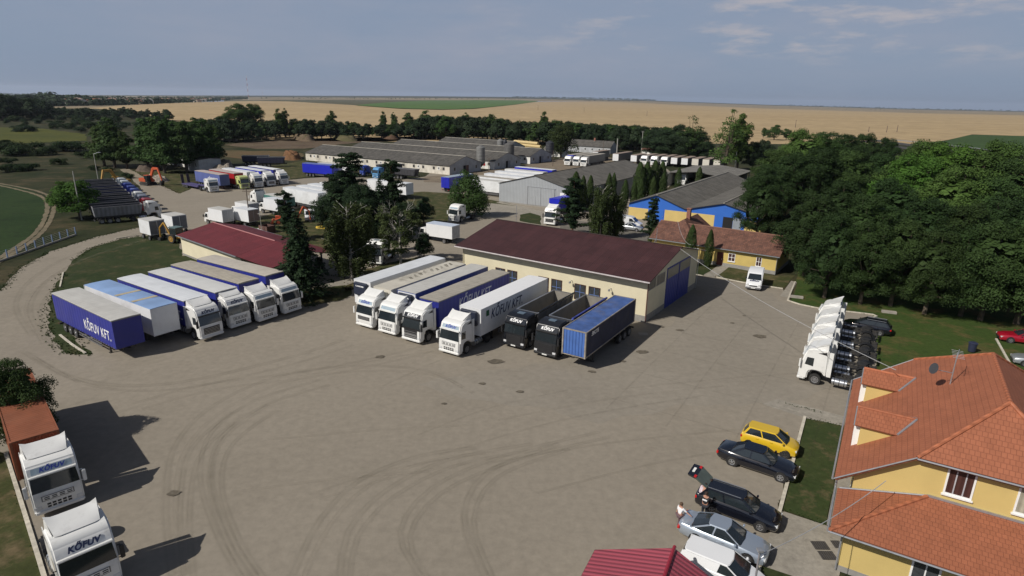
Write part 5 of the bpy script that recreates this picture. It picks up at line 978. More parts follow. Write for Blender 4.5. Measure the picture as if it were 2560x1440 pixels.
for i,(x,yb,yt,w) in enumerate([(1470,375,318,1.),(1545,380,312,1.),(1660,398,320,1.35),(1700,400,305,1.35),(1745,402,325,1.3),(1630,392,322,1.1),(1905,420,345,1.1),(1880,425,350,1.1)]): px_tree('big','dark full crowned tree behind the white trucks, '+['first','second','fourth','fifth','sixth','third','eighth','seventh'][i]+' from the left',x,yb,yt,w,'dark trees behind the white trucks',i,'belt')
px_tree('sparse','tall sunlit poplar right of the dark tree group, upper twigs open',1812,432,262,1.05,seed=1,leaf='light'); px_tree('poplar','leafy poplar joined to the tall sunlit one',1842,425,268,.8,seed=2,leaf='light'); px_tree('sparse','pale open poplar over the dark tree group',1722,402,280,1.2,seed=0,leaf='mid')
many('broad',[(1935,350,310,1.4),(1965,350,318,1.1),(1908,345,318,.9)],'small round tree at the edge of the stubble field','field edge trees',leaf='mid')
# the big mass of trees on the right
rm=[(1990,480,312,1.1,'light'),(2045,470,322,1.2,'mid'),(2100,450,328,1.2,'big'),(2150,445,325,1.1,'big'),(2200,450,338,1.,'big'),(1920,520,365,1.05,'mid'),(1960,540,370,1.,'big'),(2030,540,360,1.1,'big'),(2100,540,365,1.1,'mid'),(2180,520,372,1.1,'big'),(1890,600,425,.9,'big'),(1900,560,400,.9,'big'),(2010,690,470,1.0,'big'),(2080,640,440,1.,'big'),(2140,700,470,1.05,'maple'),(2200,640,430,1.05,'big'),(2060,745,520,.85,'big'),(2150,760,535,.85,'maple'),(2225,765,530,.9,'maple'),(2310,785,560,.95,'maple'),(2400,790,545,.95,'maple'),(2450,800,530,1.,'maple'),(2540,810,530,1.1,'maple'),(2290,690,480,1.1,'big'),(2380,700,490,1.1,'maple'),(2470,700,480,1.1,'big'),(2540,720,540,.9,'maple'),(2650,790,610,1.1,'big'),
 (2280,560,338,1.15,'light'),(2330,580,345,1.2,'bright'),(2400,590,360,1.2,'light'),(2455,560,338,1.05,'light'),(2250,600,370,1.1,'bright'),(2480,600,380,1.1,'mid'),(2360,640,400,1.2,'light'),(2440,650,430,1.2,'mid'),(2520,650,500,.9,'mid'),(2550,600,500,.8,'birch')]
NMX={'light':'sunlit light green tree in the right grove','mid':'mid green tree in the right grove','big':'dark green full crowned tree in the right grove','maple':'deep green spreading tree along the lawn edge of the right grove','bright':'bright yellow green maple in the right grove','birch':'thin greyish tree at the right end of the grove'}
NMX={'light':'sunlit light green','mid':'mid green','big':'dark green','maple':'deep green spreading','bright':'bright yellow green','birch':'thin greyish'}; seen={}
for i,(x,yb,yt,w,lf) in enumerate(rm):
    xp=[(1985,'beside the warehouse'),(2070,'behind the tiled house end'),(2160,'above the white tractor row'),(2260,'above the black estate car'),(2350,'above the office ridge'),(2440,'above the litter bin'),(2530,'above the red coupe'),(9999,'at the right edge')]; xs_=[q for k_,q in xp if x<k_][0]; dp='front row' if yb>=740 else 'middle' if yb>=600 else 'rear part'
    lb=NMX[lf]+' tree, '+dp+' of the right grove, '+xs_
    if lb in seen: lb=NMX[lf]+' taller tree, '+dp+' of the right grove, '+xs_
    seen[lb]=1; px_tree('big' if lf not in('birch',) else 'sparse',lb,x,yb,yt,w*.98,'trees of the right grove',i,lf)
# left trees
px_tree('poplar','smaller tree filling the right side of the leaning pair',318,422,318,1.1,seed=2,leaf='mid'); px_tree('poplar','tall broad tree left of the pair, leaning trunk, behind the tipper row',288,420,288,1.15,seed=0,leaf='mid'); [px_tree('poplar','tall filling tree behind the leafy group, '+q,x_,416,yt_,1.15,'trees filling the leafy group',j_,'mid') for j_,(x_,yt_,q) in enumerate([(395,288,'left one'),(492,286,'middle one'),(540,300,'right one')])]; px_tree('poplar','second tall tree right beside the leaning one',262,415,297,1.2,seed=1,leaf='mid')
for i,(x,yb,yt,w) in enumerate([(372,425,290,1.15),(412,432,282,1.1),(468,430,290,1.1),(522,425,292,1.1),(440,415,280,1.1)]): px_tree('poplar','tall tree over the ruined building, '+['first','third','last','fourth','second'][i]+' of five from the left',x,yb,yt,w,'tall trees over the ruined building',i,'mid')
px_tree('broad','round bright green tree at the left end of the tipper row',200,545,440,1.35,seed=1,leaf='bright'); px_tree('broad','smaller bright green tree behind the round one',165,520,450,1.1,seed=2,leaf='bright')
for i,(x,yb,yt,w) in enumerate([(30,388,350,3.2),(55,385,345,3.2),(100,388,358,3.),(160,378,345,3.2),(190,378,348,3.),(45,428,405,3.),(75,425,402,3.),(15,430,405,3.),(150,412,390,2.2),(170,322,302,2.4),(20,410,388,2.5),(300,385,350,2.),(350,395,372,2.),(270,430,414,2.5),(240,425,408,2.5),(320,445,428,2.5),(210,395,372,2.2),(5,360,345,3),(90,300,286,4),(140,310,298,4)]): px_tree('shrub','dark rounded bush in the rough grass left of the yard',x,yb,yt,w*.55,'bushes in the rough grass',i)
for i in range(75):
    x=rs.uniform(-60,400); y=rs.uniform(282,322); px_tree('shrub' if i%3 else 'far','low grey green bush or tree of the left scrub',x,y+8,y-rs.uniform(3,14),rs.uniform(.8,1.8) if i%3 else 1.2,'scrub beyond the left fields',i,'shrub' if i%2 else 'belt')
for i in range(60):
    x=i*8.2-60+rs.uniform(-5,5); yb=np.interp(x,[-60,100,300,450],[296,290,290,300])+rs.uniform(-6,9); yt=np.interp(x,[-60,40,110,130,200,330,450],[228,232,248,266,270,268,276])+rs.uniform(-3,9); px_tree('far','dark tree of the left woodland edge',x,max(yb,yt+12),yt,rs.uniform(1.,1.6),'woodland edge at the left','' or i,'belt')
# centre conifers and birches
px_tree('spruce','dark spruce right of the red roofed shed',756,745,520,1.25,seed=0)
px_tree('pine','large dark conifer group leader, left of the pale weeping birch',878,560,375,1.25,seed=1); px_tree('pine','broad dark pine filling the left of the conifer group',845,580,430,1.3,seed=0); px_tree('pine','thin topped dark conifer right of the leader',985,575,392,.85,seed=2); px_tree('pine','low dark pine at the foot of the conifer group',935,590,470,1.1,seed=1)
for i,(x,yb,yt,w,nm) in enumerate([(848,590,446,1.1,'left'),(905,600,452,1.05,'middle'),(1008,598,500,1.05,'right'),(960,575,470,1.,'rear')]): px_tree('big','full dark crown at the '+nm+' of the conifer group',x,yb,yt,w,seed=i,leaf='conif')
px_tree('spruce','ragged dark spruce between the two birches',955,600,440,1.05,seed=1); px_tree('broad','dark small tree right of the conifer group',1060,560,490,1.1,seed=0,leaf='conif')
px_tree('birch','weeping birch between spruce and trucks',880,700,490,1.5,seed=0); px_tree('birch','weeping birch behind the black and white truck',905,650,500,1.1,seed=1); px_tree('bare','half bare white birch with open upper twigs',1002,662,495,1.15,seed=0); px_tree('broad','small dark tree right of the bare birch',1060,645,575,.9,seed=1,leaf='conif'); px_tree('birch','slim birch left of the bare one',968,630,520,.8,seed=2)
px_tree('pine','small pine hiding the orange machine',720,600,472,.95,seed=2); px_tree('willow','round dark green tree behind the lone tractor unit',1172,542,422,1.0,seed=0,leaf='mid'); px_tree('broad','dark low tree before the red roof end',800,690,640,.8,seed=2,leaf='conif')
# trees before hall and warehouse
px_tree('pine','dark pine before the hall door corner',1430,590,440,1.15,seed=0); px_tree('birch','weeping birch between hall and warehouse',1500,600,455,1.1,seed=0); px_tree('birch','second weeping birch beside the parked vans',1535,595,470,1.0,seed=1); px_tree('pine','young pine before the blue gable',1625,612,490,.75,seed=1); px_tree('broad','bushy low tree right of the young pine',1640,625,560,.9,seed=1,leaf='birch')
TX=[1436,1455,1473,1520,1532,1595,1612,1632,1650,1600,1630,1655,1693,1745,1560,1582]
for i,(x,yb,yt,w) in enumerate([(1436,530,428,1.15),(1455,525,438,.9),(1473,520,437,.9),(1520,505,432,.9),(1532,500,431,.85),(1595,500,404,1.2),(1612,498,404,1.2),(1632,495,400,1.2),(1650,493,402,1.15),(1600,510,446,1.2),(1630,505,440,1.1),(1655,500,430,1.1),(1693,480,418,1.1),(1745,470,416,1.25),(1560,520,448,1.0),(1582,520,452,1.0)]): px_tree('thuja','tall dense thuja column by the hall, '+'first second third fourth fifth sixth seventh eighth ninth tenth eleventh twelfth thirteenth fourteenth fifteenth sixteenth'.split()[sorted(TX).index(x)]+' from the left',x,yb,yt,w,'thuja columns by the hall',i)
px_tree('thuja','stout thuja at the left corner of the tiled house',1722,665,560,1.0,seed=0); px_tree('thuja','slim ragged thuja beside the brown door of the tiled house',1768,668,572,.85,seed=1)
# tree beside the red container
tp=(-35.2,33.2); tree('big','leafy tree overhanging the red container at the left edge',(-34.0,37.6),H+ray(45,884)[2]*(math.hypot(34,37.6)/math.hypot(*ray(45,884)[:2])),.86,seed=1,leaf='mid'); tree('big','second tree behind the red container, outside the yard',(-40.5,32.5),7,.7,seed=2,leaf='mid')
# ================================================================ village and far skyline
VR=[mat('roof_terracotta',(.30,.13,.08),.8,0,.2),mat('roof_brown',(.16,.10,.08),.8,0,.2),mat('roof_grey',(.2,.19,.18),.8,0,.2)]; VW=[mat('wall_pale',(.62,.58,.5),.8),mat('wall_cream',(.55,.45,.32),.8)]
_v=[]
for i in range(6):
    w,l=rs.uniform(8,10),rs.uniform(10,16); t,rf=gable('village_house','v%d'%i,'house',(0,0),0,w,l,3.4,6.3,VW[i%2],VR[i%3],.4,.3,.1,gut=False); b=MB(); b.box(w/2-.4,w/2+.4,l*.4,l*.4+.8,6,7.2); b.build('chimney',VW[0],rf); LABELS.discard('v%d'%i); _v.append(t)
hv=[]
for i in range(70):
    x=rs.triangular(110,610,300); y=rs.uniform(np.interp(x,[110,300,610],[256,252,247]),np.interp(x,[110,300,610],[266,262,251])); q=Wp(x,y); lb='small village house with a reddish roof on the far left skyline'
    if i<6: t=_v[i]; t.location=q; t.rotation_euler=(0,0,rs.uniform(0,3.1)); tag(t,lb,'house','houses of the far village')
    else: t=clone(_v[i%6],(q[0],q[1]),rs.uniform(0,360),lb,'houses of the far village',z=q[2])
    t.scale=(1.6,1.6,1.6)
def farwood(name,label,xs,ys,hh,n,leaf,size=7.,kind='stuff'):
    r=np.random.RandomState(n); C=[];Nn=[];S=[]
    for i in range(n):
        x=r.uniform(xs[0],xs[-1]); y=np.interp(x,xs,ys)+r.uniform(-1.2,1.2); q=np.array(Wp(x,y)); h=hh*r.uniform(.5,1.25); k=14; d=sph(r,k); d[:,2]=abs(d[:,2]); C.append(q+d*[h*.8,h*.8,h]); Nn.append(d+sph(r,k)*.4); S.append(r.uniform(.6,1.2,k)*h*.45)
    o=quads(name,np.concatenate(C),np.concatenate(Nn),np.concatenate(S),.8,LM[leaf],None); o['kind']=kind; return o
farwood('village_trees','',[-100,100,300,450,620],[256,255,251,249,245.5],13,900,'belt'); farwood('village_trees','',[-100,100,300,500,620],[268,265,262,254,247],10,700,'belt')
farwood('distant_woodland','',[640,900,1100,1300],[245.5,246.5,247,248.5],7,130,'belt'); farwood('distant_woodland','',[1280,1350,1500,1600,1640],[243.2,244,246.5,249.6,251],13,420,'belt'); farwood('distant_woodland','',[1460,1600],[251.5,253],8,60,'belt'); farwood('distant_woodland','',[1940,2200,2560],[262.5,270.2,277.6],12,150,'belt'); farwood('distant_woodland','',[1950,2010,2080,2300],[267,268,273,277],5,30,'belt'); farwood('distant_woodland','',[-100,40,130],[240,236,252],22,110,'belt')
# radio masts
for (x,y0,y1,lb,r) in ((622,250,188,'tall red and white lattice radio mast on the left skyline',1.),(657,243.5,216,'smaller distant radio mast right of the tall one',.8)):
    q=Wp(x,y0); c=ray(x,y1); kk=math.hypot(q[0],q[1])/math.hypot(c[0],c[1]); zt=H+c[2]*kk; t=thing('radio_mast',lb,'mast',(q[0],q[1]),0,z=q[2]); hh=zt-q[2]; n=9
    for i in range(n): b=MB(); wd=(3.0-1.5*i/n)*r*(q[1]/3000)**.6; z0,z1=hh*i/n,hh*(i+1)/n; b.tube((-wd/2,0,z0),(-wd/2,0,z1),.35*r); b.tube((wd/2,0,z0),(wd/2,0,z1),.35*r); b.tube((-wd/2,0,z0),(wd/2,0,z1),.25*r); b.tube((wd/2,0,z0),(-wd/2,0,z1),.25*r); b.build('mast_section',mat('mast_red',(.4,.05,.04),.6) if i%2 else mat('mast_white',(.7,.7,.7),.6),t)
# telegraph poles
PW=mat('pole_wood',(.13,.10,.08),.9,0,.2); PCN=mat('pole_concrete',(.34,.33,.30),.9,0,.1)
def pole(label,x,yb,yt,m=PW,arm=1.2,lamp=False,group=None,r=.13,xt=None):
    p=G(x,yb); d=ray(x if xt is None else xt,yt); k=math.hypot(*p)/math.hypot(d[0],d[1]); h=H+d[2]*k; t=thing('utility_pole',label,'pole',p,0,group); dx=0 if xt is None else d[0]*k-p[0]; b=MB(); b.tube((0,0,0),(dx*.0,0,h),r,r*.6); b.build('pole',m,t)
    if arm: b=MB(); b.box(-arm/2,arm/2,-.06,.06,h-.5,h-.38); b.build('crossarm',m,t)
    if lamp: b=MB(); b.tube((0,0,h-.2),(1.3,0,h+.3),.05); b.box(1.2,1.9,-.12,.12,h+.2,h+.36); b.build('lamp_head',GUT,t)
    return t
pole('leaning concrete pole left of the tipper row',205,550,427,PCN,0); pole('concrete pole with a lamp behind the tipper row',248,462,383,PCN,0,True); pole('dark wooden pole with crossarm before the white box trucks',625,562,472,PW,1.6); pole('thin pole beside the red roofed shed',655,584,528,PCN,.8,r=.07); pole('wooden pole before the second barn gable',1222,432,394,PW,1.6); pole('pole behind the white trucks, nearest the blue one',1382,415,377,PW,0); pole('thick pale pole behind the white trucks',1541,398,346,PCN,0,r=.3); pole('dark pole left of the thick pale one',1507,393,350,PW,0); pole('tall pole beside the dark trees',1603,386,327,PCN,1.4,r=.2); pole('concrete pole right of the tall poplar',1836,428,378,PCN,0,r=.2)
for i,(x,yb,yt) in enumerate([(1345,275,263),(1460,281,268),(1617,290,277),(1988,319,300),(2171,330,317),(2216,331,314),(2242,330,313)]): pole('thin wooden pole in the stubble field',x,yb,yt,PW,1.5,group='poles across the stubble field',r=.35)
# ================================================================ vehicles in place
def LA(al,lat,a=32): v=D2(a); u=D2(a+90); return (v.x*al+u.x*lat,v.y*al+u.y*lat)
BLU=mat('blue_curtain',(.022,.030,.25),.45,0,.10,.7,dirt=.12,stripe=('Y',.62,.10,.25)); BLUB=mat('bright_blue_box',(.012,.02,.42),.4,0,.06,.7); BLUG=mat('faded_blue_curtain',(.10,.13,.33),.5,0,.1,.7,stripe=('Y',.62,.12,.2)); REDC=mat('red_curtain',(.35,.012,.015),.45,0,.1)
ROW=mat('white_roof',(.66,.68,.70),.45,0,.05,.8,dirt=.15,stripe=('Y',.6,.05,.1)); ROG=mat('greige_roof',(.36,.33,.28),.7,0,.10,1.5,dirt=.3,stripe=('Y',.55,.12,.2)); ROD=mat('stained_roof',(.50,.47,.40),.7,0,.1,1.,dirt=.9); ROB=mat('sky_blue_roof',(.23,.35,.58),.3,0,.25,.25); ROP=mat('pale_grey_roof',(.50,.49,.46),.6,0,.06,1.2,dirt=.2,stripe=('Y',.6,.06,.1))
WBOX=mat('white_panel',(.72,.73,.74),.38,0,.03,.8,dirt=.28); BEI=mat('beige_panel',(.60,.57,.50),.45,0,.05,.8,dirt=.2); GRYC=mat('grey_curtain',(.16,.165,.165),.5,0,.1,.8,stripe=('Y',.6,.15,.2))
BLKP=mat('black_paint',(.010,.011,.014),.22,0,.15,2,coat=.6); TEAL=mat('teal_stripe',(.05,.16,.14),.5)
LBL='before the workshop'
# --- row before the workshop (fronts towards az 212)
trailer('long white refrigerated trailer standing without a truck, leftmost '+LBL,LA(47.4,-49.8),212,WBOX,ROW,kind='box',reefer='sign')
t2_=trailer('beige refrigerated trailer with a dirt stained roof behind the first white truck '+LBL,LA(46.6,-45.9),212,BEI,ROD,kind='box',reefer='old')
sb=MB(); rq=random.Random(4)
for k in range(9):
    y=-4.2-k*.95; x0=rq.uniform(-.5,-.1); sb.face([(x0,y,4.04),(x0+rq.uniform(.7,1.),y-rq.uniform(.3,.8),4.04),(x0+rq.uniform(.7,1.),y-rq.uniform(.9,1.3),4.04),(x0,y-.5,4.04)],0,[(0,0),(0,1),(1,1),(1,0)])
sb.build('roof_stain',trackmat('roof_stain',(.09,.08,.06),.8),t2_)
trailer('refrigerated trailer with blue sides and a plain grey roof '+LBL,LA(47.2,-42.9),212,BLUG,ROP,kind='box',front=WBOX,reefer='sign')
trailer('dark blue curtain trailer with a ribbed grey roof and large pale lettering '+LBL,LA(46.5,-39.2),212,BLU,ROG,txt='KŐFUV KFT',txtm=GREYL,txts=1.5,txtsides=(-1,),txty=-6.4,txtz=2.75,txtshear=.25)
tw_=trailer('bright white box trailer with dark lettering '+LBL,LA(46.9,-34.2),212,WBOX,mat('clean_white_roof',(.76,.76,.76),.4,0,.03),kind='box',txt='KŐFUV KFT.',txtm=NAVY,txts=1.45,txtsides=(-1,),txty=-4.9,txtz=2.95,reefer='plain',txtshear=.25)
sb=MB(); sb.box(-1.312,-1.302,-1.45,-.95,3.0,3.6); sb.build('green_notice',mat('dark_green_notice',(.01,.09,.035),.6),tw_)
make_tractor('white truck with glazed roof sign, leftmost cab '+LBL,LA(43.9,-46.2),212,sign='KŐFUV',grille=True)
make_tractor('white truck with a blank glazed roof sign, second cab '+LBL,LA(43.8,-42.8),212,sign='-')
make_tractor('newer white truck with black roof front and silver grille bars, third cab '+LBL,LA(43.6,-39.3),212,style='new',sign='KŐFUV',accent=BLKP,signcol=WHT)
make_tractor('white truck pulling the white box trailer, fourth cab '+LBL,LA(43.3,-34.2),212,sign='KŐFUV')
GRI=mat('tipper_inside',(.20,.185,.16),.7,.1,.15,1.2,dirt=.4); GRO=mat('tipper_grey',(.17,.17,.175),.6,.2,.12,1.,dirt=.3)
make_tractor('black truck with white lettering and a grey roof hatch, left of the two black ones',LA(48.3,-29.9),212,BLKP,'scania','KŐFUV',None,False,3.45,signcol=WHT)
make_tractor('black truck with white lettering beside the blue container, right of the two black ones',LA(48.1,-26.2),212,mat('black_paint_dusty',(.014,.015,.018),.3,0,.2,2,coat=.5),'scania','KŐFUV',None,False,3.5,signcol=WHT)
tipper('open grey tipper trailer behind the left black truck',LA(50.9,-29.9),212,GRO,GRI,8.,3.3,cover=BLKP)
tipper('open grey tipper trailer with a rolled blue cover behind the right black truck',LA(50.9,-26.1),212,mat('tipper_grey_dark',(.10,.10,.11),.6,.2,.1),GRI,8.4,3.35,cover=mat('blue_cover',(.05,.07,.30),.5,0,.3,2))
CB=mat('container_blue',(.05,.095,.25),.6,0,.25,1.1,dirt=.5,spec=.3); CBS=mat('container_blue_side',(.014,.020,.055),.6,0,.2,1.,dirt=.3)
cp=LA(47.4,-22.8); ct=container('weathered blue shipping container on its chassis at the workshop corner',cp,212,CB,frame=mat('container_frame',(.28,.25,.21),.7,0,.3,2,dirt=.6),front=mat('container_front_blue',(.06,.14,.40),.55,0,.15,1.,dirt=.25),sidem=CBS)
text('ƎECTE',.5,WHT,ct,(-1.245,-1.9,2.1),(R(90),0,R(-90)),.1,.02)
skeletal('dark container chassis under the weathered blue container',cp,212)
# --- left row (fronts towards az 123)
def LB(al,lat): return LA(-al,-lat,123+180) if 0 else LA(al,lat,123)
def LR(front_al,lat): return LA(front_al,lat,123)
L2='in the left row'
trailer('blue curtain trailer with white lettering, no truck, left end of the left row',(-35.9,53.3),125,BLU,ROP,txt='KŐFUV KFT.',txtm=WHT,txts=1.35,txtsides=(1,-1),txty=-3.6,txtz=2.2)
tb_=trailer('white box trailer with a sky blue roof and two beige bands '+L2,(-34.3,56.7),123,WBOX,ROB,kind='box')
for y in (-3.3,-6.6): sb=MB(); sb.box(-1.24,1.24,y-.55,y,4.026,4.034); sb.build('roof_band',mat('beige_band',(.42,.36,.25),.7),tb_)
trailer('blue curtain trailer with a clean white roof '+L2,(-32.4,59.3),123.3,BLU,ROW,txt='KŐFUV KFT.',txtm=WHT,txts=1.35,txtsides=(1,-1),txty=-3.6,txtz=2.2)
trailer('blue curtain trailer with a dull white roof behind the second cab '+L2,(-30.6,62.2),123.3,BLU,mat('dull_white_roof',(.58,.58,.56),.5,0,.05,.8,dirt=.2),txtsides=(1,))
trailer('blue curtain trailer with a ribbed beige roof behind the third cab '+L2,(-29.6,65.6),122.5,BLU,mat('beige_roof_ribbed',(.42,.38,.31),.7,0,.1,1.5,dirt=.3,stripe=('Y',.55,.22,.3)))
trailer('blue curtain trailer with a plain beige roof next to the spruce '+L2,(-27.9,68.8),122,BLU,mat('beige_roof',(.46,.42,.36),.7,0,.06,1.5,dirt=.25))
make_tractor('white truck with dark grille and lettering over its windscreen, first cab '+L2,LR(-57.2+.1,-31.9) if 0 else (-30.5,58.0),123,style='daf',sign='KŐFUV',roof=3.55)
make_tractor('white truck with lettering over the windscreen and pale grille, second cab '+L2,(-29.0,61.3),123,style='volvo2',sign='KŐFUV',roof=3.5)
make_tractor('white truck with a blank dark roof glass, third cab '+L2,(-26.9,63.4),122.5,sign='-',roof=3.4)
make_tractor('white truck with a blank roof glass by the spruce, fourth cab '+L2,(-25.1,66.1),122,sign='-',roof=3.4)
# --- foreground left
CR=mat('container_red',(.24,.085,.045),.65,0,.15,1.,dirt=.15,spec=.25); rc=off((-27.95,33.46),226,1.25); rc=off(rc,316,.1)
container('rust red shipping container behind the white foreground truck',rc,136,CR,front=mat('container_red_front',(.30,.06,.02),.6,0,.12,1)); skeletal('dark trailer chassis under the rust red container',rc,136,legs=False)
make_tractor('white truck with glazed roof sign and lettering, pulling the rust red container',(-26.6,30.7),136,sign='KŐFUV',roof=3.5)
make_tractor('white truck with smooth roof and dark lettering at the bottom left corner',(-20.35,24.3),133.5,style='daf2',sign='KŐFUV',roof=3.55)
tr=[c for c in SC.objects if c.get('label','')=='white truck with smooth roof and dark lettering at the bottom left corner'][0]
# --- row of tractor units by the lawn
f0=Vector((26.7,51.7)); dv=D2(30.5)
pos=[0,3.45,7.3,10.5,14.4]; nmz=['nearest to the orange tiled office','second from the office','middle one','fourth from the office','farthest from the office']
for i,(s,nz) in enumerate(zip(pos,nmz)): make_tractor('white truck tractor in the lawn side row, '+nz,(f0.x+dv.x*s,f0.y+dv.y*s),303-(i%2)*1.2,sign='-',roof=3.45,group='white tractor units parked side by side')
# --- cars
def prof(L,W,kind):
    w=W/2
    if kind=='sedan': return [(0,w*.62,.62,.3),(-.12,w*.85,.72,.2),(-.6,w*.97,.84,.2),(-1.5,w,.93,.2),(-2.4,w,.97,.2),(-3.4,w,.98,.2),(-L+.9,w*.99,1.0,.22),(-L+.2,w*.9,.98,.25),(-L,w*.75,.85,.32)]
    if kind=='estate': return [(0,w*.62,.62,.3),(-.12,w*.85,.72,.2),(-.6,w*.97,.86,.2),(-1.4,w,.97,.2),(-2.4,w,1.0,.2),(-3.4,w,1.02,.2),(-L+.5,w*.98,1.03,.22),(-L+.1,w*.93,1.02,.25),(-L,w*.85,.95,.32)]
    if kind=='hatch': return [(0,w*.62,.66,.3),(-.1,w*.86,.78,.2),(-.4,w*.97,.9,.2),(-.9,w,1.02,.2),(-1.8,w,1.06,.2),(-2.8,w,1.08,.2),(-L+.3,w*.97,1.1,.22),(-L+.06,w*.92,1.06,.25),(-L,w*.85,.95,.32)]
    if kind=='van': return [(0,w*.66,.7,.3),(-.1,w*.9,.86,.22),(-.45,w*.98,1.02,.2),(-1.1,w,1.25,.2),(-1.9,w,1.28,.2),(-3.4,w,1.3,.2),(-L+.1,w*.98,1.3,.25),(-L,w*.93,1.2,.3)]
YEL=mat('yellow_paint',(.62,.41,.02),.28,0,.02,1,coat=.8); CARB=mat('black_car_paint',(.006,.007,.012),.12,0,.05,1,coat=1.); SILP=mat('silver_paint',(.42,.48,.56),.3,.55,.03,1,coat=.8); CARW=mat('white_car_paint',(.74,.75,.76),.25,0,.02,1,coat=.8); REDP=mat('red_car_paint',(.30,.006,.02),.25,0,.03,1,coat=.8); SILG=mat('silver_grey_paint',(.36,.38,.40),.3,.5,.03,1,coat=.7); DRIM=mat('dark_rim',(.10,.10,.10),.4,.6)
def carat(near,ax0,hd,W_,side=1):
    "centre-front from the ground point of the camera-side front wheel"
    r=hd+90*side; p=off(near,r,-(W_/2-.05)); return off(p,hd,-ax0)
car('small yellow hatchback nose to the kerb, uppermost of the parked cars',carat(G(1960.7,1145),-.75,122,1.68),122,YEL,1.68,3.85,1.52,prof(3.85,1.68,'hatch'),(-.72,-1.45,-3.45,-3.78,1.02,1.50,.74,.60),'hatch',DRIM,axl=(-.75,-3.2),r=.3)
car('long black saloon with chrome window trim between the yellow hatchback and the black estate',carat(G(1949,1205),-.92,124.5,1.9),124.5,CARB,1.9,5.2,1.48,prof(5.2,1.9,'sedan'),(-1.45,-2.15,-3.55,-4.35,.97,1.44,.80,.60),'sedan',SILV,axl=(-.92,-4.08),r=.35)
eb=carat(G(1898,1329),-.95,123,1.85); est=car('black estate car with its tailgate open and two people loading it',eb,123,CARB,1.82,4.85,1.5,prof(4.85,1.82,'estate'),(-1.3,-2.05,-4.3,-4.7,1.0,1.46,.78,.62),'estate',RIM,axl=(-.95,-3.72),r=.33,rails=True)
b=MB(); b.loft([[(-.68,-4.25,1.52),(.68,-4.25,1.52),(.62,-4.32,1.46),(-.62,-4.32,1.46)],[(-.74,-4.95,2.0),(.74,-4.95,2.0),(.7,-5.02,1.92),(-.7,-5.02,1.92)]],1); b.loft([[(-.74,-4.95,2.0),(.74,-4.95,2.0),(.7,-5.02,1.9),(-.7,-5.02,1.9)],[(-.66,-5.5,2.06),(.66,-5.5,2.06),(.6,-5.45,1.92),(-.6,-5.45,1.92)]],0); tg=b.build('tailgate',[CARB,mat('gate_glass',(.09,.11,.09),.1)],est)
b=MB(); b.box(-.26,.26,-5.35,-5.2,2.06,2.075); b.build('number_plate',PLATE,tg)
for s in (-1,1): b=MB(); b.box(s*.58-.12,s*.58+.12,-5.1,-4.95,2.0,2.05); b.build('tail_light',RED,tg)
car('silver saloon with a dark rear window between the black estate and the white van',carat(G(1864.5,1412),-.95,123,1.87),123,SILP,1.87,4.85,1.45,prof(4.85,1.87,'sedan'),(-1.35,-2.15,-3.25,-4.25,.95,1.41,.80,.62),'sedan',SILV,axl=(-.95,-3.75),r=.35)
wv=carat(G(1864.5,1412),-.95,123,1.87); wv=off(wv,213,2.6); wv=off(wv,213,.4); wv=off(wv,123,.45)
vb=car('white panel van at the bottom edge beside the maroon kiosk roof',wv,123,CARW,1.82,4.3,1.75,prof(4.3,1.82,'van'),(-.95,-1.75,-4.1,-4.25,1.25,1.70,.84,.70),'van',DRIM,axl=(-.85,-3.4),r=.32)
b=MB()
for s in (-1,1): b.loft([[(s*.86,-2.3,1.27),(s*.72,-2.2,1.69),(s*.72,-4.15,1.69),(s*.86,-4.2,1.27)],[(s*.875,-2.3,1.27),(s*.735,-2.2,1.69),(s*.735,-4.15,1.69),(s*.875,-4.2,1.27)]])
b.build('side_panel',CARW,vb)
bk=off((f0.x,f0.y),30.5,17.3); bk=off(bk,123,2.6); car('black estate car with a roof rail behind the far white truck tractor',bk,304,CARB,1.85,4.7,1.48,prof(4.7,1.85,'estate'),(-1.3,-2.05,-4.2,-4.6,1.0,1.45,.78,.62),'estate',RIM,axl=(-.95,-3.7),rails=True)
car('dark red coupe at the right edge beside the lawn kerb',off(G(2492,848),303,.0),290,REDP,1.8,4.5,1.35,prof(4.5,1.8,'sedan'),(-1.45,-2.2,-3.1,-4.0,.93,1.32,.76,.6),'sedan',RIM,axl=(-.9,-3.5))
car('silver grey car at the right edge below the red coupe',G(2526,905),295,SILG,1.75,4.3,1.45,prof(4.3,1.75,'sedan'),(-1.35,-2.1,-3.1,-4.0,.95,1.40,.76,.6),'sedan',RIM,axl=(-.9,-3.4))
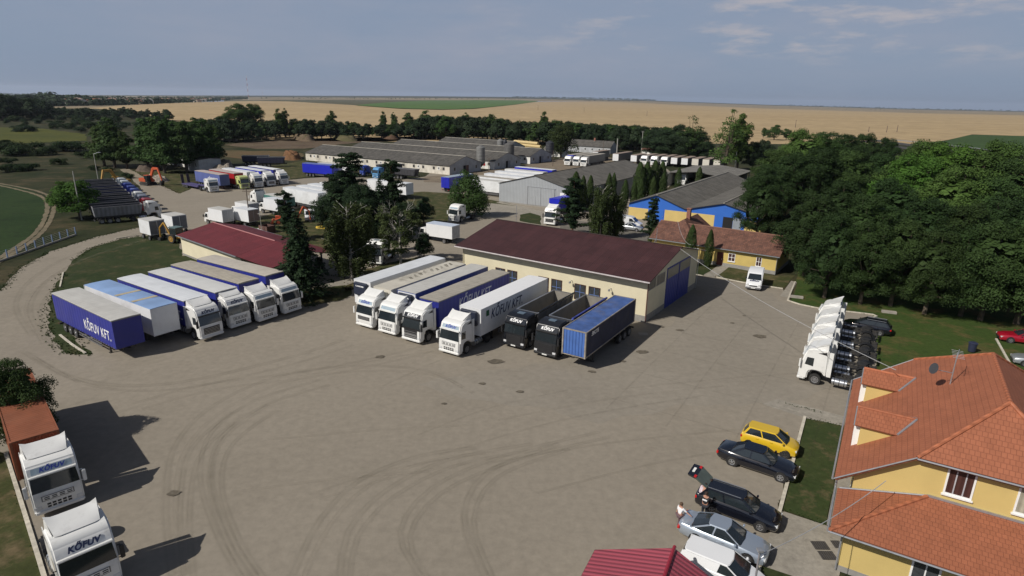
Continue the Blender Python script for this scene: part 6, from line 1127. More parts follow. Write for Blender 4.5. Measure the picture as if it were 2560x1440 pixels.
# vans
def van(label,xy,head,paint=CARW,txt=None,L=4.9,h=2.25):
    W_=1.95; w=W_/2; t=thing('panel_van',label,'van',xy,head); b=MB(); pr=[(-.02,.28),(0,.5),(-.04,.85),(-.35,1.05),(-.95,1.28),(-1.65,2.0),(-2.0,h-.05),(-L+.05,h),(-L,.35)]
    b.prism(pr,-w,w,tap=None); b.build('body',paint,t,smooth=True,bevel=.1,seg=3)
    b=MB(); b.loft([[(-.86,-.93,1.33),(-.76,-1.58,1.98),(-.76,-1.63,1.95),(-.86,-.98,1.3)],[(.86,-.93,1.33),(.76,-1.58,1.98),(.76,-1.63,1.95),(.86,-.98,1.3)]]); b.build('windscreen',GLASS,t)
    for s in (-1,1):
        b=MB(); X=s*(w+.003); p=[(X,-1.15,1.3),(X,-1.75,1.9),(X,-2.3,1.9),(X,-2.3,1.28)]; b.loft([[(q[0]-s*.03,q[1],q[2]) for q in p],p]); b.build('side_window',GLASS,t)
        b=MB(); b.box(s*.72-.16,s*.72+.16,-.12,.01,.72,.9); b.build('headlight',LAMP,t); b=MB(); b.box(s*1.08-.08,s*1.08+.08,-1.25,-1.12,1.25,1.5); b.build('side_mirror',BLACK,t)
        wheel(t,s*(w+.01),-.95,.33,.22); wheel(t,s*(w+.01),-L+1.0,.33,.22)
    b=MB(); b.box(-.5,.5,-.03,.015,.6,.75); b.build('grille',BLACK,t); b=MB(); b.box(-w+.05,w-.05,-.1,.04,.28,.5); b.build('bumper',mat('bumper_grey',(.16,.16,.17),.6),t,bevel=.03); b=MB(); b.box(-.26,.26,.035,.05,.36,.47); b.build('number_plate',PLATE,t)
    if txt: text(txt,.34,NAVY,t,(0,-.68,1.235),(R(20),0,R(180)),.25,.02)
    return t
van('white van with lettering on its bonnet before the tiled yellow house',(32.3,78.3),205,txt='KŐFUV'); van('white van before the yellow wall of the warehouse, half hidden by trees',(25.4,119.2),118); 
car('silver car beside the white van before the warehouse',(25.0,116.2),118,SILG,1.75,4.4,1.45,prof(4.4,1.75,'sedan'),(-1.35,-2.1,-3.1,-4.0,.95,1.40,.76,.6),'sedan',RIM,axl=(-.9,-3.4)); van('small white van standing behind the pine with the orange machine',(-40.3,119.6),160,h=1.95,L=4.2)
# --- middle yard
make_tractor('white truck tractor alone on the drive left of the lawn corner',(-12.2,121.6),215,sign='-',spoil=False,roof=3.55)
boxtruck('white box truck speckled by tree shade behind the workshop',(-16.2,106.5),300,WBOX,mat('pale_blue_roof',(.5,.56,.66),.4),L=6.4,h=3.2); _b=SC.objects
make_tractor('white truck with dark windscreen surround half hidden by the weeping birch',(-20.6,87.6),190,style='new',accent=BLKP,sign='-',spoil=False,roof=3.6)
BR=mat('rust_red_flatbed',(.10,.05,.04),.8)
bt=[('white box truck nearest the dark wooden pole',(-59.1,117.0),303),('white box truck with a brownish rear wall next to the pole',(-54.5,117.6),303),('white box truck farther back beside the small pine',(-57.2,124.3),303)]
for i,(lb,p,a) in enumerate(bt): boxtruck(lb,p,a,WBOX,ROP if i!=1 else ROW,L=5.4,h=3.3+.001*i,doorm=mat('door_brownish',(.33,.25,.22),.6) if i==1 else None)
boxtruck('low white box truck fourth from the pole, roof only',(-53.5,129.5),303,WBOX,ROW,L=5.4,h=3.35); 
for lb,p in (('white cargo box standing on the path before the yellow backhoe',(-59.6,102.6)),('second white cargo box, right of the first, by the red shed end',(-58.2,107.2))):
    t=thing('cargo_box_body',lb,'cargo box',p,126); b=MB(); b.box(0,2.5,-3.9,0,1.0,3.4); b.build('box',WBOX,t); b=MB(); b.box(-.02,2.52,-3.92,.02,3.4,3.46); b.build('roof',ROP,t); b=MB()
    b.box(.08,1.2,.005,.03,1.08,3.3); b.box(1.3,2.42,.005,.03,1.08,3.3); b.build('rear_door',mat('door_dark_grey',(.16,.17,.19),.5),t); b=MB(); b.box(.8,1.7,-4.8,-.2,.55,.99); b.build('chassis',DARKM,t)
    for y in (-.9,-3.3): wheel(t,2.4,y,.42,.3); wheel(t,.1,y,.42,.3)
WT='white refrigerated trailer of the group behind the conifers, '
for i,(p,nm) in enumerate([((-41.2,131.8),'nearest the small van'),((-39.2,134.8),'second from the small van'),((-37.6,138.),'third from the small van'),((-35.7,141.2),'farthest of the group')]): trailer(WT+nm,p,128.5,WBOX,ROW,kind='box',group='white trailers behind the conifers')
trailer('low trailer with a teal side board left of the white group',(-48.3,131.),128.5,TEAL,ROP,L=8,h=3.0,kind='box'); make_tractor('white truck facing away at the head of the white trailer group',(-59.0,138.5),305,sign='-',spoil=True,roof=3.3)
trailer('white trailer rear with a dark ribbed end beside the conifers',(-33.5,128.),128.5,WBOX,ROP,L=10,kind='box')
# --- row of five at the far lot
FR='in the far row'
trailer('faded blue curtain trailer with white letters, standing free '+FR,(-75.6,160.3),128.3,BLUG,mat('pinkish_roof',(.42,.36,.33),.7,0,.06,1,dirt=.2),txt='KŐFUV KFT.',txtm=WHT,txts=1.3,txtsides=(1,-1),txty=-3.6,txtz=2.4)
LG=mat('pale_green_yellow_paint',(.52,.56,.22),.35,0,.03,1,coat=.5)
make_tractor('pale yellow green truck '+FR,(-70.9,161.6),128.5,LG,'daf','-',None,False,3.5); make_tractor('white truck right of the yellow green one '+FR,(-68.6,165.0),128.5,sign='-'); make_tractor('white truck between two white ones '+FR,(-66.4,168.),128.5,style='daf',sign='-'); make_tractor('white truck at the right end '+FR,(-64.2,171.8),128.5,sign='-')
trailer('red curtain trailer with a grey pink roof '+FR,(-73.4,163.8),128.5,REDC,mat('pinkish_roof',(.42,.36,.33))); trailer('white trailer behind the middle cab '+FR,(-71.3,167.),128.5,WBOX,ROW,kind='box'); trailer('blue curtain trailer with a white roof fourth '+FR,(-69.,170.4),128.5,BLUB,ROW); trailer('blue curtain trailer with a white roof last '+FR,(-66.9,174.1),128.5,BLU,mat('clean_white_roof',(.76,.76,.76)))
lt=make_tractor('white truck coupled to the low loader with raised ramps',(-76.2,155.4),128.5,sign='-',spoil=False,roof=3.45)
t=thing('low_loader_trailer','violet blue low loader with two raised dark ramps','low loader',(-78.9,157.6),128.5); VB=mat('violet_blue_paint',(.06,.05,.16),.6,0,.1,1,dirt=.4); b=MB(); b.box(-1.25,1.25,-12.2,-3.2,.75,.98); b.box(-.5,.5,-3.2,.4,1.15,1.4); b.box(-1.1,1.1,-3.9,-3.0,.8,1.3); b.build('deck',VB,t)
for s in (-1,1):
    b=MB(); b.loft([[(s*.75-.35,-12.2,1.0),(s*.75+.35,-12.2,1.0),(s*.75+.35,-12.35,1.0),(s*.75-.35,-12.35,1.0)],[(s*.75-.35,-12.5,3.3),(s*.75+.35,-12.5,3.3),(s*.75+.35,-12.62,3.3),(s*.75-.35,-12.62,3.3)]]); b.build('ramp',mat('ramp_dark',(.05,.035,.04),.7),t)
    for y in (-9.2,-10.3,-11.4): wheel(t,s*1.22,y,.42,.35)
# --- tipper row at the left (cabs towards az 50)
TG=mat('tipper_dark_inside',(.075,.072,.078),.7,.1,.2,1.,dirt=.3); TO=mat('tipper_steel',(.25,.26,.29),.55,.3,.15,1,dirt=.4,stripe=('Y',.7,.25,.2)); TN=mat('tipper_navy',(.03,.035,.10),.6)
cabs=[((402,540),.2,WHITE,'large white cab nearest the drive'),((374,487),3.2,mat('red_cab_paint',(.34,.02,.03),.35,coat=.5),'red cab next to the large white one'),((362,480),3.2,mat('grey_cab_paint',(.2,.22,.27),.4),'grey cab next to the red one'),((356,473),3.2,WHITE,'white cab between grey and blue'),((350,468),3.2,mat('blue_cab_paint',(.03,.05,.28),.4,coat=.5),'blue cab, first of three'),((345,462),3.2,mat('blue_cab_paint',(.03,.05,.28)),'blue cab, second of three'),((338,456),3.2,mat('blue_cab_paint',(.03,.05,.28)),'blue cab, last of three'),((330,450),3.2,mat('grey_white_cab',(.5,.53,.55),.4),'pale grey cab near the far end'),((322,445),3.2,mat('grey_white_cab',(.5,.53,.55)),'pale grey cab at the far end')]
c0=Vector(G(403,540,.3)); c1=Vector(G(320,447,3.0)); 
for i,(px,z,cl,nm) in enumerate(cabs):
    u=i/8; p=c0.lerp(c1,u**1.0); a=52 if i else 50
    make_tractor(nm+' in the left tipper row',(p.x,p.y),a,cl,'volvo','-' if 0 else None,None,False,3.3 if i else 3.5)
    q=off((p.x,p.y),a,-3.1); lbt='open left row tipper, '+('pale ribbed side facing the lawn' if i==0 else 'behind the '+nm)
    tipper(lbt,q,a,TO if i==0 else TN if i in(4,5,6) else mat('tipper_steel_dark',(.06,.06,.068),.6,.2),TG,8.2,3.1+.001*i,rim=mat('worn_rim',(.26,.25,.25),.6,.3))
# --- construction machines
def excavator(label,xy,head,m,arm=1.,s=1.):
    t=thing('excavator',label,'excavator',xy,head); b=MB()
    for q in (-1,1): b.loft([[(q*1.1-.28,1.6,.25),(q*1.1+.28,1.6,.25),(q*1.1+.28,1.75,.6),(q*1.1-.28,1.75,.6)],[(q*1.1-.28,-1.6,.25),(q*1.1+.28,-1.6,.25),(q*1.1+.28,-1.75,.6),(q*1.1-.28,-1.75,.6)]]); b.box(q*1.1-.28,q*1.1+.28,-1.4,1.4,0,.24); b.box(q*1.1-.27,q*1.1+.27,-1.5,1.5,.61,.8)
    b.build('track',DARKM,t); b=MB(); b.box(-1.2,1.2,-2.1,.7,.9,1.9); b.box(-1.1,-.1,.71,1.5,.95,1.6); b.build('body',m,t,bevel=.12); b=MB(); b.box(.2,1.15,.2,1.5,1.0,2.7); c=b.build('cab',GLASS,t); b=MB(); b.box(.15,1.2,.15,1.55,2.7,2.8); b.build('cab_roof',m,c)
    def seg(n,p,q,w,h0,h1): b=MB(); p=Vector(p);q=Vector(q); d=(q-p).normalized(); nn=Vector((0,-d.z,d.y)); b.loft([[p+nn*h0+Vector((k,0,0)) for k in (-w,w)]+[p-nn*h0+Vector((k,0,0)) for k in (w,-w)],[q+nn*h1+Vector((k,0,0)) for k in (-w,w)]+[q-nn*h1+Vector((k,0,0)) for k in (w,-w)]]); return b.build(n,m,t)
    seg('boom',(-.2,.8,1.6),(-.2,2.6,4.6),.2,.25,.35); seg('boom',(-.2,2.6,4.6),(-.2,4.6,4.7),.2,.35,.22); seg('stick',(-.2,4.4,4.9),(-.2,5.6,1.6),.16,.28,.16)
    b=MB(); b.loft([[(-.7,5.3,1.6),(.3,5.3,1.6),(.3,5.9,1.4),(-.7,5.9,1.4)],[(-.7,4.9,.5),(.3,4.9,.5),(.3,5.4,.2),(-.7,5.4,.2)]]); b.build('bucket',DARKM,t); return t
ORG=mat('orange_machine',(.50,.09,.03),.5,0,.12,1,dirt=.3); YM=mat('yellow_machine',(.42,.23,.035),.5,0,.15,1,dirt=.4)
excavator('orange red excavator with its arm folded down beside the track',(-99.5,166.5),115,ORG); excavator('yellow excavator behind the pale grey cabs',(-104,162),200,YM)
def backhoe(label,xy,head,m):
    t=thing('backhoe_loader',label,'backhoe loader',xy,head); b=MB(); b.box(-.55,.55,-.2,1.9,.9,1.6); b.box(-.5,.5,-2.2,-.2,.7,1.1); b.build('body',m,t,bevel=.08)
    b=MB(); b.box(-.7,.7,-1.6,-.15,1.1,2.55); c=b.build('cab',GLASS,t); b=MB(); b.box(-.8,.8,-1.75,-.05,2.56,2.68); b.build('cab_roof',mat('teal_grey_roof',(.10,.15,.15),.6),c)
    b=MB()
    for x in (-.68,.6):
        for y in (-1.6,-.2): b.box(x,x+.08,y-.04,y+.05,1.0,2.55)
    b.build('cab_frame',m,c)
    for s in (-1,1): wheel(t,s*1.05,-1.1,.78,.45,rim=m); wheel(t,s*.98,1.4,.48,.35,rim=m)
    b=MB(); b.tube((0,-2.2,1.),(0,-3.4,3.2),.17); b.build('boom',m,t); b=MB(); b.tube((0,-3.4,3.2),(0,-4.5,2.2),.14); b.tube((0,-4.5,2.2),(0,-4.6,.6),.14); b.build('stick',m,t); b=MB(); b.box(-.4,.4,-4.9,-4.2,.05,.6); b.build('bucket',DARKM,t,bevel=.05)
    b=MB()
    for s in (-1,1): b.tube((s*.6,.2,1.5),(s*.6,2.4,.7),.09)
    b.build('loader_arm',m,t); b=MB(); b.loft([[(-1.1,2.3,.2),(-1.1,2.3,1.0),(-1.1,2.9,.25)],[(1.1,2.3,.2),(1.1,2.3,1.0),(1.1,2.9,.25)]]); b.build('front_bucket',m,t); return t
backhoe('yellow backhoe loader at the left end of the red roofed shed',(-55.6,99.8),110,YM); backhoe('orange tractor loader under the small pine',(-44.5,117.8),250,ORG)
# --- trailers and oddments by the barns
trailer('bright blue curtain trailer standing free before the nearest barn',(-54.7,188.),117,BLUB,mat('blue_roof',(.1,.14,.4),.5),L=12,txtsides=()); trailer('white trailer behind the bright blue one',(-50.5,190.),117,WBOX,ROP,L=12,kind='box')
make_tractor('light blue truck before the nearest barn',(-42.6,188.5),215,mat('light_blue_cab',(.10,.28,.52),.35,coat=.4),'volvo',None,None,False,3.4); make_tractor('deep blue truck left of the light blue one',(-48.2,194.5),230,mat('deep_blue_cab',(.025,.06,.34),.35,coat=.4),'volvo',None,None,False,3.3)
tipper('dark rounded tipper trailer pointing right beside the light blue truck',(-29.4,187.2),118,mat('tipper_steel_dark',(.06,.06,.068)),TG,9,3.2); tipper('dark tipper trailer behind the deep blue truck',(-44.,199),230,mat('tipper_steel_dark',(.06,.06,.068)),TG,8.5,3.1)
tipper('dark tipper trailer left of the barns, parked by the rubble heap',(-80.5,217.5),75,mat('tipper_violet',(.05,.05,.09),.6),TG,9,3.3); tipper('second dark tipper trailer left of the barns',(-88.,222.5),75,mat('tipper_violet',(.05,.05,.09)),TG,9,3.2)
trailer('long white trailer behind the thin topped conifer',(-25.6,150.4),124,WBOX,ROW,kind='box',L=13.6,h=3.9); trailer('deep blue box trailer with red rear lights left of the round tree',(-12.5,173.),30,BLUB,mat('grey_blue_roof',(.3,.36,.42),.5),L=11.5,kind='box')
wl=[((-1.6,153.2),'nearest the hall corner'),((-.2,159.),'second from the hall corner'),((2.4,165.),'middle of the row'),((5.2,171.2),'fourth from the hall corner'),((8.0,177.6),'fifth, with faint lettering'),((11.,184),'sixth from the hall corner')]
for i,(p,nm) in enumerate(wl): trailer('white trailer beside the metal hall, '+nm,off(p,33,2),124.5,WBOX if i!=5 else BLUB,[ROP,ROG,ROW,ROW,ROP,ROW][i],kind='box',txt='KŐFUV.HU.COM' if 0 else None,group='trailers beside the metal hall')
for i,(p,nm,sd) in enumerate([((20.2,238.),'leftmost, before a blue trailer',BLUB),((23.4,236.8),'middle of three',GRYC),((26.,234.4),'rightmost of three, before a dark side',GRYC)]):
    make_tractor('white truck far behind the hall, '+nm,p,212,sign='-' if 0 else None,spoil=False,roof=3.6); trailer('long trailer behind the far white truck, '+nm,off(p,32,2.6),212,sd,ROG,kind='curtain',L=15)
trailer('brownish roofed trailer right of the three far trucks',(40.5,249),212,GRYC,mat('brown_roof',(.26,.20,.16),.7),L=15,front=WBOX); trailer('white fronted box trailer with a flat roof beyond the far trucks',(33.5,258),212,GRYC,mat('brown_roof',(.26,.20,.16)),L=12,front=WBOX)
for i in range(9):
    p=Vector((47.5,247.5)).lerp(Vector((76,233.)),i/8); nm='number of windows'
    if i in(1,2,3): make_tractor('white truck in the row below the dark trees, '+['','left of three','middle of three','right of three'][i],(p.x,p.y),212,None if 0 else WHITE,'volvo',None,None,False,3.6)
    trailer('white ended trailer in the row below the dark trees, '+['first from the left','second','third','fourth','fifth','sixth','seventh','eighth','ninth'][i]+(' from the left' if i else ''),off((p.x,p.y),32,2.6 if i in(1,2,3) else 0),212,mat('dark_grey_side',(.10,.10,.10),.6),mat('brown_roof',(.26,.20,.16)),kind='box',front=WBOX if i<6 else BEI,L=11,h=3.7,group='trailers below the dark trees')
make_tractor('white truck under the open shed roof',(50.5,186.),212,sign='-',roof=3.5); trailer('blue cargo box standing beside the hall door, left of the pine',(8.9,133.2),215,BLUB,BLUB,L=6,h=3.4,kind='box'); make_tractor('white truck behind the workshop roof, before the pine',(7.2,120.2),206,style='daf',sign='KŐFUV',roof=3.6)
# open shed
t=thing('open_shed','open shed with two shallow grey roofs beyond the thujas','shed',(50.,186.),33); b=MB(); slab(b,[(-4,-1,3.6),(-4,26,3.6),(5,26,4.5),(5,-1,4.5)],.1); slab(b,[(15,-1,3.3),(15,26,3.3),(5,26,4.5),(5,-1,4.5)],.1); b.build('roof',FCL,t)
for x in (-3.5,5,14.5):
    for y in (0,12,25): b=MB(); b.box(x-.12,x+.12,y-.12,y+.12,0,3.4); b.build('post',CONC,t)
b=MB(); b.box(-3.6,-3.4,2,25,0,3.4); b.box(-3.4,14,24.8,25,0,3.2); b.build('wall',LIME,t)
smallhouse('pale peeling shed left of the open shed',(45.6,184.),303,5,3.4,3.4,3.7,LIME,FCL,'small_shed','shed',0)
# straw bales
BA=mat('straw',(.55,.42,.20),.9,0,.12,2); 
def bale(xy,z,a,lb):
    if not hasattr(bale,'p'):
        t=thing('straw_bale',lb,'straw bale',xy,a,'stacked round straw bales',z=z); b=MB(); b.tube((-.7,0,.75),(.7,0,.75),.75,n=14); b.build('straw_roll',BA,t); b=MB()
        for x in (-.45,0,.45): b.tube((x-.02,0,.75),(x+.02,0,.75),.762,n=14)
        b.build('netting',mat('netting',(.7,.62,.42),.7),t); bale.p=t; return t
    return clone(bale.p,xy,a,lb,'stacked round straw bales',z=z)
b0=Vector(G(1282,371)); b1=Vector(G(1354,379)); nb=16
for lay,(dz,n0) in enumerate(((0,nb),(1.45,nb-1),(2.85,nb-3))):
    for i in range(n0): p=b0.lerp(b1,(i+lay*.5+.5)/nb); bale((p.x,p.y),dz,math.degrees(math.atan2(b1.x-b0.x,b1.y-b0.y))+90,'round straw bale of the long stack, '+['ground layer','middle layer','top layer'][lay])
# kiosk roof at the bottom edge
MR=corrmat('maroon_metal',(.42,.085,.115),.28,9,.56,.45,.45,.08,spec=.5); KX=off(G(1640,1440,2.5),0,-3.2)
t=thing('kiosk','kiosk with a maroon metal roof at the bottom edge','kiosk',(4.0,18.2),33)
b=MB(); q=[G(1487,1372,2.9),G(1686,1370,2.9)]; rp=G(1686,1370,2.9); U33=D2(33); 
# the roof: ridge from the far end towards the camera, in world space relative to its empty
t.location=(rp[0],rp[1],0); t.rotation_euler=(0,0,0); e1=Vector((*G(1487,1372,2.0),0))-Vector((*rp,0)); ed=e1.normalized(); nd=Vector((*D2(206),0)); LN=5.
def kp(a,c,z): v=ed*a+nd*c; return (v.x,v.y,z)
LL=e1.length
slab(b,[kp(LL+.0,5.2,1.95),kp(LL-.0,0,1.95)][::-1]+[kp(0,0,2.9)][:0]+[kp(0,5.2,2.9),kp(0,0,2.9)],.06); rgt=Vector((*G(1775,1440,2.1),0))-Vector((*rp,0)); rr=rgt.normalized()
def kq(a,c,z): v=Vector((.93,-.62,0)).normalized()*a+nd*c; return (v.x,v.y,z)
slab(b,[kq(1.9,0,2.1),kq(1.9,5.2,2.1),kq(0,5.2,2.9),kq(0,0,2.9)],.06); b.build('roof',MR,t)
b=MB(); b.tube(kp(0,-.05,2.95),kp(0,5.2,2.95),.09); b.build('ridge_cap',mat('maroon_ridge',(.26,.02,.035),.4),t); b=MB(); b.loft([[kp(LL-.3,.3,0),kq(1.6,.3,0),kq(1.6,4.8,0),kp(LL-.3,4.8,0)],[kp(LL-.3,.3,1.9),kq(1.6,.3,2.0),kq(1.6,4.8,2.0),kp(LL-.3,4.8,1.9)]]); b.build('wall',CREAM,t)
# fence at the left
FB=mat('faded_blue_post',(.16,.22,.34),.7); p0=Vector(G(-60,676)); p1=Vector(G(190,588)); t=thing('wire_fence','wire fence with pale blue posts left of the drive','fence',(0,0),0); n=11
for i in range(n+1): p=p0.lerp(p1,i/n); b=MB(); b.box(p.x-.07,p.x+.07,p.y-.07,p.y+.07,0,1.45); b.build('post',FB,t)
b=MB()
for z in (.3,.6,.9,1.15,1.4): b.tube((p0.x,p0.y,z),(p1.x,p1.y,z),.012,n=4)
b.build('wire',GUT,t); b=MB(); d=(p1-p0).normalized(); nn=Vector((-d.y,d.x))*.08; b.loft([[(p0.x-nn.x,p0.y-nn.y,0),(p0.x+nn.x,p0.y+nn.y,0),(p0.x+nn.x,p0.y+nn.y,.25),(p0.x-nn.x,p0.y-nn.y,.25)],[(p1.x-nn.x,p1.y-nn.y,0),(p1.x+nn.x,p1.y+nn.y,0),(p1.x+nn.x,p1.y+nn.y,.25),(p1.x-nn.x,p1.y-nn.y,.25)]]); b.build('base_wall',CONC,t)
# gate bars among the birches
t=thing('iron_gate','dark iron bar gate under the weeping birch beside the vans','gate',G(1545,588),120); b=MB()
for i in range(16): b.box(i*.22-.02,i*.22+.02,-.02,.02,.1,2.0+.25*math.sin(i*math.pi/15))
b.build('bar',BLACK,t); b=MB(); b.box(0,3.3,-.03,.03,.2,.28); b.box(0,3.3,-.03,.03,1.8,1.88); b.build('frame',BLACK,t)
# waste bin, crate, yellow dinghy, small things
t=thing('litter_bin','dark blue litter bin on the lawn above the office roof','bin',G(2428,880),20); b=MB(); b.tube((0,0,.1),(0,0,1.0),.33,.4,n=14); b.build('bin_body',mat('bin_navy',(.025,.03,.06),.5),t,smooth=True); b=MB(); b.tube((0,0,1.0),(0,0,1.08),.44,.3,n=14); b.build('lid',mat('bin_navy',(.025,.03,.06)),t)
t=thing('metal_crate','rusty open metal crate beside the red roofed shed','crate',(-44.9,109.4),33); b=MB()
for a in ((-1.2,1.2,-.9,-.82),(-1.2,1.2,.82,.9),(-1.2,-1.12,-.82,.82),(1.12,1.2,-.82,.82)): b.box(*a,0,1.3)
b.box(-1.1,1.1,-.8,.8,0,.1); b.build('crate_wall',BR,t)
t=thing('flatbed','small flat white trailer beside the rusty crate','trailer',(-46.6,108.6),33); b=MB(); b.box(-.9,.9,-1.4,1.4,.5,.6); b.build('deck',WHITE,t); wheel(t,.95,0,.3,.2); wheel(t,-.95,0,.3,.2)
t=thing('small_boat','overturned yellow and white dinghy on the grass','boat',(-36.1,113.7),100); b=MB(); rg=[]
for y,w,h in ((-1.3,.25,.35),(-.8,.55,.5),(0,.65,.55),(.7,.5,.5),(1.3,.05,.3)): rg.append([(-w,y,0),(-w*.8,y,h*.7),(0,y,h),(w*.8,y,h*.7),(w,y,0)])
b.loft(rg); b.build('hull',mat('boat_yellow',(.55,.38,.05),.4,0,.5,1.4),t,smooth=True)
for x,y,lb in ((1991,745,'pale concrete block on the lawn near the kerb corner'),(2222,783,'pale concrete slab at the lawn edge under the trees')): t=thing('concrete_block',lb,'block',G(x,y),110); b=MB(); b.box(-.25,.25,-.8,.8,0,.3); b.build('block',CONC,t,bevel=.03)
# overhead cables
def cable(name,label,A,B,sag,r=.022,n=24,m=GUT):
    A=Vector(A);B=Vector(B); b=MB(); P=[A.lerp(B,i/n)-Vector((0,0,sag*4*(i/n)*(1-i/n))) for i in range(n+1)]
    for p,q in zip(P,P[1:]): b.tube(p,q,r,n=5,caps=False)
    return tag(b.build(name,m),label,'cable')
ap=(19.9,72.5,7.6); cable('overhead_cable','pale overhead cable from the workshop gable down to the office roof',(*G(1701,622,7.4),7.4),(*G(2240,925,7.0),7.0),.6,.022,m=mat('cable_pale',(.36,.36,.36),.5))
cable('overhead_cable','pale cable from the workshop gable up to the tiled house chimney',(*G(1728,612,6.5),6.5),(*G(1694,552,5.9),5.9),.9,.022,m=mat('cable_pale',(.36,.36,.36)))
lp=G(1893,1440); t=thing('street_lamp','pale lamp pole at the bottom edge beside the silver saloon','lamp',off(lp,33,-3.),0); hh=5.2
t2=G(1900,1378,5.2); t.location=(t2[0],t2[1],0); b=MB(); b.tube((0,0,0),(0,0,5.2),.06,.045); b.build('pole',GUT,t); b=MB(); b.box(-.12,.12,-.12,.12,5.2,5.3); b.tube((0,0,4.7),(.35,.1,5.0),.03); b.build('pole_cap',GUT,t)
e_=OF.matrix_world@Vector((0,0,0)); cable('overhead_cable','pale cable from the lamp pole over the lower office roof to the yellow wall',(t2[0],t2[1],5.0),(*G(2215,1202,4.9),4.9),.35,.02,m=mat('cable_pale',(.36,.36,.36)))
# ================================================================ people
SK=mat('skin',(.42,.22,.15),.6,0,.05); HAIR=mat('dark_hair',(.035,.02,.014),.6)
def person(label,xy,head,J,shirt,pants,hair=HAIR,shoe=WHT,sleeve=None,s=1.,split=1.35,waist=.95,sleevem=None):
    """J: joints (x right,y forward,z) for one skinned body; clothing follows the same skeleton a little larger"""
    t=thing('person',label,'person',xy,head); t.scale=(s,s,s)
    E_=[('pel','spi'),('spi','che'),('che','nec'),('nec','hed'),('hed','top'),('che','shl'),('shl','ell'),('ell','hal'),('che','shr'),('shr','elr'),('elr','har'),('pel','hil'),('hil','knl'),('knl','anl'),('anl','tol'),('pel','hir'),('hir','knr'),('knr','anr'),('anr','tor')]
    rad=dict(pel=.13,spi=.12,che=.14,nec=.055,hed=.095,top=.07,shl=.065,ell=.045,hal=.035,shr=.065,elr=.045,har=.035,hil=.095,knl=.062,anl=.042,tol=.04,hir=.095,knr=.062,anr=.042,tor=.04)
    def sk(name,edges,m,g,cut=None):
        ks=[]; 
        for a,b_ in edges:
            for k in (a,b_):
                if k not in ks: ks.append(k)
        me=bpy.data.meshes.new(name); me.from_pydata([J[k] for k in ks],[(ks.index(a),ks.index(b_)) for a,b_ in edges],[]); o=bpy.data.objects.new(name,me); COL.objects.link(o); md=o.modifiers.new('Skin','SKIN'); sv=me.skin_vertices[0].data if me.skin_vertices else None
        if sv is None:
            bm=bmesh.new(); bm.from_mesh(me); bm.verts.layers.skin.verify(); bm.to_mesh(me); bm.free(); sv=me.skin_vertices[0].data
        for i,k in enumerate(ks): r=rad[k]*g; sv[i].radius=(r*(1.25 if k in('pel','spi','che') else 1),r); sv[i].use_root=(i==0)
        o.modifiers.new('Sub','SUBSURF').levels=2; o.modifiers['Sub'].render_levels=2; me.materials.append(m); o.parent=t; return o
    # five fingers and a thumb-side digit on each hand, rooted in the palm
    EE=list(E_)
    for sd,h_,e0 in (('l','hal','ell'),('r','har','elr')):
        d=(Vector(J[h_])-Vector(J[e0])).normalized(); sdv=d.cross(Vector((0,1,.2))).normalized()
        for i,(o_,ln) in enumerate(((-.03,.075),(-.01,.09),(.01,.095),(.03,.08),(.05,.05))): k='f'+sd+str(i); J[k]=tuple(Vector(J[h_])+d*(ln+.03 if i<4 else .03)+sdv*o_*1.1); rad[k]=.011; EE.append((h_,k))
    sk('body',EE,SK,1.0)
    sk('shirt',[('pel','spi'),('spi','che'),('che','shl'),('che','shr')]+([('shl','ell'),('shr','elr')]),shirt,1.16)
    sk('trousers',[('pel','hil'),('hil','knl'),('knl','anl'),('pel','hir'),('hir','knr'),('knr','anr')],pants,1.17)
    sk('shoe',[('anl','tol')],shoe,1.25); sk('shoe',[('anr','tor')],shoe,1.25)
    b=MB(); c=Vector(J['hed'])+Vector((0,-.02,.05)); n=10
    b.loft([[(c.x+r*math.cos(k*2*math.pi/n),c.y-.01+r*1.1*math.sin(k*2*math.pi/n),c.z+z) for k in range(n)] for r,z in ((.095,-.03),(.108,.03),(.095,.085),(.045,.12))]); b.build('hair',hair,t,smooth=True); b=MB(); f=Vector(J['hed']); b.box(f.x-.014,f.x+.014,f.y+.085,f.y+.12,f.z-.015,f.z+.03); b.build('nose',SK,t); return t
def pose(**k):
    J=dict(pel=(0,0,.95),spi=(0,0,1.12),che=(0,0,1.33),nec=(0,.0,1.48),hed=(0,.02,1.58),top=(0,.01,1.68),shl=(-.18,0,1.40),ell=(-.24,0,1.12),hal=(-.25,.06,.87),shr=(.18,0,1.40),elr=(.24,0,1.12),har=(.25,.06,.87),hil=(-.09,0,.88),knl=(-.1,.02,.48),anl=(-.1,0,.09),tol=(-.1,.14,.04),hir=(.09,0,.88),knr=(.1,.02,.48),anr=(.1,0,.09),tor=(.1,.14,.04)); J.update(k); return J
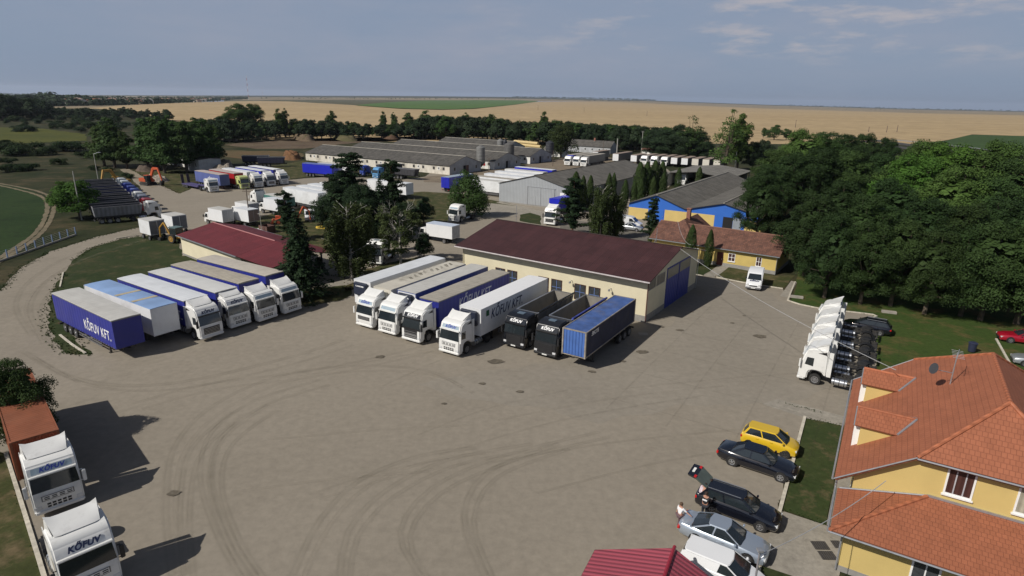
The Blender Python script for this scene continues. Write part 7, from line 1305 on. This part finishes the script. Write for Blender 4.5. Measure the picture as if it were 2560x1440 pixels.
w1=G(1697,1319); person('person in a white top and mauve grey trousers reaching towards the silver saloon',w1,60,pose(elr=(.36,.12,1.25),har=(.55,.2,1.15),knl=(-.06,.05,.48),hal=(-.28,-.02,.9)),mat('white_top',(.7,.7,.72),.8),mat('mauve_trousers',(.12,.075,.085),.8),mat('brown_hair',(.10,.06,.035),.6))
m1=off(w1,62,1.95); person('person in a black t-shirt with a white back print beside the open tailgate',m1,35,pose(ell=(-.26,.12,1.14),hal=(-.2,.34,1.1),elr=(.26,.12,1.14),har=(.2,.34,1.1)),mat('black_shirt',(.012,.012,.015),.8),mat('dark_jeans',(.02,.022,.03),.8),s=1.06); pm=[o for o in SC.objects if o.get('label','').startswith('person in a black t-shirt')][0]
b=MB(); b.box(-.13,.13,-.215,-.2,1.27,1.36); b.build('back_print',WHT,pm)
m2=off(m1,28,.95); m2=off(m2,303,.45); person('person in a light patterned top with black trousers leaning at the open tailgate',m2,70,pose(che=(0,.14,1.28),nec=(0,.22,1.40),hed=(0,.27,1.48),top=(0,.29,1.58),shl=(-.18,.16,1.35),shr=(.18,.16,1.35),ell=(-.24,.34,1.15),hal=(-.2,.5,1.0),elr=(.24,.34,1.15),har=(.2,.5,1.0)),mat('patterned_top',(.5,.42,.46),.8,0,.4,14),mat('black_trousers',(.015,.015,.018),.8))
m3=off(m2,33,.75); person('dark haired person bending into the boot behind the open tailgate',m3,100,pose(che=(0,.18,1.26),nec=(0,.3,1.36),hed=(0,.36,1.43),top=(0,.4,1.52),shl=(-.18,.2,1.33),shr=(.18,.2,1.33),ell=(-.24,.42,1.15),hal=(-.2,.62,1.05),elr=(.24,.42,1.15),har=(.2,.62,1.05)),mat('brown_top',(.16,.09,.08),.8),mat('dark_jeans',(.02,.022,.03)))
# ================================================================ summer haze
HD=4e-5
hm=bpy.data.materials.new('haze'); hm.use_nodes=True; t_=hm.node_tree; t_.nodes.clear(); o_=t_.nodes.new('ShaderNodeOutputMaterial'); v_=t_.nodes.new('ShaderNodeVolumePrincipled'); v_.inputs['Density'].default_value=HD; v_.inputs['Color'].default_value=(.78,.86,1,1); v_.inputs['Anisotropy'].default_value=.2; t_.links.new(v_.outputs[0],o_.inputs['Volume'])
b=MB(); b.box(-15000,17000,-120,17500,-80,140); hz_=b.build('haze',hm); hz_['kind']='stuff'
